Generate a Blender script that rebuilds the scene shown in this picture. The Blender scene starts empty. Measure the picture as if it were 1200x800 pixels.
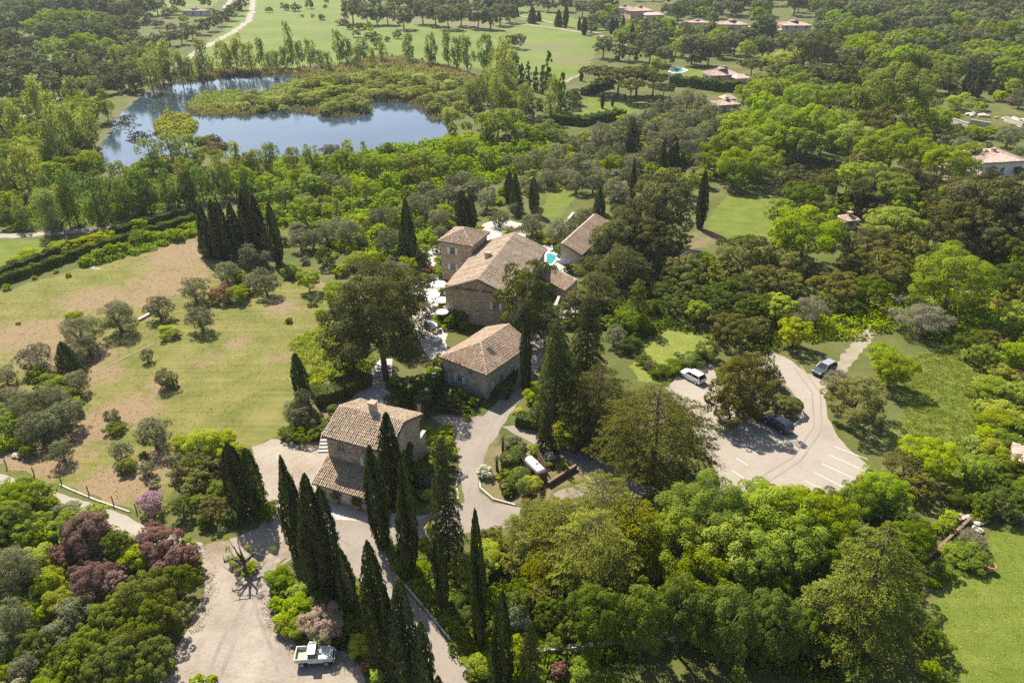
import bpy, bmesh, math, random
import numpy as np
from mathutils import Vector, Matrix

sc = bpy.context.scene
C = sc.collection
R = math.radians
# ------------------------------------------------------------------ camera
FPX, PITCH, CAMH = 900.0, R(29.0), 60.0
cam_d = bpy.data.cameras.new('camera')
cam = bpy.data.objects.new('camera', cam_d); C.objects.link(cam)
cam.location = (0, 0, CAMH); cam.rotation_euler = (R(90) - PITCH, 0, 0)
cam_d.sensor_width = 36; cam_d.lens = FPX / 1200 * 36
cam_d.clip_start = 1; cam_d.clip_end = 20000
sc.camera = cam
# ------------------------------------------------------------------ sky and sun
SUN_ELEV, SUN_AZ = R(48), R(-30)       # azimuth from +Y (view direction), negative = left
SUN_DIR = Vector((math.sin(SUN_AZ) * math.cos(SUN_ELEV), math.cos(SUN_AZ) * math.cos(SUN_ELEV), math.sin(SUN_ELEV)))
w = bpy.data.worlds.new('World'); sc.world = w; w.use_nodes = True
wn = w.node_tree; wn.nodes.clear()
sky = wn.nodes.new('ShaderNodeTexSky'); sky.sky_type = 'NISHITA'; sky.sun_disc = False
sky.sun_elevation = SUN_ELEV; sky.sun_rotation = SUN_AZ
sky.altitude = 100; sky.air_density = 1.0; sky.dust_density = 1.2; sky.ozone_density = 1.2
bg = wn.nodes.new('ShaderNodeBackground'); bg.inputs['Strength'].default_value = 0.08
wo = wn.nodes.new('ShaderNodeOutputWorld')
wn.links.new(sky.outputs[0], bg.inputs[0]); wn.links.new(bg.outputs[0], wo.inputs[0])
sun_d = bpy.data.lights.new('sun', 'SUN'); sun_d.energy = 5.0; sun_d.angle = R(0.53); sun_d.color = (1.0, 0.945, 0.85)
sun = bpy.data.objects.new('sun', sun_d); C.objects.link(sun)
sun.rotation_euler = (-SUN_DIR).to_track_quat('-Z', 'Y').to_euler()
sun.location = SUN_DIR * 300
sc.view_settings.view_transform = 'Standard'; sc.view_settings.look = 'None'
sc.view_settings.gamma = 1.0; sc.view_settings.exposure = 1.32
sc.render.engine = 'CYCLES'
cy = sc.cycles
cy.max_bounces = 6; cy.diffuse_bounces = 3; cy.glossy_bounces = 2; cy.transmission_bounces = 3
cy.volume_bounces = 0; cy.transparent_max_bounces = 4; cy.use_denoising = False; cy.use_adaptive_sampling = False
cy.caustics_reflective = False; cy.caustics_refractive = False

# ------------------------------------------------------------------ photo <-> ground
ST, CT = math.sin(PITCH), math.cos(PITCH)
def ray(px, py):
    x = (px - 600) / FPX; y = -(py - 400) / FPX
    return Vector((x, CT + y * ST, -ST + y * CT))
def pt(px, py, z=0.0):
    d = ray(px, py); t = (z - CAMH) / d.z
    return Vector((d.x * t, d.y * t, z))
def proj(P):
    dy, dz = P[1], P[2] - CAMH
    dep = dy * CT - dz * ST
    return 600 + FPX * P[0] / dep, 400 - FPX * (dy * ST + dz * CT) / dep, dep
def ppm(P): return FPX / proj(P)[2]

# ------------------------------------------------------------------ object helpers
def tag(o, label=None, cat=None, group=None, kind=None):
    if label: o['label'] = label
    if cat: o['category'] = cat
    if group: o['group'] = group
    if kind: o['kind'] = kind
    return o
def empty(name, loc=(0, 0, 0), rz=0.0):
    o = bpy.data.objects.new(name, None); C.objects.link(o)
    o.empty_display_size = 0.5; o.location = loc; o.rotation_euler = (0, 0, rz)
    return o
def thing(name, label, cat, loc=(0, 0, 0), rz=0.0, group=None):
    return tag(empty(name, loc, rz), label, cat, group)
def link(name, me, parent=None, loc=None):
    o = bpy.data.objects.new(name, me); C.objects.link(o)
    if parent: o.parent = parent
    if loc is not None: o.location = loc
    return o
def copy_tree(o, parent=None):
    c = o.copy(); C.objects.link(c)
    if parent: c.parent = parent
    for ch in o.children: copy_tree(ch, c)
    return c

class MB:
    """collects plain shapes, then builds ONE mesh object"""
    def __init__(s): s.v, s.f, s.m, s.t = [], [], [], []
    def add(s, vs, fs, m=0, t=0.5):
        b = len(s.v); s.v += [tuple(p) for p in vs]
        for f in fs: s.f.append([b + i for i in f]); s.m.append(m)
        s.t += [t] * len(vs); return s
    def box(s, c, size, M=None, m=0, t=0.5):
        x, y, z = [k / 2 for k in size]; c = Vector(c)
        vs = [c + Vector((sx * x, sy * y, sz * z)) for sz in (-1, 1) for sy in (-1, 1) for sx in (-1, 1)]
        if M is not None: vs = [M @ p for p in vs]
        return s.add(vs, [(0, 2, 3, 1), (4, 5, 7, 6), (0, 1, 5, 4), (2, 6, 7, 3), (0, 4, 6, 2), (1, 3, 7, 5)], m, t)
    def tube(s, pts, rad, n=7, m=0, t=0.5, cap=True):
        pts = [Vector(p) for p in pts]; vs, fs = [], []
        up = Vector((0.31, 0.17, 0.93))
        for i, p in enumerate(pts):
            d = (pts[min(i + 1, len(pts) - 1)] - pts[max(i - 1, 0)]).normalized()
            a = d.cross(up)
            if a.length < 1e-3: a = d.cross(Vector((1, 0, 0)))
            a.normalize(); b = d.cross(a)
            r = rad[i] if hasattr(rad, '__len__') else rad
            vs += [p + (a * math.cos(2 * math.pi * k / n) + b * math.sin(2 * math.pi * k / n)) * r for k in range(n)]
        for i in range(len(pts) - 1):
            for k in range(n):
                k2 = (k + 1) % n
                fs.append((i * n + k, i * n + k2, (i + 1) * n + k2, (i + 1) * n + k))
        if cap: fs += [tuple(range(n - 1, -1, -1)), tuple((len(pts) - 1) * n + k for k in range(n))]
        return s.add(vs, fs, m, t)
    def lathe(s, prof, c=(0, 0, 0), n=14, m=0, t=0.5, axis=None):
        """prof: (radius, z)"""
        c = Vector(c); vs = []; fs = []
        for r, z in prof: vs += [(r * math.cos(2 * math.pi * k / n), r * math.sin(2 * math.pi * k / n), z) for k in range(n)]
        for i in range(len(prof) - 1):
            for k in range(n):
                k2 = (k + 1) % n; fs.append((i * n + k, i * n + k2, (i + 1) * n + k2, (i + 1) * n + k))
        fs += [tuple(range(n - 1, -1, -1)), tuple((len(prof) - 1) * n + k for k in range(n))]
        vs = [Vector(p) for p in vs]
        if axis == 'x': vs = [Vector((p.z, p.y, p.x)) for p in vs]
        if axis == 'y': vs = [Vector((p.x, p.z, p.y)) for p in vs]
        return s.add([p + c for p in vs], fs, m, t)
    def poly(s, pts, z0, z1, m=0, t=0.5):
        n = len(pts)
        vs = [(p[0], p[1], z0) for p in pts] + [(p[0], p[1], z1) for p in pts]
        return s.add(vs, [tuple(range(n - 1, -1, -1)), tuple(range(n, 2 * n))] + [(i, (i + 1) % n, n + (i + 1) % n, n + i) for i in range(n)], m, t)
    def build(s, name, mats, parent=None, smooth=False, loc=None, fixn=True):
        me = bpy.data.meshes.new(name); me.from_pydata(s.v, [], s.f)
        mats = mats if isinstance(mats, (list, tuple)) else [mats]
        for m in mats: me.materials.append(m)
        me.polygons.foreach_set('material_index', s.m)
        a = me.attributes.new('tint', 'FLOAT', 'POINT'); a.data.foreach_set('value', np.array(s.t, dtype=np.float32))
        if smooth: me.polygons.foreach_set('use_smooth', [True] * len(s.f))
        if fixn:
            bm = bmesh.new(); bm.from_mesh(me); bmesh.ops.recalc_face_normals(bm, faces=bm.faces); bm.to_mesh(me); bm.free()
        me.update()
        return link(name, me, parent, loc)

# ------------------------------------------------------------------ materials
def nodes(name):
    m = bpy.data.materials.new(name); m.use_nodes = True
    nt = m.node_tree; nt.nodes.clear(); return m, nt
class NB:
    def __init__(s, nt): s.nt = nt
    def n(s, t, **kw):
        nd = s.nt.nodes.new(t)
        for k, v in kw.items():
            if k.startswith('i_'):
                key = k[2:]
                nd.inputs[int(key) if key.isdigit() else key.replace('_', ' ')].default_value = v
            else: setattr(nd, k, v)
        return nd
    def l(s, a, b): s.nt.links.new(a, b)
    def noise(s, vec, scale, detail=4, rough=0.55):
        t = s.n('ShaderNodeTexNoise'); t.inputs['Scale'].default_value = scale
        t.inputs['Detail'].default_value = detail; t.inputs['Roughness'].default_value = rough
        if vec is not None: s.l(vec, t.inputs['Vector'])
        return t.outputs['Fac']
    def ramp(s, fac, stops, interp='LINEAR'):
        r = s.n('ShaderNodeValToRGB'); r.color_ramp.interpolation = interp
        e = r.color_ramp.elements
        while len(e) < len(stops): e.new(0.5)
        for k, (p, c) in enumerate(stops): e[k].position = p; e[k].color = (*c, 1)
        s.l(fac, r.inputs[0]); return r.outputs[0]
    def mix(s, f, a, b, mode='MIX'):
        m = s.n('ShaderNodeMix', data_type='RGBA', blend_type=mode)
        for sock, v in ((m.inputs[0], f), (m.inputs[6], a), (m.inputs[7], b)):
            if hasattr(v, 'is_linked'): s.l(v, sock)
            elif isinstance(v, (int, float)): sock.default_value = v
            else: sock.default_value = (*v, 1)
        return m.outputs[2]
    def math(s, op, a, b=0.0, c=0.0, clamp=False):
        m = s.n('ShaderNodeMath', operation=op, use_clamp=clamp)
        for k, v in enumerate((a, b, c)):
            if hasattr(v, 'is_linked'): s.l(v, m.inputs[k])
            else: m.inputs[k].default_value = v
        return m.outputs[0]
    def maprange(s, v, a, b, c=0.0, d=1.0):
        m = s.n('ShaderNodeMapRange', interpolation_type='SMOOTHSTEP')
        s.l(v, m.inputs[0])
        for k, x in enumerate((a, b, c, d)): m.inputs[k + 1].default_value = x
        return m.outputs[0]
    def pos(s): return s.n('ShaderNodeNewGeometry').outputs['Position']
    def objco(s): return s.n('ShaderNodeTexCoord').outputs['Object']
    def attr(s, name): return s.n('ShaderNodeAttribute', attribute_name=name).outputs['Fac']
    def rnd(s): return s.n('ShaderNodeObjectInfo').outputs['Random']
    def bump(s, h, strength=0.3, dist=0.05):
        b = s.n('ShaderNodeBump'); b.inputs['Strength'].default_value = strength; b.inputs['Distance'].default_value = dist
        s.l(h, b.inputs['Height']); return b.outputs[0]
    def out(s, col, rough=0.8, normal=None, spec=0.3, metal=0.0, coat=0.0):
        p = s.n('ShaderNodeBsdfPrincipled')
        if hasattr(col, 'is_linked'): s.l(col, p.inputs['Base Color'])
        else: p.inputs['Base Color'].default_value = (*col, 1)
        if hasattr(rough, 'is_linked'): s.l(rough, p.inputs['Roughness'])
        else: p.inputs['Roughness'].default_value = rough
        p.inputs['Specular IOR Level'].default_value = spec; p.inputs['Metallic'].default_value = metal
        p.inputs['Coat Weight'].default_value = coat
        if normal is not None: s.l(normal, p.inputs['Normal'])
        o = s.n('ShaderNodeOutputMaterial'); s.l(p.outputs[0], o.inputs[0]); return p

def mat_flat(name, col, rough=0.6, spec=0.4, metal=0.0, coat=0.0, var=0.12, scale=3.0):
    m, nt = nodes(name); b = NB(nt)
    f = b.noise(b.objco(), scale, 5)
    lo = tuple(c * (1 - var) for c in col); hi = tuple(min(1, c * (1 + var)) for c in col)
    b.out(b.ramp(f, [(0.3, lo), (0.7, hi)]), rough, None, spec, metal, coat); return m

LS = 1.3
def mat_leaf(name, lo, hi, trans=0.25, hue=0.02, rough=0.6):
    """foliage: colour differs from tree to tree and from spray to spray"""
    lo = tuple(c * LS for c in lo); hi = tuple(c * LS for c in hi)
    m, nt = nodes(name); b = NB(nt)
    t = b.attr('tint')
    col = b.mix(t, lo, hi)
    h = b.n('ShaderNodeHueSaturation')
    r = b.rnd()
    b.l(b.maprange(r, 0, 1, 0.5 - hue, 0.5 + hue), h.inputs['Hue'])
    b.l(b.maprange(b.math('FRACT', b.math('MULTIPLY', r, 7.31)), 0, 1, 0.86, 1.3), h.inputs['Value'])
    b.l(b.maprange(b.math('FRACT', b.math('MULTIPLY', r, 13.7)), 0, 1, 0.95, 1.12), h.inputs['Saturation'])
    b.l(col, h.inputs['Color'])
    p = b.n('ShaderNodeBsdfPrincipled'); p.inputs['Roughness'].default_value = 0.85; p.inputs['Specular IOR Level'].default_value = 0.04
    b.l(h.outputs[0], p.inputs['Base Color'])
    tr = b.n('ShaderNodeBsdfTranslucent')
    b.l(b.mix(1.0, h.outputs[0], (1.15, 1.25, 0.6), 'MULTIPLY'), tr.inputs[0])
    mx = b.n('ShaderNodeMixShader'); mx.inputs[0].default_value = trans
    b.l(p.outputs[0], mx.inputs[1]); b.l(tr.outputs[0], mx.inputs[2])
    o = b.n('ShaderNodeOutputMaterial'); b.l(mx.outputs[0], o.inputs[0]); return m

def mat_ground(name, stops, scale=0.35, fine=2.2, dry=None, drycol=(0.3, 0.22, 0.12), bump=0.5, spots=None, spotcol=None, speck=None, streak=None):
    """soil, grass, gravel: broad patches x fine grain, with optional worn areas round given places"""
    GS = 0.54; stops = [(p, tuple(c * GS for c in col)) for p, col in stops]; drycol = tuple(c * GS for c in drycol)
    m, nt = nodes(name); b = NB(nt); P = b.pos()
    f1 = b.noise(P, scale, 6, 0.6); f2 = b.noise(P, fine, 5, 0.7); f3 = b.noise(P, fine * 6, 3, 0.7)
    f = b.math('ADD', b.math('MULTIPLY', f1, 0.55), b.math('ADD', b.math('MULTIPLY', f2, 0.3), b.math('MULTIPLY', f3, 0.15)))
    if streak:
        mp = b.n('ShaderNodeMapping'); b.l(P, mp.inputs[0]); mp.inputs['Rotation'].default_value = (0, 0, streak[0]); mp.inputs['Scale'].default_value = (.05, 1.1, 1)
        f = b.math('ADD', f, b.math('MULTIPLY', b.math('SUBTRACT', b.noise(mp.outputs[0], 1.0, 5, .7), .5), streak[1]))
    col = b.ramp(f, stops)
    if dry:
        tot = None
        for (c, rad, amt) in dry:
            d = b.n('ShaderNodeVectorMath', operation='DISTANCE'); b.l(P, d.inputs[0]); d.inputs[1].default_value = c
            v = b.maprange(d.outputs['Value'], rad, 0.0, 0.0, amt)
            tot = v if tot is None else b.math('MAXIMUM', tot, v)
        nz = b.noise(P, 0.5, 6, 0.7)
        k = b.maprange(b.math('ADD', tot, b.math('MULTIPLY', b.math('SUBTRACT', nz, 0.5), 1.6)), 0.25, 0.75)
        dc = b.ramp(b.noise(P, 3.0, 5, 0.7), [(0.3, tuple(c * 0.75 for c in drycol)), (0.7, tuple(c * 1.2 for c in drycol))])
        col = b.mix(k, col, dc)
    if speck:
        s = b.maprange(b.noise(P, speck[0], 2, 0.5), speck[1], speck[1] + 0.05)
        col = b.mix(b.math('MULTIPLY', s, speck[3]), col, speck[2])
    nrm = b.bump(b.math('ADD', b.math('MULTIPLY', f2, 0.7), b.math('MULTIPLY', f3, 0.3)), bump, 0.25)
    b.out(col, 0.95, nrm, 0.1); return m

M = {}
M['bark'] = mat_flat('bark', (0.10, 0.075, 0.055), 0.95, 0.1, var=0.4, scale=14)
M['bark_grey'] = mat_flat('bark_grey', (0.2, 0.17, 0.14), 0.95, 0.1, var=0.3, scale=14)
M['oak'] = mat_leaf('leaf_oak', (0.085, 0.118, 0.010), (0.205, 0.24, 0.022), 0.44, 0.01)
M['yoak'] = mat_leaf('leaf_yellow_green', (0.12, 0.145, 0.010), (0.26, 0.272, 0.022), 0.4, 0.01)
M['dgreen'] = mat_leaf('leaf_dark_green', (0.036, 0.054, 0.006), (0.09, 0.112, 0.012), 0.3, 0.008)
M['plum'] = mat_leaf('leaf_purple', (0.062, 0.036, 0.028), (0.16, 0.088, 0.07), 0.2, 0.008)
M['judas'] = mat_leaf('leaf_judas', (0.10, 0.13, 0.02), (0.30, 0.16, 0.18), 0.3, 0.01)
M['pink'] = mat_leaf('leaf_pink', (0.2, 0.12, 0.15), (0.35, 0.2, 0.29), 0.2, 0.01)
M['holm'] = mat_leaf('leaf_holm', (0.05, 0.052, 0.010), (0.14, 0.128, 0.028), 0.25, 0.008)
M['olive'] = mat_leaf('leaf_olive', (0.07, 0.072, 0.036), (0.165, 0.16, 0.085), 0.25, 0.01)
M['pine'] = mat_leaf('leaf_pine', (0.034, 0.038, 0.009), (0.105, 0.1, 0.024), 0.15, 0.008)
M['fpine'] = mat_leaf('leaf_far_pine', (0.055, 0.066, 0.026), (0.145, 0.152, 0.06), 0.28, 0.01)  # paler and bluer than the near pine: distance haze put into the leaf colour
M['willow'] = mat_leaf('leaf_willow', (0.105, 0.118, 0.024), (0.225, 0.23, 0.055), 0.4, 0.01)
M['poplar'] = mat_leaf('leaf_poplar', (0.07, 0.1, 0.018), (0.14, 0.175, 0.035), 0.35, 0.01)
M['cypress'] = mat_leaf('leaf_cypress', (0.018, 0.025, 0.008), (0.085, 0.095, 0.028), 0.15, 0.008)
M['fir'] = mat_leaf('leaf_fir', (0.022, 0.03, 0.009), (0.075, 0.082, 0.022), 0.18, 0.008)
M['cedar'] = mat_leaf('leaf_cedar', (0.02, 0.026, 0.005), (0.08, 0.078, 0.014), 0.12, 0.008)
M['gcedar'] = mat_leaf('leaf_golden_cedar', (0.055, 0.072, 0.008), (0.19, 0.178, 0.016), 0.28, 0.006)
M['lcedar'] = mat_leaf('leaf_light_cedar', (0.026, 0.04, 0.005), (0.145, 0.165, 0.02), 0.2, 0.006)
M['bush'] = mat_leaf('leaf_bush', (0.08, 0.11, 0.008), (0.20, 0.235, 0.02), 0.4, 0.012)
M['hedge'] = mat_leaf('leaf_hedge', (0.04, 0.058, 0.010), (0.11, 0.135, 0.024), 0.25, 0.01)
M['flower'] = mat_leaf('leaf_white_flower', (0.13, 0.17, 0.06), (0.52, 0.5, 0.4), 0.2, 0.01)
M['ybush'] = mat_leaf('leaf_yellow_flower', (0.11, 0.13, 0.014), (0.34, 0.28, 0.025), 0.2, 0.01)
M['red'] = mat_leaf('leaf_reddish', (0.09, 0.05, 0.025), (0.2, 0.10, 0.06), 0.2, 0.015)
M['twig'] = mat_leaf('leaf_grey_twig', (0.07, 0.065, 0.038), (0.15, 0.135, 0.085), 0.2, 0.01)
M['reed'] = mat_leaf('leaf_reed', (0.12, 0.095, 0.05), (0.24, 0.19, 0.10), 0.3, 0.01)
M['sedge'] = mat_leaf('leaf_sedge', (0.13, 0.145, 0.03), (0.27, 0.27, 0.07), 0.4, 0.015)
M['weed'] = mat_leaf('leaf_weed', (0.1, 0.14, 0.014), (0.21, 0.24, 0.03), 0.35, 0.015)
M['lily'] = mat_leaf('leaf_lily', (0.06, 0.075, 0.03), (0.14, 0.13, 0.07), 0.1, 0.02)
M['palm'] = mat_leaf('leaf_palm', (0.04, 0.055, 0.02), (0.09, 0.11, 0.04), 0.2, 0.01)
M['rgreen'] = mat_leaf('leaf_rounded_green', (0.055, 0.07, 0.009), (0.14, 0.155, 0.018), 0.3, 0.01)
# ================================================================== GROUND
rng0 = random.Random(5)
def wpoly(px, jit=0.3, step=0.9, seed=1, closed=True, z=0.0):
    """photo outline -> ground outline with an irregular natural edge"""
    r = random.Random(seed); out = []
    W = [pt(*p) for p in px]; n = len(W)
    for i in range(n if closed else n - 1):
        a, b = W[i], W[(i + 1) % n]; L = (b - a).length
        st = max(step, a.length / 130); k = max(1, int(L / st))
        for j in range(k):
            p = a.lerp(b, j / k)
            s = jit * max(1, a.length / 130)
            out.append(Vector((p.x + r.uniform(-s, s), p.y + r.uniform(-s, s), z)))
    if not closed: out.append(W[-1])
    return out
def sheet(name, px, mat, z, jit=0.3, step=0.9, seed=1, parent=None, kind='structure'):
    pts = wpoly(px, jit, step, seed)
    me = bpy.data.meshes.new(name); me.from_pydata([(p.x, p.y, z) for p in pts], [], [list(range(len(pts)))])
    me.materials.append(mat)
    bm = bmesh.new(); bm.from_mesh(me)
    for f in bm.faces:
        if f.normal.z < 0: f.normal_flip()
    bmesh.ops.triangulate(bm, faces=bm.faces); bm.to_mesh(me); bm.free()
    o = link(name, me, parent)
    if kind and not parent: o['kind'] = kind
    return o
def ribbon(name, px, wid, mat, z, jit=0.1, seed=1, parent=None, z1=None, kind='structure'):
    """a strip of constant real width along a photo polyline; z1 gives it height (a kerb or low wall)"""
    W = wpoly(px, jit, 1.5, seed, closed=False)
    L, Rr = [], []
    for i, p in enumerate(W):
        d = (W[min(i + 1, len(W) - 1)] - W[max(i - 1, 0)]); d.z = 0; d.normalize(); nrm = Vector((-d.y, d.x, 0))
        L.append(p + nrm * wid / 2); Rr.append(p - nrm * wid / 2)
    mb = MB(); n = len(W)
    if z1 is None:
        mb.add([(p.x, p.y, z) for p in L] + [(p.x, p.y, z) for p in Rr], [(n + i, n + i + 1, i + 1, i) for i in range(n - 1)])
    else:
        vs = [(p.x, p.y, z) for p in L] + [(p.x, p.y, z) for p in Rr] + [(p.x, p.y, z1) for p in L] + [(p.x, p.y, z1) for p in Rr]
        fs = []
        for i in range(n - 1):
            fs += [(3 * n + i, 3 * n + i + 1, 2 * n + i + 1, 2 * n + i), (i, i + 1, 2 * n + i + 1, 2 * n + i), (n + i, n + i + 1, 3 * n + i + 1, 3 * n + i)]
        fs += [(0, n, 3 * n, 2 * n), (n - 1, 2 * n - 1, 4 * n - 1, 3 * n - 1)]
        mb.add(vs, fs)
    o = mb.build(name, mat, parent, fixn=(z1 is not None))
    if kind and not parent: o['kind'] = kind
    return o
def spots(*a): return [(tuple(pt(x, y)), r, k) for x, y, r, k in a]

M['ground'] = mat_ground('undergrowth_ground', [(0.3, (0.07, 0.095, 0.018)), (0.45, (0.125, 0.145, 0.03)), (0.58, (0.19, 0.185, 0.06)), (0.72, (0.26, 0.21, 0.11))], 0.1, 1.5)
M['meadow'] = mat_ground('meadow_grass', [(0.3, (0.11, 0.135, 0.025)), (0.43, (0.195, 0.2, 0.045)), (0.56, (0.275, 0.25, 0.072)), (0.72, (0.38, 0.31, 0.125))], 0.2, 1.9, streak=(-.55, .45),
    dry=spots((225, 298, 18, 1.0), (200, 330, 16, .85), (110, 352, 13, .82), (280, 400, 6, .62), (330, 420, 6, .55), (60, 385, 10, .8), (120, 440, 8, .7), (165, 350, 10, .8), (20, 395, 14, .78), (60, 410, 12, .9), (20, 545, 9, .9), (60, 540, 9, .85), (110, 500, 9, .95), (140, 565, 9, .95), (180, 545, 8, .8), (190, 450, 6, .8), (100, 420, 10, .85), (150, 480, 9, .9), (240, 420, 8, .5), (330, 360, 7, .8), (380, 330, 5, .9), (285, 330, 5, .7)),
    drycol=(0.36, 0.25, 0.14))
M['field'] = mat_ground('green_field', [(0.3, (0.13, 0.18, 0.03)), (0.5, (0.19, 0.245, 0.045)), (0.7, (0.27, 0.29, 0.08))], 0.035, 0.4,
    dry=spots((560, 27, 60, .75), (480, 22, 50, .8), (640, 55, 40, .6), (680, 70, 40, .6), (400, 40, 40, .45)), drycol=(0.24, 0.2, 0.11))
M['lawn'] = mat_ground('lawn_grass', [(0.3, (0.11, 0.155, 0.018)), (0.5, (0.18, 0.225, 0.032)), (0.7, (0.27, 0.28, 0.065))], 0.3, 2.0, streak=(.9, .3))
M['flowerlawn'] = mat_ground('flowering_grass', [(0.3, (0.17, 0.21, 0.03)), (0.5, (0.25, 0.28, 0.045)), (0.7, (0.36, 0.36, 0.1))], 0.35, 2.2, speck=(3.5, 0.66, (0.6, 0.58, 0.4), 0.6))
M['gravel'] = mat_ground('gravel', [(0.3, (0.279, 0.219, 0.159)), (0.45, (0.437, 0.359, 0.272)), (0.6, (0.542, 0.463, 0.365)), (0.72, (0.629, 0.559, 0.454))], 0.22, 2.6, bump=0.6,
    dry=spots((345, 650, 5, .7), (250, 640, 4, .7), (310, 660, 5, .6)), drycol=(0.33, 0.25, 0.16), speck=(0.9, 0.56, (0.2, 0.16, 0.12), 0.35))
M['drive'] = mat_ground('pale_tarmac', [(0.3, (0.288, 0.237, 0.186)), (0.5, (0.393, 0.332, 0.263)), (0.7, (0.480, 0.412, 0.332))], 0.25, 3.5, bump=0.3, speck=(0.5, 0.6, (0.13, 0.11, 0.095), 0.3))
M['parking'] = mat_ground('parking_tarmac', [(0.3, (0.350, 0.289, 0.223)), (0.45, (0.455, 0.384, 0.304)), (0.55, (0.498, 0.428, 0.341)), (0.7, (0.559, 0.481, 0.389))], 0.2, 3.0, bump=0.3, speck=(0.4, 0.6, (0.2, 0.165, 0.14), 0.3))
M['dirt'] = mat_ground('dirt_track', [(0.3, (0.3, 0.24, 0.16)), (0.5, (0.42, 0.35, 0.25)), (0.7, (0.52, 0.45, 0.34))], 0.4, 2.0)
M['lane'] = mat_ground('pale_lane', [(0.3, (0.38, 0.33, 0.265)), (0.5, (0.47, 0.41, 0.335)), (0.7, (0.56, 0.5, 0.42))], 0.3, 2.0, bump=0.2)
M['paving'] = mat_ground('stone_paving', [(0.3, (0.5, 0.44, 0.37)), (0.5, (0.62, 0.56, 0.49)), (0.7, (0.74, 0.69, 0.62))], 0.6, 2.4, bump=0.3)
M['bed'] = mat_ground('planting_soil', [(0.3, (0.14, 0.12, 0.05)), (0.5, (0.24, 0.2, 0.09)), (0.7, (0.34, 0.27, 0.15))], 0.4, 2.0)
M['white_paint'] = mat_flat('white_line_paint', (0.45, 0.42, 0.38), 0.8, 0.2, var=0.12, scale=1.5)
M['kerb'] = mat_flat('kerb_stone', (0.34, 0.3, 0.25), 0.85, 0.2, var=0.2, scale=2)

G = 6000.0
me = bpy.data.meshes.new('ground'); me.from_pydata([(-G, -G, 0), (G, -G, 0), (G, G, 0), (-G, G, 0)], [], [(0, 1, 2, 3)]); me.materials.append(M['ground'])
tag(link('ground', me), kind='structure')
sheet('field', [(225, 62), (262, 35), (285, 10), (298, -14), (420, -14), (412, 14), (500, 22), (590, 28), (640, 26), (704, 42), (694, 74), (664, 98), (610, 92), (560, 80), (480, 80), (400, 83), (330, 88), (280, 84), (235, 84)], M['field'], 0.05, 0.4, 3)
sheet('field', [(160, 25), (190, 16), (235, 18), (262, -2), (240, -8), (180, -4)], M['field'], 0.05, 0.4, 3)
sheet('field', [(590, 6), (640, 14), (690, 26), (720, 36), (700, 40), (640, 26), (596, 22)], M['field'], 0.06, 0.4, 3)
sheet('meadow', [(-40, 352), (60, 325), (140, 298), (228, 268), (240, 300), (285, 312), (330, 332), (372, 326), (400, 345), (400, 380), (392, 404), (374, 436), (356, 462), (338, 500), (300, 524), (262, 534), (215, 560), (186, 606), (150, 596), (70, 566), (0, 545), (-60, 530)], M['meadow'], 0.004, 0.5)
sheet('meadow', [(0, 282), (60, 280), (140, 266), (228, 248), (228, 256), (100, 290), (0, 324), (-40, 335), (-40, 284)], M['lawn'], 0.004, 0.3)
sheet('lawn', [(1086, 724), (1100, 690), (1132, 652), (1165, 622), (1205, 606), (1300, 600), (1340, 860), (1080, 860)], M['lawn'], 0.004, 0.3)
sheet('lawn', [(1010, 412), (1062, 418), (1100, 408), (1150, 396), (1172, 430), (1160, 480), (1140, 530), (1128, 575), (1090, 560), (1040, 520), (1060, 480)], M['lawn'], 0.004, 0.5)
sheet('lawn', [(738, 430), (756, 404), (778, 386), (812, 390), (838, 402), (832, 420), (806, 440), (772, 450), (748, 446)], M['flowerlawn'], 0.004, 0.3)
sheet('lawn', [(826, 262), (846, 236), (866, 220), (900, 226), (908, 262), (896, 280), (866, 282), (838, 278)], M['lawn'], 0.006, 0.3)
sheet('lawn', [(680, 120), (700, 110), (735, 110), (762, 124), (730, 137), (690, 138), (672, 132)], M['lawn'], 0.03, 0.3)
sheet('lawn', [(788, 90), (812, 78), (836, 80), (838, 96), (800, 99)], M['lawn'], 0.03, 0.3)
sheet('lawn', [(632, 250), (646, 222), (668, 218), (672, 232), (660, 250), (650, 256)], M['lawn'], 0.006, 0.3)
sheet('lawn', [(486, 278), (500, 262), (512, 252), (520, 262), (505, 282)], M['lawn'], 0.006, 0.3)
sheet('lawn', [(1136, 178), (1142, 166), (1156, 168), (1158, 190), (1140, 192)], M['lawn'], 0.01, 0.2)
sheet('lawn', [(20, 800), (40, 735), (60, 720), (75, 740), (62, 800)], M['lawn'], 0.004, 0.3)
sheet('lawn', [(436, 640), (470, 632), (520, 640), (546, 690), (556, 740), (566, 770), (540, 765), (500, 715), (470, 682)], M['lawn'], 0.003, 0.2)
sheet('lawn', [(355, 470), (372, 450), (400, 430), (432, 430), (430, 450), (400, 480), (382, 500), (360, 500)], M['bed'], 0.006, 0.2)
sheet('gravel_yard', [(296, 524), (318, 514), (355, 520), (388, 510), (392, 548), (384, 590), (392, 620), (372, 640), (345, 650), (322, 662), (314, 690), (322, 715), (336, 745), (350, 758), (405, 762), (430, 790), (430, 860), (150, 860), (186, 790), (200, 764), (222, 735), (240, 700), (240, 668), (232, 642), (264, 632), (302, 618), (318, 596), (300, 560)], M['gravel'], 0.006, 0.25)
sheet('lane', [(-30, 545), (0, 554), (70, 577), (140, 601), (176, 618), (236, 636), (240, 650), (200, 652), (150, 630), (110, 608), (60, 592), (-30, 566)], M['lane'], 0.010, 0.12)
ribbon('lane_kerb', [(70, 568), (100, 581), (130, 592), (152, 600)], 0.2, M['kerb'], 0.0, 0.04, z1=0.12)
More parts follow.
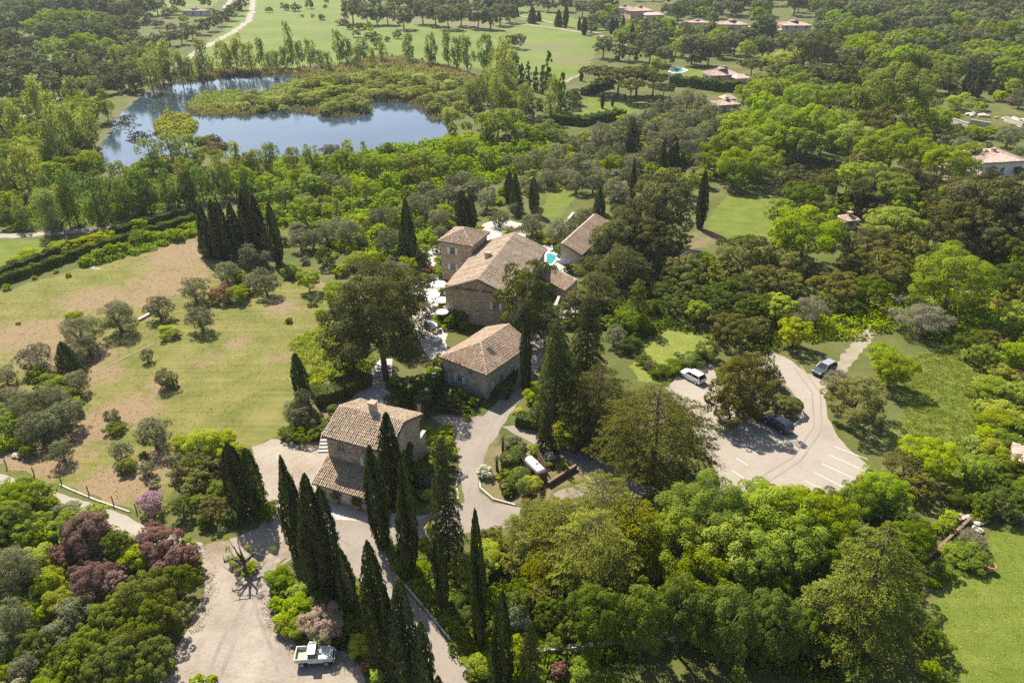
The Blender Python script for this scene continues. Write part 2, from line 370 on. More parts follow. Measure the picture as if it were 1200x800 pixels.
sheet('driveway', [(384, 604), (440, 606), (500, 603), (545, 588), (538, 560), (536, 530), (528, 505), (505, 488), (540, 484), (566, 488), (590, 462), (598, 440), (620, 395), (640, 362), (660, 345), (674, 348), (652, 385), (634, 425), (614, 462), (594, 490), (580, 515), (566, 545), (558, 560), (562, 576), (576, 588), (606, 594), (646, 600), (648, 616), (605, 616), (550, 624), (505, 628), (474, 632), (450, 644), (458, 668), (474, 690), (504, 725), (532, 760), (553, 792), (562, 860), (535, 860), (500, 790), (478, 750), (452, 716), (428, 690), (410, 665), (396, 640)], M['drive'], 0.008, 0.1)
sheet('forecourt', [(384, 582), (395, 575), (440, 595), (478, 606), (500, 604), (470, 618), (420, 610), (386, 608)], M['paving'], 0.012, 0.05)
sheet('path', [(588, 500), (602, 498), (642, 508), (692, 531), (738, 556), (764, 572), (720, 612), (660, 594), (648, 578), (690, 562), (658, 536), (618, 516)], M['drive'], 0.012, 0.12)
park = sheet('parking_lot', [(780, 454), (806, 432), (832, 424), (846, 440), (870, 428), (905, 412), (924, 420), (945, 437), (962, 440), (980, 446), (966, 462), (969, 485), (982, 512), (1005, 535), (1022, 550), (992, 584), (960, 612), (900, 612), (845, 592), (842, 560), (828, 530), (812, 500), (798, 475)], M['parking'], 0.008, 0.12)
sheet('planting_bed', [(845, 446), (872, 436), (900, 430), (926, 456), (941, 476), (939, 491), (926, 497), (905, 498), (880, 494), (857, 480)], M['bed'], 0.014, 0.05)
sheet('dirt_track', [(966, 440), (985, 418), (1004, 396), (1026, 374), (1060, 340), (1072, 343), (1040, 378), (1022, 398), (1004, 420), (984, 446)], M['dirt'], 0.012, 0.3)
sheet('planting_bed', [(573, 522), (584, 509), (612, 514), (640, 530), (656, 545), (688, 561), (650, 573), (640, 588), (604, 590), (578, 584), (564, 573), (560, 556)], M['bed'], 0.014, 0.05)
ribbon('kerb', [(560, 553), (563, 572), (578, 585), (604, 592)], 0.22, M['kerb'], 0.0, 0.01, z1=0.16)
ribbon('kerb', [(941, 478), (939, 491), (925, 503)], 0.2, M['white_paint'], 0.0, 0.0, z1=0.12)
ribbon('kerb', [(540, 552), (535, 566), (537, 585)], 0.2, M['kerb'], 0.0, 0.02, z1=0.12)
ribbon('kerb', [(462, 672), (480, 692), (510, 728), (540, 765), (552, 785)], 0.18, M['kerb'], 0.0, 0.02, z1=0.2)
# painted bay lines on the parking lot
for a in [[(978, 523), (1017, 538)], [(972, 533), (1008, 549)], [(963, 543), (1000, 560)], [(954, 553), (993, 573)], [(943, 563), (964, 573)], [(862, 536), (876, 545)], [(858, 551), (872, 560)], [(910, 487), (936, 499)], [(868, 500), (905, 520)], [(880, 488), (918, 506)], [(850, 512), (888, 532)]]:
    ribbon('bay_line', a, 0.12, M['white_paint'], 0.014, 0.0, parent=park)
M['track'] = mat_ground('wheel_track', [(0.3, (0.24, 0.2, 0.165)), (0.5, (0.38, 0.32, 0.27)), (0.7, (0.5, 0.43, 0.37))], 0.4, 3.5, bump=0.3)
for k, a in enumerate([[(240, 798), (262, 745), (290, 700), (312, 662), (346, 636), (392, 622), (430, 640)], [(255, 798), (276, 748), (301, 703), (322, 668), (352, 643), (394, 629), (420, 642)], [(330, 798), (318, 760), (300, 716), (298, 680), (312, 640)], [(343, 792), (331, 756), (313, 712), (310, 680), (324, 642)]]):
    ribbon('wheel_track', a, .38, M['track'], 0.0135 + .002 * k, 0.05, seed=k)
for k, a in enumerate([[(930, 430), (952, 460), (954, 500), (930, 535), (890, 560), (850, 578)], [(938, 428), (961, 460), (963, 503), (938, 540), (898, 566), (858, 584)], [(545, 600), (552, 560), (562, 520), (590, 475), (612, 430)], [(553, 602), (560, 563), (570, 523), (597, 478), (618, 432)]]):
    ribbon('wheel_track', a, .22, M['drive'], 0.0175 + .002 * k, 0.03, seed=k + 9)
# terraces and footpaths near the houses
sheet('terrace', [(490, 330), (500, 324), (512, 322), (524, 332), (527, 360), (526, 385), (522, 400), (526, 414), (516, 424), (504, 420), (496, 410), (490, 395), (484, 380), (482, 360), (484, 342)], M['paving'], 0.010, 0.08)
sheet('terrace', [(552, 276), (566, 262), (590, 256), (612, 262), (616, 276), (600, 290), (575, 290)], M['paving'], 0.010, 0.15)
sheet('terrace', [(628, 292), (640, 286), (658, 292), (682, 306), (684, 318), (668, 326), (640, 318)], M['paving'], 0.010, 0.08)
sheet('terrace', [(496, 300), (508, 290), (520, 288), (520, 312), (500, 312)], M['paving'], 0.012, 0.1)
sheet('stone_path', [(436, 432), (446, 420), (460, 420), (458, 440), (452, 455), (470, 470), (488, 486), (430, 486), (410, 470), (420, 456)], M['paving'], 0.012, 0.06)
sheet('stone_path', [(646, 362), (668, 346), (690, 350), (672, 372), (655, 395), (640, 400)], M['drive'], 0.013, 0.15)
sheet('path', [(770, 330), (790, 316), (812, 318), (800, 342), (782, 352)], M['bed'], 0.012, 0.3)
sheet('path', [(800, 275), (830, 268), (848, 276), (832, 290), (808, 292)], M['bed'], 0.013, 0.3)
# lanes in the distance
ribbon('lane', [(0, 151), (25, 137), (50, 126), (62, 120), (96, 107), (115, 92)], 4.5, M['lane'], 0.06, 0.4)
ribbon('lane', [(205, 76), (222, 67), (248, 51), (275, 37), (292, 23), (297, 8), (298, -12)], 4.0, M['lane'], 0.07, 0.3)
ribbon('lane', [(262, 10), (270, 2), (268, -10)], 3.5, M['lane'], 0.07, 0.3)
ribbon('lane', [(590, 26), (650, 33), (700, 41), (722, 48), (736, 56), (734, 66)], 3.2, M['dirt'], 0.08, 0.3)
ribbon('lane', [(606, 18), (640, 25), (672, 33), (704, 40)], 2.6, M['dirt'], 0.09, 0.3)
ribbon('footpath', [(662, 96), (672, 91), (684, 86)], 1.8, M['dirt'], 0.06, 0.2)
ribbon('footpath', [(-20, 277), (20, 276), (60, 273), (105, 270), (140, 265), (158, 260), (200, 250), (228, 243)], 2.6, M['lane'], 0.02, 0.25)
ribbon('footpath', [(10, 168), (28, 156)], 1.5, M['lane'], 0.02, 0.2)
ribbon('footpath', [(100, 305), (108, 314), (118, 315)], 0.8, M['lane'], 0.012, 0.1)

# ------------------------------------------------------------------ lake
m, nt = nodes('lake_water'); b = NB(nt); P = b.pos()
mp = b.n('ShaderNodeMapping'); b.l(P, mp.inputs[0]); mp.inputs['Scale'].default_value = (1, 2.2, 1)
h = b.math('ADD', b.math('MULTIPLY', b.noise(mp.outputs[0], 0.9, 4, 0.6), 0.7), b.math('MULTIPLY', b.noise(mp.outputs[0], 0.12, 3, 0.5), 0.6))
b.out(b.ramp(b.noise(P, 0.03, 3), [(0.35, (0.018, 0.03, 0.042)), (0.65, (0.03, 0.05, 0.07))]), 0.06, b.bump(h, 0.05, 0.3), 0.6)
M['water'] = m
LAKE = [(114, 197), (121, 168), (138, 138), (162, 114), (198, 97), (250, 89), (300, 85), (345, 86), (382, 88), (405, 84), (440, 86), (500, 88), (545, 100), (552, 122), (532, 142), (522, 158), (500, 172), (470, 179), (430, 186), (405, 182), (370, 180), (330, 184), (285, 190), (255, 180), (236, 170), (220, 188), (196, 183), (160, 192), (130, 206)]
lc = (330, 138)
M['bank'] = mat_ground('muddy_bank', [(0.3, (0.1, 0.09, 0.05)), (0.5, (0.18, 0.16, 0.08)), (0.7, (0.24, 0.22, 0.1))], 0.2, 1.2)
sheet('lake_bank', [(lc[0] + (x - lc[0]) * 1.03 , lc[1] + (y - lc[1]) * 1.05) for x, y in LAKE], M['bank'], 0.02, 0.5, 2)
sheet('lake_water', LAKE, M['water'], 0.035, 0.4, 1.5)
ISL1 = [(222, 121), (240, 110), (270, 106), (300, 112), (322, 103), (345, 95), (382, 85), (432, 79), (480, 81), (525, 90), (552, 103), (556, 122), (540, 140), (518, 141), (510, 126), (480, 119), (434, 117), (432, 131), (402, 137), (378, 135), (374, 123), (338, 125), (315, 131), (290, 134), (262, 132), (240, 135), (224, 131)]
ISL2 = [(184, 143), (200, 134), (222, 139), (228, 150), (222, 157), (205, 155), (186, 158)]
ISL3 = [(236, 166), (250, 164), (262, 172), (258, 184), (244, 178)]
for k, p in enumerate((ISL1, ISL2, ISL3)): sheet('island', p, M['ground'], 0.09, 0.3, 2, seed=k + 3)
M['pool_water'] = mat_flat('pool_water', (0.03, 0.22, 0.235), 0.06, 0.5, var=0.06, scale=0.8)
M['pool_tile'] = mat_flat('pool_coping', (0.72, 0.68, 0.6), 0.6, 0.3, var=0.08)
def pool(label, px):
    t = thing('swimming_pool', label, 'pool', pt(*[sum(k) / len(px) for k in zip(*px)]))
    P = [pt(*p) - t.location for p in px]; c = sum(P, Vector()) / len(P)
    Q = [c + (p - c) * (1 + 0.6 / max(1, (p - c).length)) for p in P]; n = len(P)
    mb = MB(); vs = [(p.x, p.y, 0.16) for p in P] + [(p.x, p.y, 0.16) for p in Q] + [(p.x, p.y, 0.0) for p in Q] + [(p.x, p.y, 0.0) for p in P]
    fs = []
    for i in range(n):
        j = (i + 1) % n; fs += [(i, j, n + j, n + i), (n + i, n + j, 2 * n + j, 2 * n + i), (j, i, 3 * n + i, 3 * n + j)]
    mb.add(vs, fs).build('coping', M['pool_tile'], t)
    MB().add([(p.x, p.y, 0.09) for p in P], [tuple(range(n))]).build('pool_water', M['pool_water'], t)
pool('turquoise swimming pool beside the large farmhouse roof', [(640.5, 298), (646, 297.5), (652, 300.5), (651, 304.5), (647, 310), (640, 311)])
pool('small round blue pool on the far lawn behind the clipped pines', [(784, 84), (787, 80), (793, 79.5), (800, 80.5), (805, 83), (798, 85.5), (790, 86)])
# ================================================================== BUILDINGS
def mat_stone(name, cols, scale=2.6, mortar=(0.3, 0.25, 0.19)):
    cols = [tuple(c * 1.08 for c in k) for k in cols]; mortar = tuple(c * 1.08 for c in mortar)
    m, nt = nodes(name); b = NB(nt); P = b.objco()
    mp = b.n('ShaderNodeMapping'); b.l(P, mp.inputs[0]); mp.inputs['Scale'].default_value = (1, 1, 1.7)
    v = b.n('ShaderNodeTexVoronoi'); v.inputs['Scale'].default_value = scale; b.l(mp.outputs[0], v.inputs['Vector'])
    e = b.n('ShaderNodeTexVoronoi', feature='DISTANCE_TO_EDGE'); e.inputs['Scale'].default_value = scale; b.l(mp.outputs[0], e.inputs['Vector'])
    sep = b.n('ShaderNodeSeparateColor'); b.l(v.outputs['Color'], sep.inputs[0])
    col = b.ramp(sep.outputs[0], [(0.05, cols[0]), (0.5, cols[1]), (0.95, cols[2])])
    col = b.mix(b.maprange(e.outputs[0], 0.0, 0.09), mortar, col)
    col = b.mix(b.maprange(b.noise(P, 0.5, 5, 0.65), 0.35, 0.75, 0.0, 0.45), col, tuple(c * 0.6 for c in cols[1]))
    b.out(col, 0.92, b.bump(b.maprange(e.outputs[0], 0.0, 0.12), 0.5, 0.06), 0.15); return m
def mat_tile(name, cols):
    cols = [tuple(c * .68 for c in k) for k in cols]
    m, nt = nodes(name); b = NB(nt); P = b.objco()
    t = b.math('ADD', b.math('MULTIPLY', b.attr('tint'), 0.7), b.math('MULTIPLY', b.noise(P, 0.7, 4, 0.6), 0.3))
    col = b.ramp(t, [(0.12, cols[0]), (0.38, cols[1]), (0.6, cols[2]), (0.85, cols[3])])
    col = b.mix(b.maprange(b.noise(P, 2.2, 5, 0.7), 0.5, 0.78, 0.0, 0.38), col, (0.17, 0.14, 0.09))
    b.out(col, 0.85, b.bump(b.noise(P, 9, 3), 0.3, 0.03), 0.2); return m
M['tile_pale'] = mat_tile('roof_tile_pale', [(0.42, 0.26, 0.19), (0.56, 0.38, 0.29), (0.66, 0.48, 0.38), (0.76, 0.6, 0.49)])
M['stone'] = mat_stone('rubble_stone', [(0.32, 0.22, 0.125), (0.47, 0.345, 0.21), (0.6, 0.47, 0.32)])
M['stone_grey'] = mat_stone('grey_rubble_stone', [(0.28, 0.23, 0.17), (0.4, 0.34, 0.27), (0.52, 0.46, 0.38)])
M['stone_pale'] = mat_stone('pale_dry_stone', [(0.36, 0.3, 0.23), (0.48, 0.42, 0.34), (0.6, 0.54, 0.45)], 1.8)
M['plaster'] = mat_flat('pale_plaster', (0.42, 0.36, 0.31), 0.9, 0.15, var=0.12, scale=0.8)
M['plaster_w'] = mat_flat('cream_plaster', (0.62, 0.53, 0.44), 0.9, 0.15, var=0.1, scale=0.6)
M['plaster_p'] = mat_flat('salmon_plaster', (0.52, 0.35, 0.26), 0.9, 0.15, var=0.12, scale=0.6)
M['tile_tan'] = mat_tile('roof_tile_tan', [(0.26, 0.18, 0.11), (0.43, 0.31, 0.20), (0.53, 0.41, 0.28), (0.64, 0.53, 0.39)])
M['tile_pink'] = mat_tile('roof_tile_pink', [(0.25, 0.16, 0.10), (0.41, 0.28, 0.18), (0.5, 0.36, 0.25), (0.6, 0.47, 0.35)])
M['tile_rust'] = mat_tile('roof_tile_rust', [(0.25, 0.135, 0.085), (0.41, 0.23, 0.15), (0.5, 0.31, 0.21), (0.6, 0.44, 0.33)])
M['tile_red'] = mat_tile('roof_tile_red', [(0.24, 0.11, 0.07), (0.40, 0.19, 0.12), (0.48, 0.26, 0.18), (0.56, 0.36, 0.27)])
M['shutter'] = mat_flat('grey_white_shutter', (0.66, 0.64, 0.6), 0.7, 0.3, var=0.06)
M['frame'] = mat_flat('white_frame', (0.62, 0.6, 0.56), 0.6, 0.3, var=0.06)
M['glass'] = mat_flat('window_glass', (0.03, 0.04, 0.05), 0.08, 0.6, var=0.2)
M['wood'] = mat_flat('brown_wood', (0.16, 0.10, 0.06), 0.8, 0.2, var=0.3, scale=6)
M['door'] = mat_flat('painted_door', (0.58, 0.53, 0.48), 0.7, 0.3, var=0.08)
M['zinc'] = mat_flat('weathered_zinc', (0.2, 0.17, 0.14), 0.5, 0.4, metal=0.3)
M['under'] = mat_flat('roof_boards', (0.2, 0.14, 0.09), 0.9, 0.1, var=0.2)

trng = random.Random(77)
def tiles(mb, O, e, s, n, poly, pitch=0.25, course=0.42, lift=0.02):
    """barrel tiles laid course by course; poly = outline of the slope in (along eave, up slope)"""
    def inside(a, b):
        c = False; k = len(poly)
        for i in range(k):
            (x1, y1), (x2, y2) = poly[i], poly[(i + 1) % k]
            if (y1 > b) != (y2 > b) and a < (x2 - x1) * (b - y1) / (y2 - y1) + x1: c = not c
        return c
    amin = min(p[0] for p in poly); amax = max(p[0] for p in poly); smax = max(p[1] for p in poly)
    h = pitch * 0.36
    for i in range(int((amax - amin) / pitch + 0.5)):
        a = amin + (i + 0.5) * pitch
        for j in range(int(smax / course + 0.99)):
            b0 = j * course; bm_ = b0 + course * 0.5
            if not inside(a, min(bm_, smax - 0.05)): continue
            b1 = min(b0 + course * 1.08, smax + 0.03)
            sag = .035 * math.sin(a * .9 + b0 * .5) + .02 * math.sin(a * 2.3) + trng.uniform(-.012, .018); ja = a + trng.uniform(-0.03, 0.03); w2 = pitch * 0.47
            vs = []
            for (bb, hh, ww) in ((b0, 0.035, 1.0), (b1, 0.0, 0.9)):
                for (da, dh) in ((-w2, 0), (-w2 * 0.5, h * 0.86), (w2 * 0.5, h * 0.86), (w2, 0)):
                    vs.append(O + e * (ja + da * ww) + s * bb + n * (lift + .04 + sag + hh + dh))
            t = min(1, max(0, trng.gauss(0.52, 0.16)))
            mb.add(vs, [(0, 1, 5, 4), (1, 2, 6, 5), (2, 3, 7, 6), (3, 2, 1, 0)], 0, t)

def opening_wall(mb, O, e, L, z0, z1, ops, depth=0.22, m=0):
    """wall rectangle with real openings and reveals; e along the wall, outward normal = e x z"""
    nrm = e.cross(Vector((0, 0, 1)))
    xs = sorted(set([0, L] + [k for o in ops for k in (o[0], o[0] + o[2])])); zs = sorted(set([z0, z1] + [k for o in ops for k in (o[1], o[1] + o[3])]))
    P = lambda a, z, d=0.0: O + e * a + Vector((0, 0, z)) - nrm * d
    for i in range(len(xs) - 1):
        for j in range(len(zs) - 1):
            ca, cz = (xs[i] + xs[i + 1]) / 2, (zs[j] + zs[j + 1]) / 2
            if any(o[0] < ca < o[0] + o[2] and o[1] < cz < o[1] + o[3] for o in ops): continue
            mb.add([P(xs[i], zs[j]), P(xs[i + 1], zs[j]), P(xs[i + 1], zs[j + 1]), P(xs[i], zs[j + 1])], [(0, 1, 2, 3)], m)
    for (a, z, w_, h_, *_r) in ops:
        q = [(a, z), (a + w_, z), (a + w_, z + h_), (a, z + h_)]
        for k in range(4):
            p0, p1 = q[k], q[(k + 1) % 4]
            mb.add([P(*p0), P(*p1), P(*p1, depth), P(*p0, depth)], [(0, 1, 2, 3)], m)

def fit_window(parent, O, e, op, style, depth=0.16):
    nrm = e.cross(Vector((0, 0, 1))); a, z, w_, h_ = op[:4]; f = 0.07
    X = Matrix(((e.x, -nrm.x, 0), (e.y, -nrm.y, 0), (0, 0, 1)))
    def bx(mb, ac, zc, dc, sa, sz, sd):
        c = O + e * ac + Vector((0, 0, zc)) - nrm * dc
        vs = [c + X @ Vector((sx * sa / 2, sy * sd / 2, sz_ * sz / 2)) for sz_ in (-1, 1) for sy in (-1, 1) for sx in (-1, 1)]
        mb.add(vs, [(0, 2, 3, 1), (4, 5, 7, 6), (0, 1, 5, 4), (2, 6, 7, 3), (0, 4, 6, 2), (1, 3, 7, 5)])
    if style in ('door', 'garage'):
        mb = MB(); bx(mb, a + w_ / 2, z + h_ / 2, depth, w_ - 0.01, h_ - 0.01, 0.06)
        d = mb.build('garage_door' if style == 'garage' else 'door', M['door'], parent)
        for q in ((0.25, 0.5, 0.75) if style == 'garage' else (0.33, 0.66)):
            k = MB(); bx(k, a + w_ / 2, z + h_ * q, depth - 0.035, w_ * 0.9, 0.06, 0.03); k.build('rail', M['shutter'], d)
        k = MB(); bx(k, a + w_ * 0.85, z + h_ * 0.47, depth - 0.06, 0.06, 0.16, 0.06); k.build('handle', M['wood'], d); return
    mb = MB()
    for s in (0, 1): bx(mb, a + f / 2 + s * (w_ - f), z + h_ / 2, depth, f, h_ - 0.012, 0.07)
    for s in (0, 1): bx(mb, a + w_ / 2, z + f / 2 + s * (h_ - f), depth, w_ - 2 * f, f, 0.068)
    bx(mb, a + w_ / 2, z + h_ / 2, depth, f, h_ - 2 * f, 0.064)
    bx(mb, a + w_ / 2, z + h_ * 0.6, depth - 0.005, w_ - 2 * f, 0.04, 0.05)
    wd = mb.build('window', M['frame'], parent)
    mb = MB(); bx(mb, a + w_ / 2, z + h_ / 2, depth + 0.025, w_ - 0.02, h_ - 0.02, 0.012); mb.build('pane', M['glass'], wd)
    mb = MB(); bx(mb, a + w_ / 2, z - 0.05, -0.05, w_ + 0.2, 0.1, 0.14); mb.build('sill', M['kerb'], wd)
    if style == 'shut':
        for s in (-1, 1):
            mb = MB(); ac = a + w_ / 2 + s * (w_ * 0.76 + 0.03); bx(mb, ac, z + h_ / 2, -0.05, w_ * 0.5, h_, 0.05)
            for q in range(6): bx(mb, ac, z + h_ * (q + 0.5) / 6, -0.085, w_ * 0.4, h_ / 9, 0.025)
            mb.build('shutter', M['shutter'], wd)

def house(name, label, FL, FR, BL, ze, rise, front='gable', back='gable', wall='stone', tile='tile_tan', ops=(), cat='house', oh=0.4, pitch=0.25, course=0.42, chim=(), base=0.0, group=None, L=None, W=None, dirpx=None):
    """ridge runs along local y (away from FL). ops: (wall, along, z, width, height, style)"""
    A = pt(*FL, ze)
    if L is None:
        B, Cc = pt(*FR, ze), pt(*BL, ze)
        u = (B - A); L = u.length; u.normalize(); v = Vector((-u.y, u.x, 0)); W = (Cc - A).dot(v)
    else: u = Vector((math.cos(dirpx), math.sin(dirpx), 0))
    rz = math.atan2(u.y, u.x)
    t = thing(name, label, cat, (A.x, A.y, base), rz, group)
    X, Y, Z = Vector((1, 0, 0)), Vector((0, 1, 0)), Vector((0, 0, 1)); H = ze - base
    k = rise / (L / 2); zr = H + rise; O0 = Vector((0, 0, 0))
    walls = {'f': (O0, X, L), 'r': (X * L, Y, W), 'b': (X * L + Y * W, -X, L), 'l': (Y * W, -Y, W)}
    mb = MB()
    for wid, (O, e, LL) in walls.items(): opening_wall(mb, O, e, LL, 0, H, [o[1:5] for o in ops if o[0] == wid])
    if front == 'gable': mb.add([(0, 0, H), (L, 0, H), (L / 2, 0, zr - 0.03)], [(0, 1, 2)])
    if back == 'gable': mb.add([(L, W, H), (0, W, H), (L / 2, W, zr - 0.03)], [(0, 1, 2)])
    mb.build('wall', M[wall], t, fixn=False)
    for o in ops: fit_window(t, walls[o[0]][0], walls[o[0]][1], o[1:5], o[5])
    # roof: slab + tiles
    hf = L / 2 if front == 'hip' else 0.0; hb = L / 2 if back == 'hip' else 0.0
    y0, y1 = -oh, W + oh; sl = math.sqrt(1 + k * k); ztop = zr + 0.02; zlo = H - oh * k + 0.02
    r0 = hf if hf else y0; r1 = W - hb if hb else y1
    xs = (-oh, L + oh); xm = L / 2
    top = [(xs[0], y0, zlo), (xs[1], y0, zlo), (xs[1], y1, zlo), (xs[0], y1, zlo), (xm, r0, ztop), (xm, r1, ztop)]
    bot = [(p[0], p[1], p[2] - 0.16) for p in top]
    mb = MB(); mb.add(top + bot, [(0, 4, 5, 3), (1, 2, 5, 4), (0, 1, 4), (2, 3, 5), (6, 9, 11, 10), (7, 10, 11, 8), (6, 10, 7), (8, 11, 9), (0, 6, 7, 1), (1, 7, 8, 2), (2, 8, 9, 3), (3, 9, 6, 0)] if (hf and hb) else
        [(0, 4, 5, 3), (1, 2, 5, 4), (6, 9, 11, 10), (7, 10, 11, 8), (1, 7, 8, 2), (3, 9, 6, 0)] +
        ([(0, 1, 4), (6, 10, 7), (0, 6, 7, 1)] if hf else [(0, 6, 10, 4), (4, 10, 7, 1)]) + ([(2, 3, 5), (8, 11, 9), (2, 8, 9, 3)] if hb else [(2, 8, 11, 5), (5, 11, 9, 3)]))
    roof = mb.build('roof', M['under'], t)
    mb = MB(); S = (xm - xs[0]) * sl
    nl = Vector((-k, 0, 1)).normalized(); nr = Vector((k, 0, 1)).normalized()
    tiles(mb, Vector((xs[0], y1, zlo)), -Y, Vector((1, 0, k)).normalized(), nl, [(0, 0), (y1 - y0, 0), (y1 - r0, S), (y1 - r1, S)], pitch, course)
    tiles(mb, Vector((xs[1], y0, zlo)), Y, Vector((-1, 0, k)).normalized(), nr, [(0, 0), (y1 - y0, 0), (r1 - y0, S), (r0 - y0, S)], pitch, course)
    if hf:
        kf = (ztop - zlo) / (r0 - y0); Sf = math.hypot(ztop - zlo, r0 - y0)
        tiles(mb, Vector((xs[0], y0, zlo)), X, Vector((0, 1, kf)).normalized(), Vector((0, -kf, 1)).normalized(), [(0, 0), (L + 2 * oh, 0), (xm - xs[0], Sf)], pitch, course)
    if hb:
        kb = (ztop - zlo) / (y1 - r1); Sb = math.hypot(ztop - zlo, y1 - r1)
        tiles(mb, Vector((xs[1], y1, zlo)), -X, Vector((0, -1, kb)).normalized(), Vector((0, kb, 1)).normalized(), [(0, 0), (L + 2 * oh, 0), (xm - xs[0], Sb)], pitch, course)
    tag(mb.build('roof_tiles', M[tile], roof, fixn=False), kind='stuff')
    # ridge and hip caps: short overlapping half-round tiles
    mb = MB(); lines = [(Vector((xm, r0, ztop)), Vector((xm, r1, ztop)))]
    if hf: lines += [(Vector(top[0]), Vector(top[4])), (Vector(top[1]), Vector(top[4]))]
    if hb: lines += [(Vector(top[2]), Vector(top[5])), (Vector(top[3]), Vector(top[5]))]
    for a, c in lines:
        d = c - a; n_ = max(1, int(d.length / (course * 1.1)))
        for q in range(n_):
            p, r_ = a + d * (q / n_), a + d * ((q + 1.08) / n_)
            mb.tube([p + Z * 0.05, r_ + Z * 0.03], [0.15, 0.12], 6, 0, trng.gauss(0.62, 0.18))
    tag(mb.build('ridge_tiles', M[tile], roof, fixn=False), kind='stuff')
    for gx in xs:
        mb = MB(); gs = -1 if gx < 0 else 1; mb.tube([(gx + gs * .05, y0 + .1, zlo - .1), (gx + gs * .05, y1 - .1, zlo - .12)], .075, 6); g = mb.build('gutter', M['zinc'], roof)
        if not hf: mb = MB(); mb.tube([(gx + gs * .05, y0 + .25, zlo - .15), (gx * 0 + (L if gs > 0 else 0) + gs * .06, .2, zlo - .6), ((L if gs > 0 else 0) + gs * .06, .2, .1)], .05, 6); mb.build('downpipe', M['zinc'], g)
    for (cx, cyy, cw, ch) in chim:
        zz = zr - abs(cx - xm) * k
        mb = MB(); mb.box((cx, cyy, zz + ch / 2 - 0.3), (cw, cw, ch + 0.5)); c = mb.build('chimney', M['stone'], roof)
        mb = MB(); mb.box((cx, cyy, zz + ch + 0.02), (cw + 0.2, cw + 0.2, 0.12))
        mb.build('chimney_cap', M['tile_pink'], c)
    return t, L, W, zr

# --- front house with its lean-to garage (ridge runs across the picture)
HZ = 7.0
h1, L1, W1, z1 = house('stone_house', 'two storey stone house with tan tiled roof and lean-to garage behind the row of cypresses', (454, 527), (490.8, 486), (383, 507), HZ, 1.5,
    wall='stone', tile='tile_tan', chim=((4.2, 4.2, .75, 1.5), (2.4, 1.9, .5, .5)),
    ops=[("l", 1.4, 5.0, .95, 1.15, "plain"), ("l", 4.9, 3.75, .85, 1.15, "shut"), ("l", 4.8, 5.7, .6, .5, "plain"), ("l", 7.4, 4.0, .9, 1.1, "plain"), ("f", 2.0, 3.6, .8, 1.1, "plain")])
# lean-to: local x negative is towards the camera
lt = 3.1
def leanto(par, W, depth, z0, z1_, tile, wallm, ops):
    X, Y, Z = Vector((1, 0, 0)), Vector((0, 1, 0)), Vector((0, 0, 1))
    mb = MB(); O = Vector((-depth, W, 0))
    opening_wall(mb, O, -Y, W, 0, z0, [o[:4] for o in ops])
    for yy in (0, W): mb.add([(-depth, yy, 0), (-0.003, yy, 0), (-0.003, yy, z1_), (-depth, yy, z0)], [(0, 1, 2, 3)])
    g = mb.build('garage_wall', wallm, par, fixn=False)
    for o in ops: fit_window(g, O, -Y, o[:4], o[4])
    k = (z1_ - z0) / depth; oh = 0.4
    A = Vector((-depth - oh, -0.3, z0 - oh * k)); e = Y; LL = W + 0.6
    mb = MB(); zz = z0 - oh * k
    vs = [(-depth - oh, -.3, zz), (-.004, -.3, z1_), (-.004, W + .3, z1_), (-depth - oh, W + .3, zz)]
    mb.add(vs + [(p[0], p[1], p[2] - .14) for p in vs], [(0, 1, 2, 3), (7, 6, 5, 4), (0, 3, 7, 4), (0, 4, 5, 1), (3, 2, 6, 7)])
    r_ = mb.build('lean_to_roof', M['under'], par)
    S = math.hypot(depth + oh, z1_ - zz); mb = MB()
    tiles(mb, Vector((-depth - oh, W + .3, zz)), -Y, Vector((1, 0, k)).normalized(), Vector((-k, 0, 1)).normalized(), [(0, 0), (LL, 0), (LL, S), (0, S)])
    tag(mb.build('roof_tiles', M[tile], r_, fixn=False), kind='stuff')
    return g
leanto(h1, W1, lt, 2.35, 3.6, 'tile_tan', M['plaster'], [(0.7, 0.9, .7, .6, 'plain'), (2.6, .02, 2.1, 1.95, 'garage'), (5.2, .02, 1.2, 1.95, 'door'), (W1 - 1.5, .8, .7, .7, 'plain')])
for y_ in (W1 - 2.35, W1 - 4.95): mb = MB(); mb.box((-lt - .12, y_, 1.05), (.24, .3, 2.1)); mb.build('stone_pier', M['stone'], h1)

# --- middle house: hipped end to the front
h2, L2, W2, z2 = house('stone_house', 'stone house with hipped front roof, grey shutters and drive along its right side', (519, 417), (569.5, 436.5), (549.5, 377), 4.4, 1.7, front='hip',
    wall='stone_grey', tile='tile_pink', ops=[('f', 4.6, 2.9, .8, .95, 'plain'), ('f', 2.5, 1.0, .95, 1.15, 'shut'), ('f', .7, .02, .95, 2.0, 'door'), ('r', 1.2, .02, 1.0, 2.1, 'door'), ('r', 3.2, 1.1, .9, 1.2, 'plain'), ('r', 6.0, 1.1, .9, 1.2, 'plain'), ('r', 8.5, 1.0, .9, 1.2, 'plain'), ('l', 3, 1.2, .9, 1.2, 'shut')])
mb = MB(); k2 = 1.7 / (L2 / 2); xx = L2 * .74; yy = W2 * .36
cM = Matrix.Translation((xx, yy, 4.4 + 1.7 - (xx - L2 / 2) * k2 + .14)) @ Matrix.Rotation(math.atan(k2), 4, 'Y')
mb.box((0, 0, 0), (1.5, .8, .12), cM); sk = mb.build('skylight', M['wood'], h2)
mb = MB(); mb.box((0, 0, .065), (1.36, .66, .02), cM); mb.build('pane', M['glass'], sk)

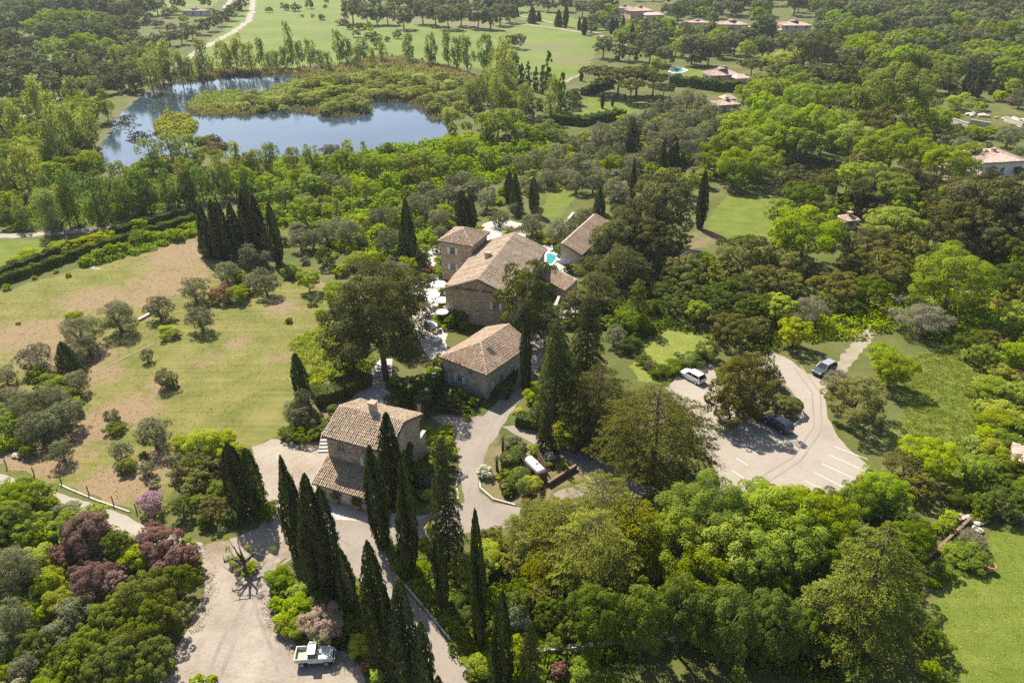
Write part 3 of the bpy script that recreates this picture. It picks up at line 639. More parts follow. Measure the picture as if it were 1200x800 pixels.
# --- main farmhouse: gable to the front
h3, L3, W3, z3 = house('farmhouse', 'large stone farmhouse with broad gabled tan roof and one stone chimney', (521.7, 337.5), (600, 347.5), (568, 283.7), 6.0, 2.4,
    wall='stone', tile='tile_tan', chim=((4.2, 10.2, 1.0, 1.1),), ops=[('f', 8.3, 3.2, 1.0, 1.3, 'shut'), ('f', 5.9, 6.15, .5, .45, 'plain'), ('f', 6.2, 3.9, .4, .6, 'plain'), ('f', 2.6, .9, .9, 1.2, 'plain'), ('l', 4, 1, 1, 2, 'door'), ('l', 9, 1, 1, 1.3, 'shut')])
h4, L4, W4, z4 = house('tower_house', 'small two storey square stone house with reddish pyramid roof and white shutters', (516, 281), (552.5, 286.7), (531.7, 266), 8.0, 1.5, front='hip', back='hip',
    wall='stone', tile='tile_pink', ops=[('f', 1.9, 5.6, 1.0, 1.25, 'shut'), ('f', 1.9, 2.4, 1.0, 1.25, 'shut'), ('r', 2.0, 5.6, .9, 1.2, 'plain'), ('l', 1.6, 5.6, .9, 1.2, 'shut')])
def shed(name, label, r1, r0, low, z1_, z0, tile, wallm, ops, cat):
    """one-pitch building: r1/r0 = far and near ends of the high edge, low = a point under the low eave"""
    A, B_ = pt(*r1, z1_), pt(*r0, z1_); y = (B_ - A); W_ = y.length; y.normalize(); x = Vector((y.y, -y.x, 0)); Q = pt(*low, z0)
    dep = (Q - B_).dot(-x)
    t = thing(name, label, cat, (A.x, A.y, 0), math.atan2(x.y, x.x))
    mb = MB(); mb.box((.15, W_ / 2, z1_ / 2), (.3, W_, z1_)); mb.build('back_wall', wallm, t)
    leanto(t, W_, dep, z0, z1_, tile, wallm, ops); return t
shed('low_barn', 'long low outbuilding with pinkish tiled roof right of the swimming pool', (697, 251), (659, 285), (681, 297), 4.4, 2.8, 'tile_pink', M['stone_pale'], [(2, .9, .8, 1.0, 'plain'), (6, .02, 1.0, 2.0, 'door'), (9, .9, .8, 1.0, 'plain')], 'outbuilding')
shed('annexe', 'small low tiled annexe between the farmhouse and the turquoise pool', (675, 328), (644, 311), (655, 334), 3.6, 2.4, 'tile_pink', M['stone_pale'], [(1.0, .8, .7, .9, 'plain')], 'outbuilding')
house('garden_hut', 'small ochre garden hut with dark tiles under the pines right of the houses', (796, 302), (815, 305), (800, 292), 2.6, .7, front='hip', back='hip', wall='plaster_p', tile='tile_pink', ops=[('f', 1.0, .02, .9, 1.9, 'door'), ('l', .8, .9, .6, .8, 'plain')], cat='hut', oh=.3)

# --- villas in the distance: plain volumes with hipped roofs and windows
def villa(name, label, px, py, L, W, ze, rise, rz, wall, tile, wing=None, nw=3, cat='villa'):
    ops = []
    for i in range(nw):
        a = L * (i + .5) / nw - .6
        ops.append(('f', a, .9, 1.2, 1.5, 'shut' if i % 2 else 'plain'))
        if ze > 5: ops.append(('f', a, 3.7, 1.2, 1.4, 'plain'))
    ops.append(('l', W * .4, 1, 1.2, 1.4, 'plain')); ops.append(('r', W * .4, 1, 1.2, 1.4, 'plain'))
    P = pt(px, py); u = Vector((math.cos(rz), math.sin(rz), 0)); A = P - u * L / 2
    q = proj((A.x, A.y, ze))
    t, *_ = house(name, label, (q[0], q[1]), None, None, ze, rise, 'hip', 'hip', wall, tile, ops, cat, .5, .5, .8, chim=((L * .55, W * .5, .9, .9),), L=L, W=W, dirpx=rz)
    if wing:
        (wx, wy, wl, ww, wz) = wing
        mb = MB(); mb.box((wx, wy, wz / 2), (wl, ww, wz)); g = mb.build('wing', M[wall], t)
        mb = MB(); mb.add([(wx - wl / 2 - .4, wy - ww / 2 - .4, wz), (wx + wl / 2 + .4, wy - ww / 2 - .4, wz), (wx + wl / 2 + .4, wy + ww / 2 + .4, wz), (wx - wl / 2 - .4, wy + ww / 2 + .4, wz), (wx - wl / 4, wy, wz + 1.2), (wx + wl / 4, wy, wz + 1.2)],
            [(0, 1, 5, 4), (1, 2, 5), (2, 3, 4, 5), (3, 0, 4), (3, 2, 1, 0)]); mb.build('wing_roof', M[tile], g)
    return t
villa('villa', 'hazy cream villa with salmon hipped roof and two low wings behind the cypresses', 858, 40, 16, 10, 5.0, 2.0, R(-4), 'plaster_w', 'tile_pale', (19, 4, 6, 6, 2.8), 3)
villa('villa', 'hazy pink roofed villa with a low left wing in the wood at top right', 932, 42, 17, 11, 5.4, 2.2, R(3), 'plaster_w', 'tile_pale', (-3.5, 4, 8, 7, 3), 3)
villa('villa', 'stepped salmon villa at the top right of the lane in the distance', 752, 23, 16, 12, 5.2, 2.4, R(12), 'plaster_p', 'tile_pale', (14, -4, 12, 9, 3.5), 4)
villa('villa', 'low pale villa with a tan roof left of the stepped salmon villa', 731, 16, 12, 8, 3.4, 1.6, R(-8), 'plaster_w', 'tile_pale', None, 3)
villa('villa', 'small farthest villa with a salmon roof above the purple trees', 821, 8, 18, 12, 5.4, 2.0, R(5), 'plaster_w', 'tile_pale', None, 3)
villa('villa', 'pale grey roofed bungalow left of the hazy cream villa', 817, 33, 14, 9, 3.0, 1.2, R(-3), 'plaster_w', 'tile_pale', None, 3)
villa('villa', 'far white villa at the very top edge among grey pines', 1043, 4, 18, 12, 5, 1.8, R(6), 'plaster_w', 'tile_pale', None, 3)
villa('villa', 'low ochre villa in the pines at the far upper left', 227, 19, 16, 9, 3.2, 1.4, R(-4), 'plaster_w', 'tile_pale', None, 3)
villa('villa', 'low pale villa at the far upper left corner', 22, 9, 20, 10, 3.4, 1.5, R(-3), 'plaster_w', 'tile_pale', None, 3)
villa('pool_house', 'terracotta roofed pool house on the lawn right of the far pool', 850, 97, 13, 8, 3.0, 2.2, R(14), 'plaster_p', 'tile_pale', (12, -2, 7, 6, 2.4), 2)
villa('pool_house', 'small house with salmon roof and white gable among the grey olives', 854, 133, 8, 6, 3.0, 1.2, R(18), 'plaster_w', 'tile_pale', (6, 5, 4, 4, 4.2), 2)
villa('villa', 'bright pale roofed house at the right edge above the big pine', 1172, 207, 12, 11, 4.0, 1.2, R(10), 'plaster_w', 'tile_pale', (-7.5, 2, 5, 7, 2.6), 3)
villa('garden_hut', 'pale roof showing between the bright oaks at the right', 996, 269, 2.8, 2.6, 2.2, .5, R(15), 'plaster_w', 'tile_pale', None, 1, 'hut')
villa('garden_hut', 'hut with a reddish roof half hidden at the right edge', 1207, 562, 4, 3.2, 2.4, .7, R(-30), 'plaster_p', 'tile_pale', None, 1, 'hut')
# ================================================================== FOLIAGE
nr = np.random.default_rng(11)
def unit(a): return a / np.maximum(np.linalg.norm(a, axis=1, keepdims=True), 1e-6)
def quads(pos, nrm, size, aspect=1.5, axis=None, fold=0.0):
    """one leaf spray per row: a pointed quad lying across its normal"""
    n = len(pos); nrm = unit(nrm)
    a = axis if axis is not None else nr.normal(size=(n, 3))
    a = unit(a - nrm * np.sum(a * nrm, 1, keepdims=True)); c = np.cross(nrm, a)
    s = np.asarray(size).reshape(-1, 1) * np.ones((n, 1)); l = s * aspect * 0.5; w_ = s * 0.5
    off = nr.uniform(-.35, .35, size=(n, 1))
    V = np.stack([pos - a * l, pos + c * w_ + a * l * off, pos + a * l, pos - c * w_ - a * l * off], 1)
    return V.reshape(-1, 3)
def np_mesh(name, V, T, mats, extra=None):
    """V: leaf quads (4 per leaf), T: tint per leaf; extra: MB with wood -> 2nd material"""
    nq = len(V) // 4; ev = np.zeros((0, 3)); efs = []
    if extra is not None and extra.v: ev = np.array(extra.v); efs = extra.f
    allv = np.concatenate([V, ev]).astype(np.float32)
    li = np.concatenate([np.arange(nq * 4), np.array([i + nq * 4 for f in efs for i in f], dtype=np.int64)]).astype(np.int32)
    cnt = np.concatenate([np.full(nq, 4), np.array([len(f) for f in efs], dtype=np.int64)]).astype(np.int32)
    me = bpy.data.meshes.new(name)
    me.vertices.add(len(allv)); me.vertices.foreach_set('co', allv.ravel())
    me.loops.add(len(li)); me.loops.foreach_set('vertex_index', li)
    me.polygons.add(len(cnt)); me.polygons.foreach_set('loop_start', np.concatenate([[0], np.cumsum(cnt)[:-1]]).astype(np.int32))
    me.polygons.foreach_set('loop_total', cnt)
    for m_ in mats: me.materials.append(m_)
    me.polygons.foreach_set('material_index', np.concatenate([np.zeros(nq), np.ones(len(efs))]).astype(np.int32))
    a = me.attributes.new('tint', 'FLOAT', 'POINT')
    a.data.foreach_set('value', np.concatenate([np.repeat(T, 4), np.full(len(ev), .5)]).astype(np.float32))
    me.update(); me.validate(); return me
def sph(n):
    return unit(nr.normal(size=(n, 3)))
def lobes(nl, zc, rx, rz, lr, flat=0.85, shell=(.62, .95), zmin=-.75, pts=None):
    """centres and radii of the leaf clumps that make a crown"""
    out = []; tries = 0; ph = nr.uniform(0, 6.28)
    while len(out) < nl and tries < nl * 60:
        tries += 1
        d = sph(1)[0]
        if d[2] < zmin: continue
        q = nr.uniform(*shell); wob = 1 + .2 * math.sin(3 * math.atan2(d[1], d[0]) + ph) + .1 * math.sin(7 * math.atan2(d[1], d[0]) + 2 * ph) + .12 * math.sin(5 * d[2] + nl)
        p = np.array([d[0] * rx * q * wob, d[1] * rx * q * wob, zc + d[2] * rz * q])
        r = nr.uniform(*lr)
        if any(np.linalg.norm(p - o[0]) < (r + o[1]) * .48 for o in out) and tries < nl * 40: continue
        out.append((p, r))
    return out
def fill_lobes(L, n, leaf, aspect, jit, flat=.8, upb=.25, ctr=(0, 0, .5), fuzz=.0, bias=.5, nup=.55):
    w_ = np.array([r * r for _, r in L]); w_ = w_ / w_.sum()
    idx = nr.choice(len(L), n, p=w_)
    c = np.array([p for p, _ in L])[idx]; r = np.array([q for _, q in L])[idx][:, None]
    d = sph(n); out = unit(c - np.array(ctr) + 1e-4)
    d = unit(d + out * bias + np.array([0, 0, upb]))
    rad = r * (1 - np.abs(nr.normal(0, .16, size=(n, 1)))) * (1 + nr.exponential(fuzz + 1e-4, size=(n, 1)) * (fuzz > 0))
    pos = c + d * rad * np.array([1, 1, flat])
    nrm = unit(d + nr.normal(0, jit * .85, size=(n, 3)) + np.array([0, 0, nup]))
    lt_ = nr.uniform(0.15, .85, size=len(L))[idx]
    T = np.clip(lt_ * .6 + nr.normal(.2, .16, size=n), 0, 1)
    return quads(pos, nrm, leaf * nr.uniform(.6, 1.35, size=n), aspect), T
def trunk_mb(L, h0, r0, nlimb=9, bend=.03, top=None, n=6):
    mb = MB(); z1_ = h0
    p = [(0, 0, -.02), (bend * .4, bend * .3, z1_ * .5), (bend, bend * .5, z1_)]
    mb.tube(p, [r0 * 1.25, r0 * .9, r0 * .7], n)
    if L and nlimb:
        order = sorted(range(len(L)), key=lambda i: nr.random())[:nlimb]
        for i in order:
            e = Vector(L[i][0]); s = Vector(p[2]) if nr.random() < .6 else Vector(p[1]).lerp(Vector(p[2]), nr.uniform(.5, 1))
            mid = s.lerp(e, .5) + Vector((0, 0, -.02 + .05 * nr.random()))
            mb.tube([s, mid, e], [r0 * .5, r0 * .3, r0 * .12], 5)
    return mb

def g_oak(n, q):
    L = lobes(74, .57, .45, .39, (.055, .125)); V, T = fill_lobes(L, n, q, 1.3, .42, ctr=(0, 0, .5), nup=.95, fuzz=.07, flat=.74); return V, T, trunk_mb(L, .42, .03, 9)
def g_dense(n, q):      # holm oak: many small tight clumps down to the ground
    L = lobes(70, .5, .45, .44, (.06, .115), shell=(.7, .98)); V, T = fill_lobes(L, n, q, 1.2, .6); return V, T, trunk_mb(L, .3, .035, 6)
def g_bush(n, q):
    L = lobes(26, .42, .4, .46, (.11, .2), zmin=-.55); V, T = fill_lobes(L, n, q, 1.4, .6, ctr=(0, 0, .3)); return V, T, trunk_mb(L, .15, .02, 4)
def g_olive(n, q):
    L = lobes(46, .52, .43, .43, (.09, .15), shell=(.5, .95), zmin=-.85); V, T = fill_lobes(L, n, q, 2.6, .9, fuzz=.12); return V, T, trunk_mb(L, .33, .045, 7, .06)
def g_pine(n, q):       # open crown of flattened plates on bare limbs
    L = lobes(60, .57, .46, .4, (.065, .13), shell=(.35, 1.0), zmin=-.75)
    V, T = fill_lobes(L, n, q, 1.9, .6, flat=.62, upb=.35, fuzz=.06); return V, T, trunk_mb(L, .6, .024, 16, .05)
def g_fpine(n, q):
    L = lobes(48, .56, .45, .40, (.075, .14), shell=(.55, .98)); V, T = fill_lobes(L, n, q, 1.5, .55, flat=.7, upb=.3, fuzz=.04); return V, T, trunk_mb(L, .4, .028, 10)
def g_umbrella(n, q):   # stone pine: a closed parasol
    L = lobes(44, .72, .47, .2, (.09, .14), shell=(.6, 1.0), zmin=-.2); V, T = fill_lobes(L, n, q, 1.6, .65, flat=.62, upb=.4, fuzz=.03); return V, T, trunk_mb(L, .58, .028, 12, .03)
def g_willow(n, q):     # tall loose crown of upright sprays, trunk showing
    L = []
    for i in range(44):
        z = nr.uniform(.2, .97); r = .5 * math.sin(min(1, (z - .1) * 1.3) * math.pi * .55 + .25) * (1.08 - z * .62)
        a = nr.uniform(0, 6.283); k = math.sqrt(nr.uniform(.1, 1)); L.append((np.array([math.cos(a) * r * k, math.sin(a) * r * k, z]), nr.uniform(.06, .125)))
    V, T = fill_lobes(L, n, q, 2.2, .9, flat=1.1, fuzz=.2, bias=.25); mb = trunk_mb(L, .5, .022, 12, .03)
    mb.tube([(.03, .015, .5), (.02, 0, .93)], [.02, .005], 5); return V, T, mb
def g_poplar(n, q):
    L = []
    for i in range(40):
        z = nr.uniform(.08, .97); r = .42 * (math.sin(max(.05, z) ** .8 * math.pi) ** .6 * .8 + .1) * (1 if z < .7 else 1.25 - z * .4)
        a = nr.uniform(0, 6.283); k = math.sqrt(nr.uniform(0, 1)); L.append((np.array([math.cos(a) * r * k, math.sin(a) * r * k, z]), nr.uniform(.07, .1)))
    P = [(p * np.array([1, 1, 1]), r) for p, r in L]
    V, T = fill_lobes(P, n, q, 1.5, .8, flat=.55, fuzz=.1); mb = MB(); mb.tube([(0, 0, -.01), (0, 0, .9)], [.05, .01], 6); return V, T, mb
def prof_cyp(z): return np.where(z < .25, .30 + .8 * z, np.where(z < .5, .5, .5 * np.clip((1 - z) / .5, 0, 1) ** .72))
def g_cypress(n, q, prof=prof_cyp):
    if prof is prof_cyp:
        pb, pe, pz = nr.uniform(.4, .62), nr.uniform(.48, .75), nr.uniform(.15, .3)
        prof = lambda z: np.where(z < pz, .27 + (.5 - .27) * z / pz, np.where(z < pb, .5, .5 * np.clip((1 - z) / (1 - pb), 0, 1) ** pe))
        wide = False
    else: wide = True
    z = nr.uniform(0, 1, size=int(n * 1.6)) ; keep = nr.uniform(size=len(z)) < (prof(z) * 1.7 + .1); z = z[keep][:n]; m_ = len(z)
    a = nr.uniform(0, 6.283, size=m_)
    flute = 1 + .13 * np.sin(a * 3 + 4 * z) + .09 * np.sin(a * 7 - 9 * z + 2) + .08 * np.sin(z * 46 + a * 3) + .05 * np.sin(z * 90 - a * 5)
    r = prof(z) * flute * (1 - np.abs(nr.normal(0, .1, size=m_))) * np.where(nr.uniform(size=m_) < .09, nr.uniform(1, 1.22, size=m_), 1)
    pos = np.stack([np.cos(a) * r, np.sin(a) * r, .012 + z * .985 + nr.normal(0, .004, size=m_)], 1)
    out = np.stack([np.cos(a), np.sin(a), np.full(m_, .35)], 1)
    nrm = unit(out + nr.normal(0, .45, size=(m_, 3)))
    ax = np.stack([np.cos(a) * .25, np.sin(a) * .25, np.ones(m_) * .9], 1) + nr.normal(0, .25, size=(m_, 3))
    T = np.clip(.5 + .3 * np.sin(a * 4 + 5 * z) + .2 * np.sin(9 * z + 2 * a + nr.uniform(0, 6)) + nr.normal(0, .2, size=m_), 0, 1)
    # height is stretched by the object's scale, so squash the sprays here
    V = quads(pos, nrm, q * nr.uniform(.6, 1.3, size=m_), .7 if wide else .36, ax)
    mb = MB(); mb.tube([(0, 0, -.01), (0, 0, .5), (0, 0, .93)], [.09, .06, .01], 6); return V, T, mb
def prof_wide(z): return np.where(z < .12, .36 + 1.1 * z, .5 * np.clip((1 - z) / .88, 0, 1) ** .6)
def g_cone(n, q): return g_cypress(n, q, prof_wide)
def branches(n, q, nb, zf, lf, droop, spread, up, aspect=2.0, tw=.35):
    """flat sprays carried on real boughs, tier over tier"""
    B = []; mb = MB()
    for i in range(nb):
        z = zf(i / nb); L_ = lf(z) * nr.uniform(.75, 1.08); a = i * 2.39996 + nr.uniform(-.3, .3)
        B.append((z, L_, a, nr.uniform(0.1, .9)))
        d = Vector((math.cos(a), math.sin(a), 0))
        mb.tube([Vector((0, 0, z)), d * L_ * .55 + Vector((0, 0, z + up * L_ * .4 - droop * L_ * .27 - .014)), d * L_ * .9 + Vector((0, 0, z + up * L_ * .66 - droop * L_ * .8 - .012))], [.006, .004, .0015], 4, cap=False)
    w_ = np.array([b_[1] ** 1.6 for b_ in B]); w_ /= w_.sum(); idx = nr.choice(nb, n, p=w_)
    z, L_, a, tt = [np.array([b_[k] for b_ in B])[idx] for k in range(4)]
    # herringbone: side twigs leave each bough at nodes, and the bough's own tip
    NN = 7; node = nr.integers(0, NN, size=n); t0 = .14 + .86 * (node + .5) / NN; sd = nr.choice([-1.0, 1.0], size=n); sv = np.sqrt(nr.uniform(0, 1, size=n))
    lf_ = spread * L_ * (1.25 - .95 * t0) * 1.5; ang = a + sd * (1.0 - .35 * t0) + nr.normal(0, .10, size=n)
    own = nr.uniform(size=n) < .16; t0 = np.where(own, np.sqrt(nr.uniform(.04, 1, size=n)), t0); sv = np.where(own, 0, sv)
    px_ = np.cos(a) * t0 * L_ + np.cos(ang) * sv * lf_; py_ = np.sin(a) * t0 * L_ + np.sin(ang) * sv * lf_
    t = np.hypot(px_, py_) / L_
    zz = z + up * L_ * t * .75 - droop * L_ * t ** 2.2 - sv * lf_ * .28 + nr.normal(0, .007, size=n)
    pos = np.stack([px_ + nr.normal(0, .006, size=n), py_ + nr.normal(0, .006, size=n), zz], 1)
    nrm = unit(np.stack([np.cos(a) * .3, np.sin(a) * .3, np.ones(n)], 1) + nr.normal(0, .4, size=(n, 3)))
    ax = np.stack([np.cos(ang), np.sin(ang), -.3 * np.ones(n)], 1) + nr.normal(0, tw, size=(n, 3))
    T = np.clip(tt * .35 + np.where(own, t0, sv) * .5 + nr.normal(.05, .14, size=n), 0, 1)  # golden tips, but also sunlit tips and a shaded interior put into the tint
    mb.tube([(0, 0, -.01), (0, 0, .5), (0, 0, .97)], [.03, .02, .004], 7)
    return quads(pos, nrm, q * nr.uniform(.6, 1.35, size=n), aspect, ax), T, mb
def g_fir(n, q):
    return branches(n, q, 120, lambda f: .04 + .94 * f ** .9, lambda z: .5 * (1.02 - z) ** .62 * (.75 + .25 * min(1, z * 6)) + .03, .22, .34, .12)
def g_layer(n, q):      # tiered conifer, pointed, boughs drooping at the tips
    return branches(n, q, 62, lambda f: .08 + .88 * f ** .85, lambda z: .5 * (1.0 - z) ** .45 * nr.uniform(.72, 1.08) + .03, .26, .34, .16)
def g_cedar(n, q):
    return branches(n, q, 60, lambda f: .2 + .78 * f ** .85, lambda z: .5 * math.sqrt(max(.03, 1 - ((z - .3) / .72) ** 2)) * (.7 if z < .3 else 1), .16, .36, .14)
def g_ball(n, q):
    d = sph(n); d[:, 2] = np.abs(d[:, 2]) * 1.0 - .35; d = unit(d); L = 1 + .04 * np.sin(d[:, 0] * 9) * np.sin(d[:, 1] * 8)
    pos = d * .5 * L[:, None] * (1 - np.abs(nr.normal(0, .05, size=(n, 1)))) + np.array([0, 0, .5]); nrm = unit(d + nr.normal(0, .45, size=(n, 3)))
    mb = MB(); mb.tube([(0, 0, -.02), (0, 0, .5)], [.05, .03], 6); return quads(pos, nrm, q * nr.uniform(.6, 1.3, size=n), 1.3), np.clip(nr.normal(.5, .22, size=n), 0, 1), mb
def g_bare(n, q):       # bare knotted tree with a few leaves
    mb = MB(); mb.tube([(0, 0, -.02), (.04, .02, .2), (-.03, .05, .38)], [.06, .045, .04], 7); ends = []
    for i in range(9):
        a = i * .7 + nr.uniform(-.7, .7); l1 = nr.uniform(.12, .44); s = Vector((-.03, .05, .3 + .08 * nr.random()))
        e = s + Vector((math.cos(a) * l1, math.sin(a) * l1, nr.uniform(.1, .35))); m1 = s.lerp(e, .5) + Vector((nr.normal(0, .1), nr.normal(0, .1), nr.uniform(-.02, .12)))
        mb.tube([s, m1, e], [.03, .022, .012], 6)
        for k in range(3):
            e2 = e + Vector((nr.normal(0, .1), nr.normal(0, .1), nr.uniform(.02, .16))); mb.tube([e, e2], [.011, .003], 4); ends.append((np.array(e2), .07))
    V, T = fill_lobes(ends[::5], n // 9, q, 1.4, .8, fuzz=.2); return V, T, mb

# kind: generator, material, height / width, crown centre / height, leaf size in width units (hi, mid, low), names
KIND = {
 'o': (g_oak, 'oak', .95, .58, 'oak_tree', 'bright green broadleaf tree', 'tree'),
 'y': (g_oak, 'yoak', .95, .58, 'young_oak', 'yellow green broadleaf tree', 'tree'),
 'g': (g_oak, 'dgreen', .95, .58, 'broadleaf_tree', 'deep green broadleaf tree', 'tree'),
 'r': (g_oak, 'plum', .85, .55, 'plum_tree', 'purple leaved plum tree', 'tree'),
 'j': (g_oak, 'judas', .85, .55, 'judas_tree', 'pink and green flowering tree', 'tree'),
 'i': (g_olive, 'pink', .8, .55, 'judas_tree', 'pink flowering tree', 'tree'),
 'h': (g_dense, 'holm', .85, .52, 'holm_oak', 'brownish green holm oak', 'tree'),
 'H': (g_dense, 'dgreen', .85, .52, 'evergreen_tree', 'dense deep green evergreen tree', 'tree'),
 'G': (g_dense, 'rgreen', .85, .52, 'evergreen_tree', 'rounded olive green evergreen tree', 'tree'),
 'v': (g_olive, 'olive', .92, .52, 'olive_tree', 'grey green olive tree', 'olive tree'),
 't': (g_olive, 'twig', .8, .55, 'bare_tree', 'greyish thin leaved tree', 'tree'),
 'p': (g_pine, 'pine', 1.0, .58, 'pine_tree', 'olive green pine', 'pine'),
 'P': (g_umbrella, 'pine', .85, .68, 'umbrella_pine', 'flat topped umbrella pine', 'pine'),
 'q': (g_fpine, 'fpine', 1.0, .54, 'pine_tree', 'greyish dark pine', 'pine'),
 'w': (g_willow, 'willow', 1.5, .55, 'willow_tree', 'pale olive green waterside tree', 'tree'),
 'W': (g_willow, 'poplar', 1.7, .55, 'poplar_tree', 'tall green waterside poplar', 'tree'),
 'l': (g_poplar, 'poplar', 3.0, .5, 'lombardy_poplar', 'slender green poplar', 'poplar'),
 'c': (g_cypress, 'cypress', 5.0, .5, 'cypress_tree', 'dark column cypress', 'cypress'),
 'C': (g_cone, 'cypress', 2.4, .5, 'cypress_tree', 'broad dark cypress', 'cypress'),
 'f': (g_fir, 'fir', 2.2, .5, 'fir_tree', 'dark conical fir', 'fir'),
 'F': (g_layer, 'lcedar', 1.2, .5, 'conifer_tree', 'yellow green conical conifer', 'conifer'),
 'k': (g_cedar, 'cedar', .85, .55, 'cedar_tree', 'broad dark green cedar', 'cedar'),
 'K': (g_cedar, 'gcedar', .75, .58, 'cedar_tree', 'golden cedar', 'cedar'),
 'L': (g_layer, 'lcedar', 1.1, .48, 'cedar_tree', 'light green cedar', 'cedar'),
 'b': (g_bush, 'bush', .75, .42, 'shrub', 'bright green shrub', 'shrub'),
 'd': (g_bush, 'dgreen', .75, .42, 'shrub', 'dark green shrub', 'shrub'),
 'u': (g_bush, 'yoak', .7, .42, 'shrub', 'yellow green shrub', 'shrub'),
 's': (g_bush, 'sedge', .62, .42, 'willow_bush', 'rounded pale green willow bush', 'shrub'),
 'z': (g_bush, 'olive', .75, .42, 'shrub', 'grey green shrub', 'shrub'),
 'x': (g_bush, 'red', .75, .42, 'shrub', 'reddish brown shrub', 'shrub'),
 'e': (g_bush, 'flower', .75, .42, 'flowering_shrub', 'white flowering shrub', 'shrub'),
 'E': (g_bush, 'ybush', .75, .42, 'flowering_shrub', 'yellow flowering shrub', 'shrub'),
 'n': (g_ball, 'hedge', .85, .5, 'clipped_shrub', 'clipped round shrub', 'shrub'),
 'B': (g_bare, 'bush', .9, .5, 'knotted_tree', 'bare knotted tree', 'tree'),
}
LOD = {3: 24000, 2: 11500, 1: 3800, 0: 1100}
NVAR = {3: 2, 2: 3, 1: 4, 0: 3}
def leafsize(gen, n):
    k = {g_cypress: 6.2, g_cone: 4.2, g_poplar: 2.6, g_olive: 1.35, g_willow: 1.35, g_pine: 1.7, g_fir: 2.0, g_cedar: 1.45, g_layer: 1.45, g_bare: 1.4, g_ball: 2.6}.get(gen, 2.1)
    return k / math.sqrt(n)
PROTO = {}
def proto(kind, lod):
    """mesh pair (crown, wood) shared by every tree of that shape; colours are set per object"""
    gen, mname, hr = KIND[kind][:3]; key = (gen.__name__, lod)
    if key not in PROTO:
        PROTO[key] = []
        for _ in range(NVAR[lod]):
            n = int(LOD[lod] * (.6 if gen is g_willow and lod else 1) * (1.5 if lod == 3 and gen in (g_cedar, g_layer, g_pine) else 1))
            V, T, mb = gen(n, leafsize(gen, n))
            if lod == 0: PROTO[key].append((np_mesh(gen.__name__[2:] + '_small', V, T, [M['oak'], M['bark']], mb), None))
            else:
                crown = np_mesh(gen.__name__[2:] + '_crown', V, T, [M['oak']])
                wd = bpy.data.meshes.new('trunk'); wd.from_pydata(mb.v, [], mb.f); wd.materials.append(M['bark']); wd.polygons.foreach_set('use_smooth', [True] * len(mb.f)); wd.update()
                PROTO[key].append((crown, wd))
    return PROTO[key]
TREES = []      # (root, kind, zone, px, py, width, labelled)
prng = random.Random(9)
def plant(kind, base, wid, hgt, label=None, group=None, rot=None, wpx=None, mat=None, zone=None, part='crown', lean=0.0):
    gen, mname, hr, cr, name, adj, cat = KIND[kind]
    k = wpx if wpx is not None else wid * ppm(base)
    big = {g_cypress: 16, g_cone: 16, g_fir: 20, g_poplar: 14}.get(gen, 0)
    if big: lod = 3 if k > 60 else 2 if k > 26 else 1 if k > 9 else 0
    else: lod = 3 if k > 95 else 2 if k > 46 else 1 if k > 24 else 0
    crown, wd = prng.choice(proto(kind, lod))
    rot = prng.uniform(0, 6.283) if rot is None else rot
    if wd is None:
        o = link(name, crown, None, base); o.material_slots[0].link = 'OBJECT'; o.material_slots[0].material = M[mat or mname]
    else:
        o = empty(name, base); c = link('foliage' if cat == 'shrub' else 'crown', crown, o); c.material_slots[0].link = 'OBJECT'; c.material_slots[0].material = M[mat or mname]
        st = link('stem' if cat == 'shrub' else 'trunk', wd, o)
        if gen is g_willow or kind in 'tvo': st.material_slots[0].link = 'OBJECT'; st.material_slots[0].material = M['bark_grey']
    o.rotation_euler = (prng.uniform(-.03, .03), lean + prng.uniform(-.03, .03), rot); o.scale = (wid, wid, hgt)
    tag(o, label, cat, group)
    x, y, _ = proj((base[0], base[1], hgt * cr))
    TREES.append([o, kind, zone, x, y, wid, hgt])
    return o
def round_tree(kind, cx, cy, wpx, label=None, hm=1.0, group=None, mat=None, zone=None):
    hr, cr = KIND[kind][2] * hm, KIND[kind][3]; hc = 0.0
    for _ in range(6):
        P = pt(cx, cy, hc); wid = wpx / ppm(P); h = hr * wid; hc = cr * h
    P = pt(cx, cy, hc)
    return plant(kind, Vector((P.x, P.y, 0)), wid, h, label, group, wpx=wpx, mat=mat, zone=zone)
def tall_tree(kind, x, ytop, ybase, wpx, label=None, group=None, mat=None, zone=None):
    """x is the middle of the visible column"""
    bx = x
    for _ in range(5):
        B = pt(bx, ybase); lo, hi = 0.2, 58.0
        for _ in range(40):
            mid = (lo + hi) / 2
            if proj((B.x, B.y, mid))[1] > ytop: lo = mid
            else: hi = mid
        bx += (x - proj((B.x, B.y, lo / 2))[0])
    P = Vector((B.x, B.y, lo / 2)); wid = wpx / ppm(P)
    return plant(kind, B, wid, lo, label, group, wpx=wpx, mat=mat, zone=zone)

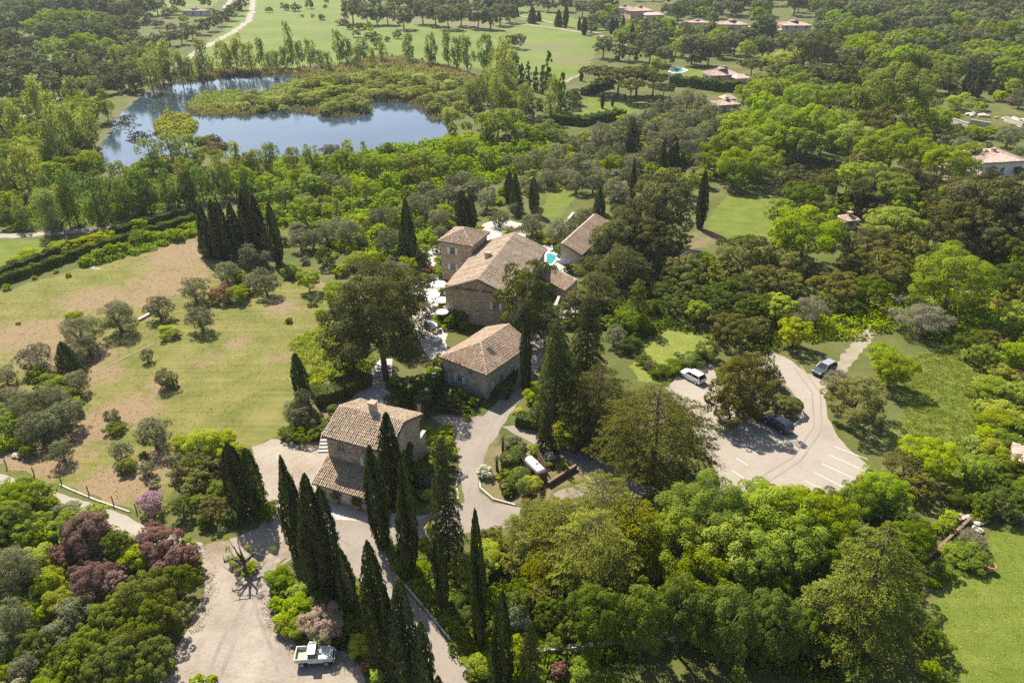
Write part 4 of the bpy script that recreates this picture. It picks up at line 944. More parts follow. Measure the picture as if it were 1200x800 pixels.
def thicket(name, label, px, h, leaf, n, mat, cat=None, clump=1.4, seed=3, upright=False, aspect=1.8, hvar=.5, z0=0.0, vary=True):
    """a mass of low growth nobody could count: hummocks of leaves over an outline"""
    P = np.array([tuple(pt(*p))[:2] for p in px]); r = np.random.default_rng(seed)
    lo, hi = P.min(0), P.max(0)
    def inside(Q):
        c = np.zeros(len(Q), bool); k = len(P)
        for i in range(k):
            (x1, y1), (x2, y2) = P[i], P[(i + 1) % k]
            cond = (y1 > Q[:, 1]) != (y2 > Q[:, 1]); xi = (x2 - x1) * (Q[:, 1] - y1) / (y2 - y1 + 1e-9) + x1
            c ^= cond & (Q[:, 0] < xi)
        return c
    area = abs(sum(P[i][0] * P[(i + 1) % len(P)][1] - P[(i + 1) % len(P)][0] * P[i][1] for i in range(len(P)))) / 2
    nc = max(5, int(area / (clump * clump * .75)))
    c = r.uniform(lo, hi, size=(nc * 6, 2)); c = c[inside(c)][:nc]
    cr_ = clump * r.uniform(.5, 1.25, size=len(c)); ch = h * r.uniform(1 - hvar, 1 + hvar * .6, size=len(c)); ct = r.uniform(.1, .9, size=len(c))
    idx = r.choice(len(c), n, p=(cr_ ** 2) / (cr_ ** 2).sum())
    d = unit(r.normal(size=(n, 3))); d[:, 2] = np.abs(d[:, 2])
    k = 1 - np.abs(r.normal(0, .15, size=(n, 1)))
    pos = np.stack([c[idx, 0], c[idx, 1], np.zeros(n)], 1) + d * k * np.stack([cr_[idx], cr_[idx], ch[idx]], 1); pos[:, 2] += z0
    T = np.clip(ct[idx] * .6 + r.normal(.2, .15, size=n), 0, 1)
    if upright:
        nrm = unit(r.normal(size=(n, 3)) * np.array([1, 1, .25])); ax = np.tile([0, 0, 1.0], (n, 1)) + r.normal(0, .25, size=(n, 3)); V = quads(pos, nrm, leaf * r.uniform(.6, 1.3, size=n), aspect, ax)
    else: V = quads(pos, unit(d + r.normal(0, .6, size=(n, 3))), leaf * r.uniform(.6, 1.3, size=n), aspect)
    me = np_mesh(name, V, T, [M[mat]])
    return tag(link(name, me), label, cat, None, 'stuff')
def hedge(label, px, wid, h, mat='hedge', dens=90, leaf=.22, group=None, cat='hedge', core=True):
    """clipped hedge: a leafy skin over a twiggy core, following a line on the ground"""
    W = [pt(*p) for p in px]; o0 = W[0].copy()
    t = thing('hedge', label, cat, o0, 0, group); seg = []
    for a, b_ in zip(W[:-1], W[1:]): seg.append((a - o0, b_ - o0, (b_ - a).length))
    tot = sum(s[2] for s in seg); n = int(tot * (wid + 2 * h) * dens)
    k = nr.choice(len(seg), n, p=np.array([s[2] for s in seg]) / tot); f = nr.uniform(0, 1, size=n)
    A = np.array([tuple(s[0]) for s in seg])[k]; Bq = np.array([tuple(s[1]) for s in seg])[k]; D = unit(Bq - A); N = np.stack([-D[:, 1], D[:, 0], np.zeros(n)], 1)
    side = nr.uniform(0, wid + 2 * h, size=n); c = A + (Bq - A) * f[:, None]
    wob = (1 + .10 * np.sin(c[:, 0] * 1.7 + c[:, 1]) + .08 * np.sin(c[:, 1] * 3.1))[:, None]
    y = np.where(side < h, -wid / 2, np.where(side < h + wid, side - h - wid / 2, wid / 2)); z = np.where(side < h, side, np.where(side < h + wid, h, side - h - wid))
    nz = np.where((side >= h) & (side < h + wid), 1.0, .15); ny = np.where(side < h, -1.0, np.where(side < h + wid, 0, 1.0))
    pos = c + N * (y[:, None]) * wob + np.stack([np.zeros(n), np.zeros(n), z], 1) * wob + nr.normal(0, .05, size=(n, 3)); pos[:, 2] = np.maximum(pos[:, 2], .02)
    nrm = unit(N * ny[:, None] + np.stack([np.zeros(n), np.zeros(n), nz], 1) + nr.normal(0, .5, size=(n, 3)))
    V = quads(pos, nrm, leaf * nr.uniform(.6, 1.35, size=n), 1.4)
    T = np.clip(.5 + .25 * np.sin(c[:, 0] * .9 + c[:, 1] * .7) + nr.normal(0, .2, size=n), 0, 1)
    link('foliage', np_mesh('hedge_foliage', V, T, [M[mat]]), t)
    mb = MB()
    for a, b_, L_ in seg:
        d = (b_ - a).normalized(); nn = Vector((-d.y, d.x, 0)) * wid * .42; Z = Vector((0, 0, h * .88))
        vs = [a - nn, a + nn, b_ + nn, b_ - nn]; mb.add(vs + [p + Z for p in vs], [(3, 2, 1, 0), (4, 5, 6, 7), (0, 1, 5, 4), (1, 2, 6, 5), (2, 3, 7, 6), (3, 0, 4, 7)])
    mb.build('stem', M['bark'], t)
    return t
# ================================================================== VEHICLES
M['car_white'] = mat_flat('car_paint_white', (0.78, 0.78, 0.78), 0.3, 0.5, coat=0.6, var=0.02)
M['car_dark'] = mat_flat('car_paint_dark', (0.035, 0.037, 0.042), 0.3, 0.5, coat=0.8, var=0.05)
M['car_grey'] = mat_flat('car_paint_silver', (0.32, 0.33, 0.35), 0.3, 0.5, metal=0.4, coat=0.6, var=0.04)
M['car_black'] = mat_flat('car_paint_black', (0.02, 0.022, 0.03), 0.3, 0.5, coat=0.8, var=0.05)
M['truck_paint'] = mat_flat('dirt_dapple_white_paint', (0.55, 0.54, 0.48), 0.55, 0.4, var=0.22, scale=2.5)  # grey blotches mix dirt with dappled tree shadow put into the paint
M['truck_bed'] = mat_flat('worn_olive_bed', (0.3, 0.28, 0.2), 0.8, 0.2, var=0.3, scale=4)
M['rubber'] = mat_flat('tyre_rubber', (0.02, 0.02, 0.02), 0.85, 0.2)
M['alloy'] = mat_flat('wheel_alloy', (0.45, 0.45, 0.46), 0.35, 0.5, metal=0.6, var=0.05)
M['carglass'] = mat_flat('car_glass', (0.02, 0.025, 0.03), 0.06, 0.6, var=0.1)
M['red_lamp'] = mat_flat('red_lamp', (0.4, 0.03, 0.02), 0.3, 0.5)
M['clear_lamp'] = mat_flat('clear_lamp', (0.7, 0.7, 0.68), 0.15, 0.6)
def loft(mb, secs, m=0):
    n = len(secs[0]); vs = [p for s in secs for p in s]; fs = []
    for i in range(len(secs) - 1):
        for k in range(n): fs.append((i * n + k, i * n + (k + 1) % n, (i + 1) * n + (k + 1) % n, (i + 1) * n + k))
    fs += [tuple(range(n - 1, -1, -1)), tuple((len(secs) - 1) * n + k for k in range(n))]
    return mb.add(vs, fs, m)
def wheel(t, x, y, r, wd=.2):
    mb = MB(); mb.lathe([(r * .7, -wd / 2), (r * .96, -wd / 2), (r, -wd * .3), (r, wd * .3), (r * .96, wd / 2), (r * .7, wd / 2)], (x, y, r), 16, axis='y')
    ty = mb.build('wheel', M['rubber'], t)
    mb = MB(); s = 1 if y > 0 else -1
    mb.lathe([(r * .66, -.03), (r * .68, 0), (r * .6, .03), (r * .2, .02)], (x, y + s * wd * .48, r), 12, axis='y'); mb.build('rim', M['alloy'], ty)
def car(label, px, front_px, paint, Lc=4.05, Wc=1.75, Hc=1.48, roofm=None, suv=False):
    p = pt(*px); f = pt(*front_px); d = f - p; t = thing('parked_car', label, 'car', p, math.atan2(d.y, d.x), 'cars parked on the pale parking lot')
    a, w_ = Lc / 2, Wc / 2; zb, bl = (.24, .92) if not suv else (.3, 1.02); wr = .32 if not suv else .37
    def sec(x, k, z0, z1_, kt=.94): return [(x, -w_ * k * .95, z0), (x, -w_ * k, (z0 + z1_) / 2), (x, -w_ * k * kt, z1_), (x, w_ * k * kt, z1_), (x, w_ * k, (z0 + z1_) / 2), (x, w_ * k * .95, z0)]
    mb = MB(); loft(mb, [sec(-a, .86, .42, bl * .86), sec(-a + .08, .95, .3, bl * .97), sec(-a + .5, 1, zb, bl), sec(-.3, 1, zb, bl), sec(.65, 1, zb, bl), sec(a - .75, .98, zb, bl * .93), sec(a - .25, .92, .28, bl * .83), sec(a - .04, .8, .34, bl * .68)])
    body = mb.build('body', M[paint], t, smooth=False)
    # glasshouse: windscreen, side glass and tailgate glass in one dark shell, painted roof and pillars over it
    def gs(x, z, k): return [(x, -w_ * k, z), (x, w_ * k, z)]
    xr, xf, rb, rf = -a + (.12 if not suv else .1), .95, -a + .48, .18
    lo = [(xr, -w_ * .9, bl - .02), (xf, -w_ * .88, bl - .04), (xf, w_ * .88, bl - .04), (xr, w_ * .9, bl - .02)]; hi = [(rb, -w_ * .7, Hc - .04), (rf, -w_ * .7, Hc - .03), (rf, w_ * .7, Hc - .03), (rb, w_ * .7, Hc - .04)]
    mb = MB(); mb.add(lo + hi, [(3, 2, 1, 0), (4, 5, 6, 7), (0, 1, 5, 4), (1, 2, 6, 5), (2, 3, 7, 6), (3, 0, 4, 7)]); mb.build('window_glass', M['carglass'], t)
    mb = MB(); z = Hc - .035
    loft(mb, [[(x, -w_ * k, z - .02), (x, -w_ * k * .9, z + h), (x, w_ * k * .9, z + h), (x, w_ * k, z - .02)] for x, k, h in ((rb - .06, .70, .015), (rb + .3, .74, .05), (-.3, .75, .06), (rf + .04, .72, .02))])
    rp = mb.build('roof', M[roofm or paint], t)
    for s in (-1, 1):
        for (x0, x1) in ((xf, rf), (-.35, -.38), (xr, rb)):
            mb = MB(); mb.tube([(x0, s * w_ * .9, bl - .03), (x1, s * w_ * .71, Hc - .03)], .05, 5); mb.build('pillar', M[paint], t)
    for x in (-a + .72, a - .78):
        for s in (-1, 1): wheel(t, x, s * (w_ - .09), wr)
    for s in (-1, 1):
        mb = MB(); mb.box((a - .2, s * w_ * .68, bl * .72), (.22, .32, .13)); mb.build('headlight', M['clear_lamp'], t)
        mb = MB(); mb.box((-a + .06, s * w_ * .76, bl * .82), (.12, .2, .26)); mb.build('tail_light', M['red_lamp'], t)
        mb = MB(); mb.box((.68, s * (w_ + .07), bl + .03), (.12, .18, .12)); mb.build('wing_mirror', M[paint], t)
        for x in (.05, -.85): mb = MB(); mb.box((x, s * (w_ * .985), bl * .8), (.16, .05, .03)); mb.build('door_handle', M['carglass'], t)
    mb = MB(); mb.box((-a - .0, 0, .55), (.03, .5, .11)); mb.build('number_plate', M['frame'], t)
    mb = MB(); mb.box((a - .03, 0, .42), (.06, Wc * .5, .14)); mb.build('grille', M['rubber'], t)
    return t
car('white hatchback parked by the flowering lawn', (811, 444), (798, 437), 'car_white')
car('dark estate car with silver roof at the mouth of the dirt track', (965, 436), (955, 441), 'car_dark', 4.3, 1.8, 1.6, 'car_grey', True)
car('dark car in the shade under the brownish tree of the island', (911, 500), (902, 494), 'car_black', 4.2, 1.78, 1.5)
# old open pickup on the gravel
p = pt(370, 773); tk = thing('pickup_truck', 'old white open pickup truck parked on the gravel yard', 'truck', p, math.atan2((pt(388, 772) - p).y, (pt(388, 772) - p).x))
mb = MB(); mb.box((0, 0, .52), (3.3, .8, .16)); mb.build('chassis', M['rubber'], tk)
mb = MB(); loft(mb, [[(x, -wq, .5), (x, -wq * .98, zq), (x, wq * .98, zq), (x, wq, .5)] for x, wq, zq in ((.28, .74, 1.05), (.9, .74, 1.02), (1.45, .7, .96), (1.66, .64, .8))]); bn = mb.build('bonnet', M['truck_paint'], tk)
mb = MB(); mb.box((1.68, 0, .72), (.04, .9, .26)); mb.build('grille', M['rubber'], bn)
mb = MB(); mb.box((-.12, 0, .8), (.82, 1.5, .62)); cb = mb.build('cab', M['truck_paint'], tk)
mb = MB(); mb.add([(-.5, -.72, 1.1), (.28, -.72, 1.08), (.28, .72, 1.08), (-.5, .72, 1.1), (-.46, -.64, 1.62), (.1, -.64, 1.62), (.1, .64, 1.62), (-.46, .64, 1.62)], [(3, 2, 1, 0), (4, 5, 6, 7), (0, 1, 5, 4), (1, 2, 6, 5), (2, 3, 7, 6), (3, 0, 4, 7)]); mb.build('cab_glass', M['carglass'], tk)
mb = MB(); mb.box((-.18, 0, 1.655), (.74, 1.4, .07)); mb.build('cab_roof', M['truck_paint'], tk)
mb = MB(); mb.box((-1.12, 0, .66), (1.16, 1.46, .06)); mb.build('bed_floor', M['truck_bed'], tk)
for c, s in (((-1.12, .74, .88), (1.2, .05, .42)), ((-1.12, -.74, .88), (1.2, .05, .42)), ((-1.71, 0, .88), (.05, 1.42, .42)), ((-.54, 0, .92), (.05, 1.42, .5))):
    mb = MB(); mb.box(c, s); mb.build('bed_side', M['truck_paint'], tk)
for x in (-1.1, 1.1):
    for s in (-1, 1):
        wheel(tk, x, s * .68, .33)
        mb = MB(); mb.box((x, s * .72, .72), (.8, .16, .08)); mb.build('mudguard', M['truck_paint'], tk)
for s in (-1, 1): mb = MB(); mb.lathe([(.1, -.02), (.11, .03)], (1.7, s * .54, .8), 10, axis='x'); mb.build('headlight', M['clear_lamp'], tk)
mb = MB(); mb.box((1.78, 0, .52), (.1, 1.5, .14)); mb.build('bumper', M['alloy'], tk)

# ================================================================== GARDEN THINGS
# gas tank in its fenced pit
p = pt(627, 553); q = pt(634, 560); a = math.atan2((q - p).y, (q - p).x)
gt = thing('gas_tank', 'long white gas tank lying in a wooden enclosure beside the path', 'tank', p, a)
mb = MB(); mb.lathe([(.05, -1.75), (.4, -1.68), (.58, -1.45), (.62, -1.2), (.62, 1.2), (.58, 1.45), (.4, 1.68), (.05, 1.75)], (0, 0, .95), 18, axis='x'); mb.build('tank_body', M['truck_paint'], gt, smooth=True)
mb = MB(); mb.lathe([(.2, 0), (.2, .16), (.12, .24), (.02, .25)], (.3, 0, 1.52), 12); mb.build('valve_cover', M['shutter'], gt)
for x in (-1, 1): mb = MB(); mb.box((x, 0, .2), (.2, .9, .4)); mb.build('tank_foot', M['kerb'], gt)
def board_fence(label, a, c, h, mat='wood', step=.16):
    A, B_ = pt(*a), pt(*c); d = B_ - A; Lf = d.length
    t = thing('board_fence', label, 'fence', A, math.atan2(d.y, d.x)); n = int(Lf / step)
    me0 = None
    for i in range(n):
        if me0 is None:
            mb = MB(); mb.box((0, 0, h / 2), (step * .9, .03, h)); o = mb.build('board', M[mat], t); me0 = o.data
        else: o = link('board', me0, t)
        o.location = ((i + .5) * step, 0, prng.uniform(-.03, .03)); o.rotation_euler = (0, prng.uniform(-.01, .01), 0)
    for x in (0, Lf / 2, Lf): mb = MB(); mb.box((x, .07, h / 2 + .05), (.1, .1, h + .1)); mb.build('post', M['wood'], t)
    for z in (.3, h - .3): mb = MB(); mb.box((Lf / 2, .035, z), (Lf, .04, .1)); mb.build('rail', M['wood'], t)
board_fence('brown board fence on the left side of the white tank', (609, 544), (622, 561), 1.5)
board_fence('brown board fence on the right side of the white tank', (628, 534), (640, 556), 1.6)
board_fence('dark board fence across the near end of the white tank', (628, 567), (641, 563), 1.5)
def wall_run(label, a, c, h, th, mat, name='low_wall', cat='wall', h2=None, cap=True):
    A, B_ = pt(*a), pt(*c); d = B_ - A; Lf = d.length; h2 = h2 or h
    t = thing(name, label, cat, A, math.atan2(d.y, d.x)); mb = MB()
    mb.add([(0, -th / 2, 0), (Lf, -th / 2, 0), (Lf, th / 2, 0), (0, th / 2, 0), (0, -th / 2, h), (Lf, -th / 2, h2), (Lf, th / 2, h2), (0, th / 2, h)], [(3, 2, 1, 0), (4, 5, 6, 7), (0, 1, 5, 4), (1, 2, 6, 5), (2, 3, 7, 6), (3, 0, 4, 7)])
    mb.build('wall', M[mat], t)
    if cap:
        n = max(2, int(Lf / .7)); me0 = None
        for i in range(n):
            x = (i + .5) * Lf / n
            if me0 is None: mb = MB(); mb.box((0, 0, .05), (Lf / n * .96, th + .1, .1)); o = mb.build('cap_stone', M['kerb'], t); me0 = o.data
            else: o = link('cap_stone', me0, t)
            o.location = (x, 0, h + (h2 - h) * x / Lf + prng.uniform(0, .015)); o.rotation_euler = (0, -math.atan2(h2 - h, Lf), 0)
    return t
wall_run('low dark wall along the path below the white tank', (642, 570), (675, 549), .7, .3, 'wood', cap=False)
wall_run('low dark wall along the path under the big cedar', (690, 539), (722, 521), .7, .3, 'wood', cap=False)
wall_run('sloping stone garden wall right of the front house behind the tall cypresses', (473, 566), (499, 530), 3.0, .4, 'stone_pale', 'garden_wall', h2=3.4)
wall_run('long low stone wall in deep shade at the bottom', (618, 770), (868, 742), .9, .4, 'stone_grey', 'stone_wall', cap=False)
wall_run('dark stone wall climbing beside the right lawn', (1082, 660), (1136, 610), .5, .3, 'wood', 'low_wall', cap=False)
wall_run('ivy covered retaining wall left of the middle house', (492, 492), (522, 428), 2.4, .5, 'stone', 'retaining_wall')
wall_run('pale dry stone terrace wall highest of the right hand gardens', (1136, 146), (1160, 150), 1.6, .6, 'stone_pale', 'terrace_wall')
wall_run('pale dry stone terrace wall below the first in the right hand gardens', (1116, 144), (1134, 150), 1.4, .6, 'stone_pale', 'terrace_wall')
wall_run('pale dry stone terrace wall at the edge of the right hand gardens', (1176, 142), (1198, 150), 1.5, .6, 'stone_pale', 'terrace_wall')
wall_run('pale dry stone wall left of the low barn', (648, 283), (672, 254), 1.0, .5, 'stone_pale', 'terrace_wall')
wall_run('pale stone parapet beside the drive behind the fir trees', (655, 352), (640, 392), .8, .4, 'stone', 'parapet')
wall_run('broken white kerb wall in the middle of the dry meadow', (102, 440), (182, 402), .06, .1, 'kerb', 'kerb_wall', cap=False)
wall_run('concrete edging below the lone olives in the meadow', (163, 376), (176, 369), .4, .4, 'plaster_w', 'kerb_wall', cap=False)
def stairs(label, a, c, n, wd, rise, mat='paving'):
    A, B_ = pt(*a), pt(*c); d = B_ - A; Ls = d.length
    t = thing('garden_stairs', label, 'stairs', A, math.atan2(d.y, d.x))
    for i in range(n):
        mb = MB(); x0 = Ls * i / n; mb.box((x0 + (Ls - x0) / 2, 0, rise * (i + .5) - .002 * i), (Ls - x0, wd - .01 * i, rise)); mb.build('step', M[mat], t)
    return t
stairs('pale stone steps on the path under the big pine', (449, 446), (450, 432), 4, 2.6, .15)
stairs('white slab steps against the left wall of the front house', (382, 530), (387, 512), 6, 2.0, .16)
def parasol(label, px, r, h=2.5, mat='canvas', group=None):
    t = thing('parasol', label, 'parasol', pt(*px), prng.uniform(0, .7), group); n = 8
    mb = MB(); rim = [(r * math.cos(k * 6.2832 / n), r * math.sin(k * 6.2832 / n), h - .42) for k in range(n)]
    mb.add(rim + [(0, 0, h)], [(k, (k + 1) % n, n) for k in range(n)]); mb.add(rim + [(p_[0], p_[1], p_[2] - .14) for p_ in rim], [(k, (k + 1) % n, n + (k + 1) % n, n + k) for k in range(n)])
    c = mb.build('canopy', M[mat], t, fixn=False)
    mb = MB(); mb.tube([(0, 0, .05), (0, 0, h + .1)], .035, 8); mb.build('pole', M['wood'], t)
    for k in range(n): mb = MB(); mb.tube([(0, 0, h - .06), (rim[k][0] * .97, rim[k][1] * .97, h - .45)], .014, 4); mb.build('rib', M['wood'], c)
    mb = MB(); mb.lathe([(.3, 0), (.3, .07), (.08, .12)], n=12); mb.build('base', M['kerb'], t)
M['canvas'] = mat_flat('white_canvas', (0.6, 0.59, 0.56), 0.85, 0.2, var=0.03)
M['canvas_d'] = mat_flat('dark_canvas', (0.05, 0.05, 0.07), 0.85, 0.2, var=0.1)
for px, r, lb in (((514, 345), 1.6, 'largest white parasol tight against the left wall of the farmhouse'), ((507, 358), 1.4, 'white parasol in the middle of the left terrace'), ((500, 366), 1.2, 'white parasol nearest the big pine on the left terrace'), ((520, 364), 1.2, 'white parasol at the foot of the farmhouse corner'), ((519, 378), 1.1, 'nearest white parasol on the left terrace'), ((586, 290), 1.6, 'white parasol on the terrace behind the farmhouse'), ((608, 287), 1.4, 'white parasol farthest right behind the farmhouse ridge'), ((505, 394), 1.2, 'white parasol at the near end of the left terrace by the shrubs')):
    parasol(lb, px, r, group='white parasols on the terraces')
parasol('dark parasol beside the turquoise pool', (661, 318), 1.3, mat='canvas_d')
# dining sets under and beside the parasols
def table_set(label, px, rot):
    t = thing('garden_table', label, 'table', pt(*px), rot, 'garden tables on the terraces')
    mb = MB(); mb.box((0, 0, .73), (1.5, .8, .05)); mb.build('tabletop', M['canvas'], t)
    for x in (-.65, .65):
        for y in (-.32, .32): mb = MB(); mb.box((x, y, .35), (.06, .06, .7)); mb.build('leg', M['frame'], t)
    return t
table_set('white garden table on the left terrace beside the big pine', (504, 372), .4)
table_set('white garden table between parasols on the left terrace', (516, 354), .9)
table_set('white garden table near the shrubs at the end of the left terrace', (512, 402), 1.2)
table_set('white garden table on the terrace behind the farmhouse', (575, 284), .2)
def lounger(label, px, rot):
    t = thing('sun_lounger', label, 'sun lounger', pt(*px), rot, 'sun loungers round the turquoise pool')
    mb = MB(); mb.box((-.3, 0, .32), (1.3, .6, .1)); mb.build('mattress', M['canvas'], t)
    mb = MB(); mb.box((0, 0, 0), (.7, .6, .1), Matrix.Translation((.6, 0, .5)) @ Matrix.Rotation(-.6, 4, 'Y')); mb.build('backrest', M['canvas'], t)
    for x in (-.85, .3):
        for y in (-.25, .25): mb = MB(); mb.box((x, y, .14), (.05, .05, .28)); mb.build('leg', M['frame'], t)
for px, a_, lb in (((656, 306), .3, 'white sun lounger right of the turquoise pool'), ((646, 293), 1.4, 'white sun lounger at the far end of the turquoise pool'), ((651, 316), .2, 'white sun lounger nearest the annexe roof by the pool')): lounger(lb, px, a_)
# stone urn, pots, stones
M['terracotta'] = mat_flat('terracotta', (0.42, 0.22, 0.12), 0.85, 0.2, var=0.15)
def pot(label, px, s=1.0, plant_=True, mat='terracotta', name='plant_pot', shrub='b'):
    t = thing(name, label, 'pot', pt(*px)); mb = MB(); mb.lathe([(.22 * s, 0), (.34 * s, .3 * s), (.38 * s, .52 * s), (.43 * s, .55 * s), (.43 * s, .62 * s), (.36 * s, .62 * s), (.34 * s, .5 * s)], n=14); mb.build('pot', M[mat], t, smooth=False)
    if plant_:
        c = link('foliage', prng.choice(proto('b', 1))[0], t, (0, 0, .5 * s)); c.scale = (1.1 * s, 1.1 * s, 1.0 * s); c.material_slots[0].link = 'OBJECT'; c.material_slots[0].material = M['ybush' if shrub == 'E' else 'bush']
for px, s, lb in (((395, 588), 1.3, 'potted yellow green shrub left on the white forecourt'), ((419, 596), 1.3, 'potted grey green shrub right on the white forecourt'), ((381, 578), 1.1, 'potted shrub at the corner of the lean-to garage')): pot(lb, px, s)
pot('tall stone urn behind the left end of the front house', (406, 482), 1.6, False, 'kerb', 'stone_urn')
pot('terracotta bowl lying on the right lawn', (1158, 668), 1.3, False)
mb0 = MB()
def stones(label, px, n, spread, size, mat='stone_pale'):
    o = pt(*px); t = thing('stone_pile', label, 'stones', o)
    for i in range(n):
        bm = bmesh.new(); bmesh.ops.create_icosphere(bm, subdivisions=1, radius=size * prng.uniform(.5, 1.2))
        for v_ in bm.verts: v_.co = Vector((v_.co.x * prng.uniform(.8, 1.25), v_.co.y * prng.uniform(.8, 1.2), v_.co.z * prng.uniform(.5, .8)))
        me = bpy.data.meshes.new('stone'); bm.to_mesh(me); bm.free(); me.materials.append(M[mat])
        link('stone', me, t, (prng.gauss(0, spread), prng.gauss(0, spread), size * .3))
stones('heap of pale stones at the far left edge of the right lawn', (1142, 613), 16, .8, .45)
stones('pale rockery left in the gardens at the right', (1150, 137), 14, 2.2, 1.1)
stones('pale rockery right in the gardens at the right', (1186, 142), 14, 2.2, 1.1)
stones('grey boulders at the foot of the shrubs on the lower meadow', (20, 536), 5, .5, .5, 'stone_grey')
# small white hide on the far shore of the lake
hd = thing('bird_hide', 'small white and brown wooden hide on the far lake shore', 'hide', pt(371, 85), .4)
mb = MB(); mb.box((0, 0, 1.7), (1.8, 1.6, 1.8)); mb.build('wall', M['plaster_w'], hd)
mb = MB(); mb.add([(-1.2, -1.1, 2.6), (1.2, -1.1, 2.6), (1.2, 1.1, 2.6), (-1.2, 1.1, 2.6), (-1.2, 0, 3.3), (1.2, 0, 3.3)], [(0, 1, 5, 4), (2, 3, 4, 5), (0, 4, 3), (1, 2, 5), (3, 2, 1, 0)]); mb.build('roof', M['wood'], hd)
for x in (-.8, .8):
    for y in (-.7, .7): mb = MB(); mb.box((x, y, .4), (.14, .14, .8)); mb.build('leg', M['wood'], hd)
# fence posts along the lane edge of the meadow
pm = None
for i, (x, y) in enumerate([(8, 547), (40, 556), (72, 566), (104, 578), (133, 590), (160, 599)]):
    if pm is None: mb = MB(); mb.box((0, 0, .6), (.1, .1, 1.2)); o = mb.build('fence_post', M['bark_grey'], None); pm = o.data
    else: o = link('fence_post', pm)
    o.location = pt(x, y); tag(o, ['leftmost', 'second', 'third', 'fourth', 'fifth', 'rightmost'][i] + ' grey wooden post from the left along the pale lane', 'post', 'fence posts beside the lane')
# palms in the round bed
def palm(label, px, ytop, wpx):
    B_ = pt(*px); lo, hi = .5, 20
    for _ in range(30):
        mid = (lo + hi) / 2; lo, hi = (mid, hi) if proj((B_.x, B_.y, mid))[1] > ytop else (lo, mid)
    h = lo; r = wpx / ppm(B_) / 2; t = thing('palm_tree', label, 'palm', B_, prng.uniform(0, 3), 'two palms in the round bed')
    mb = MB(); mb.tube([(0, 0, -.05), (.08, .03, h * .5), (.03, .05, h)], [.2, .15, .14], 8); mb.build('trunk', M['bark'], t)
    for k in range(20):
        a_ = k * 2.4; el = .9 - 1.5 * (k / 20); pts = []
        for j in range(6):
            f = j / 5; pts.append(Vector((math.cos(a_) * r * f * math.cos(el * (1 - f)), math.sin(a_) * r * f * math.cos(el * (1 - f)), h + r * (math.sin(el) * f * 1.1 - .75 * f * f))))
        V = []; 
        for j in range(5):
            d = pts[j + 1] - pts[j]; sd = Vector((-math.sin(a_), math.cos(a_), 0))
            for s in (-1, 1):
                for e_ in (0, .5):
                    b_ = pts[j] + d * e_; tip = b_ + d * .7 + sd * s * r * .32 * (1 - .5 * abs(j / 5 - .4)) - Vector((0, 0, .1 * r)); V += [b_, b_ + d * .35, tip, b_ + d * .12]
        link('frond', np_mesh('frond', np.array(V), np.full(len(V) // 4, prng.uniform(.2, .8)), [M['palm']]), t)
palm('taller palm at the top of the round bed', (590, 534), 512, 17)
palm('smaller palm left of the clipped shrubs in the round bed', (583, 552), 535, 12)
# ================================================================== TREES, SHRUBS, HEDGES
def block(ox, oy, zone, data, k=4.0, HM=1.0):
    """entries 'kind x y width [height factor] [: label]'; conifers and columns 'kind x top base width'. Read off the photograph in enlarged tiles"""
    for line in data.strip().split(';'):
        line = line.strip()
        if not line: continue
        lab = None
        if ':' in line: line, lab = [s.strip() for s in line.split(':')]
        f = line.split(); kd = f[0]; v = [float(q) for q in f[1:]]
        if kd in 'cClfFWT' and len(v) >= 4:
            tall_tree(kd, ox + v[0] / k, oy + v[1] / k, oy + v[2] / k, v[3] / k, lab, zone=zone)
        else:
            round_tree(kd, ox + v[0] / k, oy + v[1] / k, v[2] / k, lab, (v[3] if len(v) > 3 else 1.0) * HM, zone=zone)

# ---- upper left wood and lake sides
block(0, 0, 'hazy wood at the top left', '''
o 240 90 130; o 330 85 130; o 415 95 110; o 160 125 100; o 240 222 125; o 390 205 140; o 120 262 90; o 290 275 90; o 460 80 70;
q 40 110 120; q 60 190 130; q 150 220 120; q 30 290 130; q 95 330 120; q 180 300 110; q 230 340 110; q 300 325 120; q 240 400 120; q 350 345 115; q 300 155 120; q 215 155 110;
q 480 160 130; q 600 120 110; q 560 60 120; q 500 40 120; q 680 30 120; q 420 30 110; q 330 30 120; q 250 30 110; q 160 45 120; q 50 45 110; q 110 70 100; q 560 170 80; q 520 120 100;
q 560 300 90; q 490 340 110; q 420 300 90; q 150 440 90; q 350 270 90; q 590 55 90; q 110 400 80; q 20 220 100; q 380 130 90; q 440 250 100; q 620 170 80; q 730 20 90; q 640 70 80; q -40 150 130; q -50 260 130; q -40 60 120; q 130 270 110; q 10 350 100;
o 580 190 70; o 640 210 60; u 560 235 60; b 80 410 60; z 120 400 40; d 220 470 70; o 225 465 75; o 70 510 140; o 5 500 90; o 150 470 60; d 20 570 70; b 450 320 70; b 380 390 60; z 470 310 50; o 500 210 80;
b 700 80 50; z 740 110 60; z 800 130 60; b 820 50 60; z 780 60 70; b 860 90 50; q 960 5 60; z 1000 60 50; b 900 40 60; q 830 10 70; z 690 100 50; o 620 250 60; z 860 125 45
''')
block(0, 0, 'line along the far white lane', '''
q 570 275 90; q 625 240 85; q 680 205 85; q 735 190 82; q 790 172 80; q 845 165 78; q 895 145 76; q 945 122 72; q 990 108 70; q 1035 85 68; q 1075 60 66; q 1110 38 62; q 1135 14 60; q 600 320 80; q 650 265 75; q 520 330 80; q 760 215 60
''')
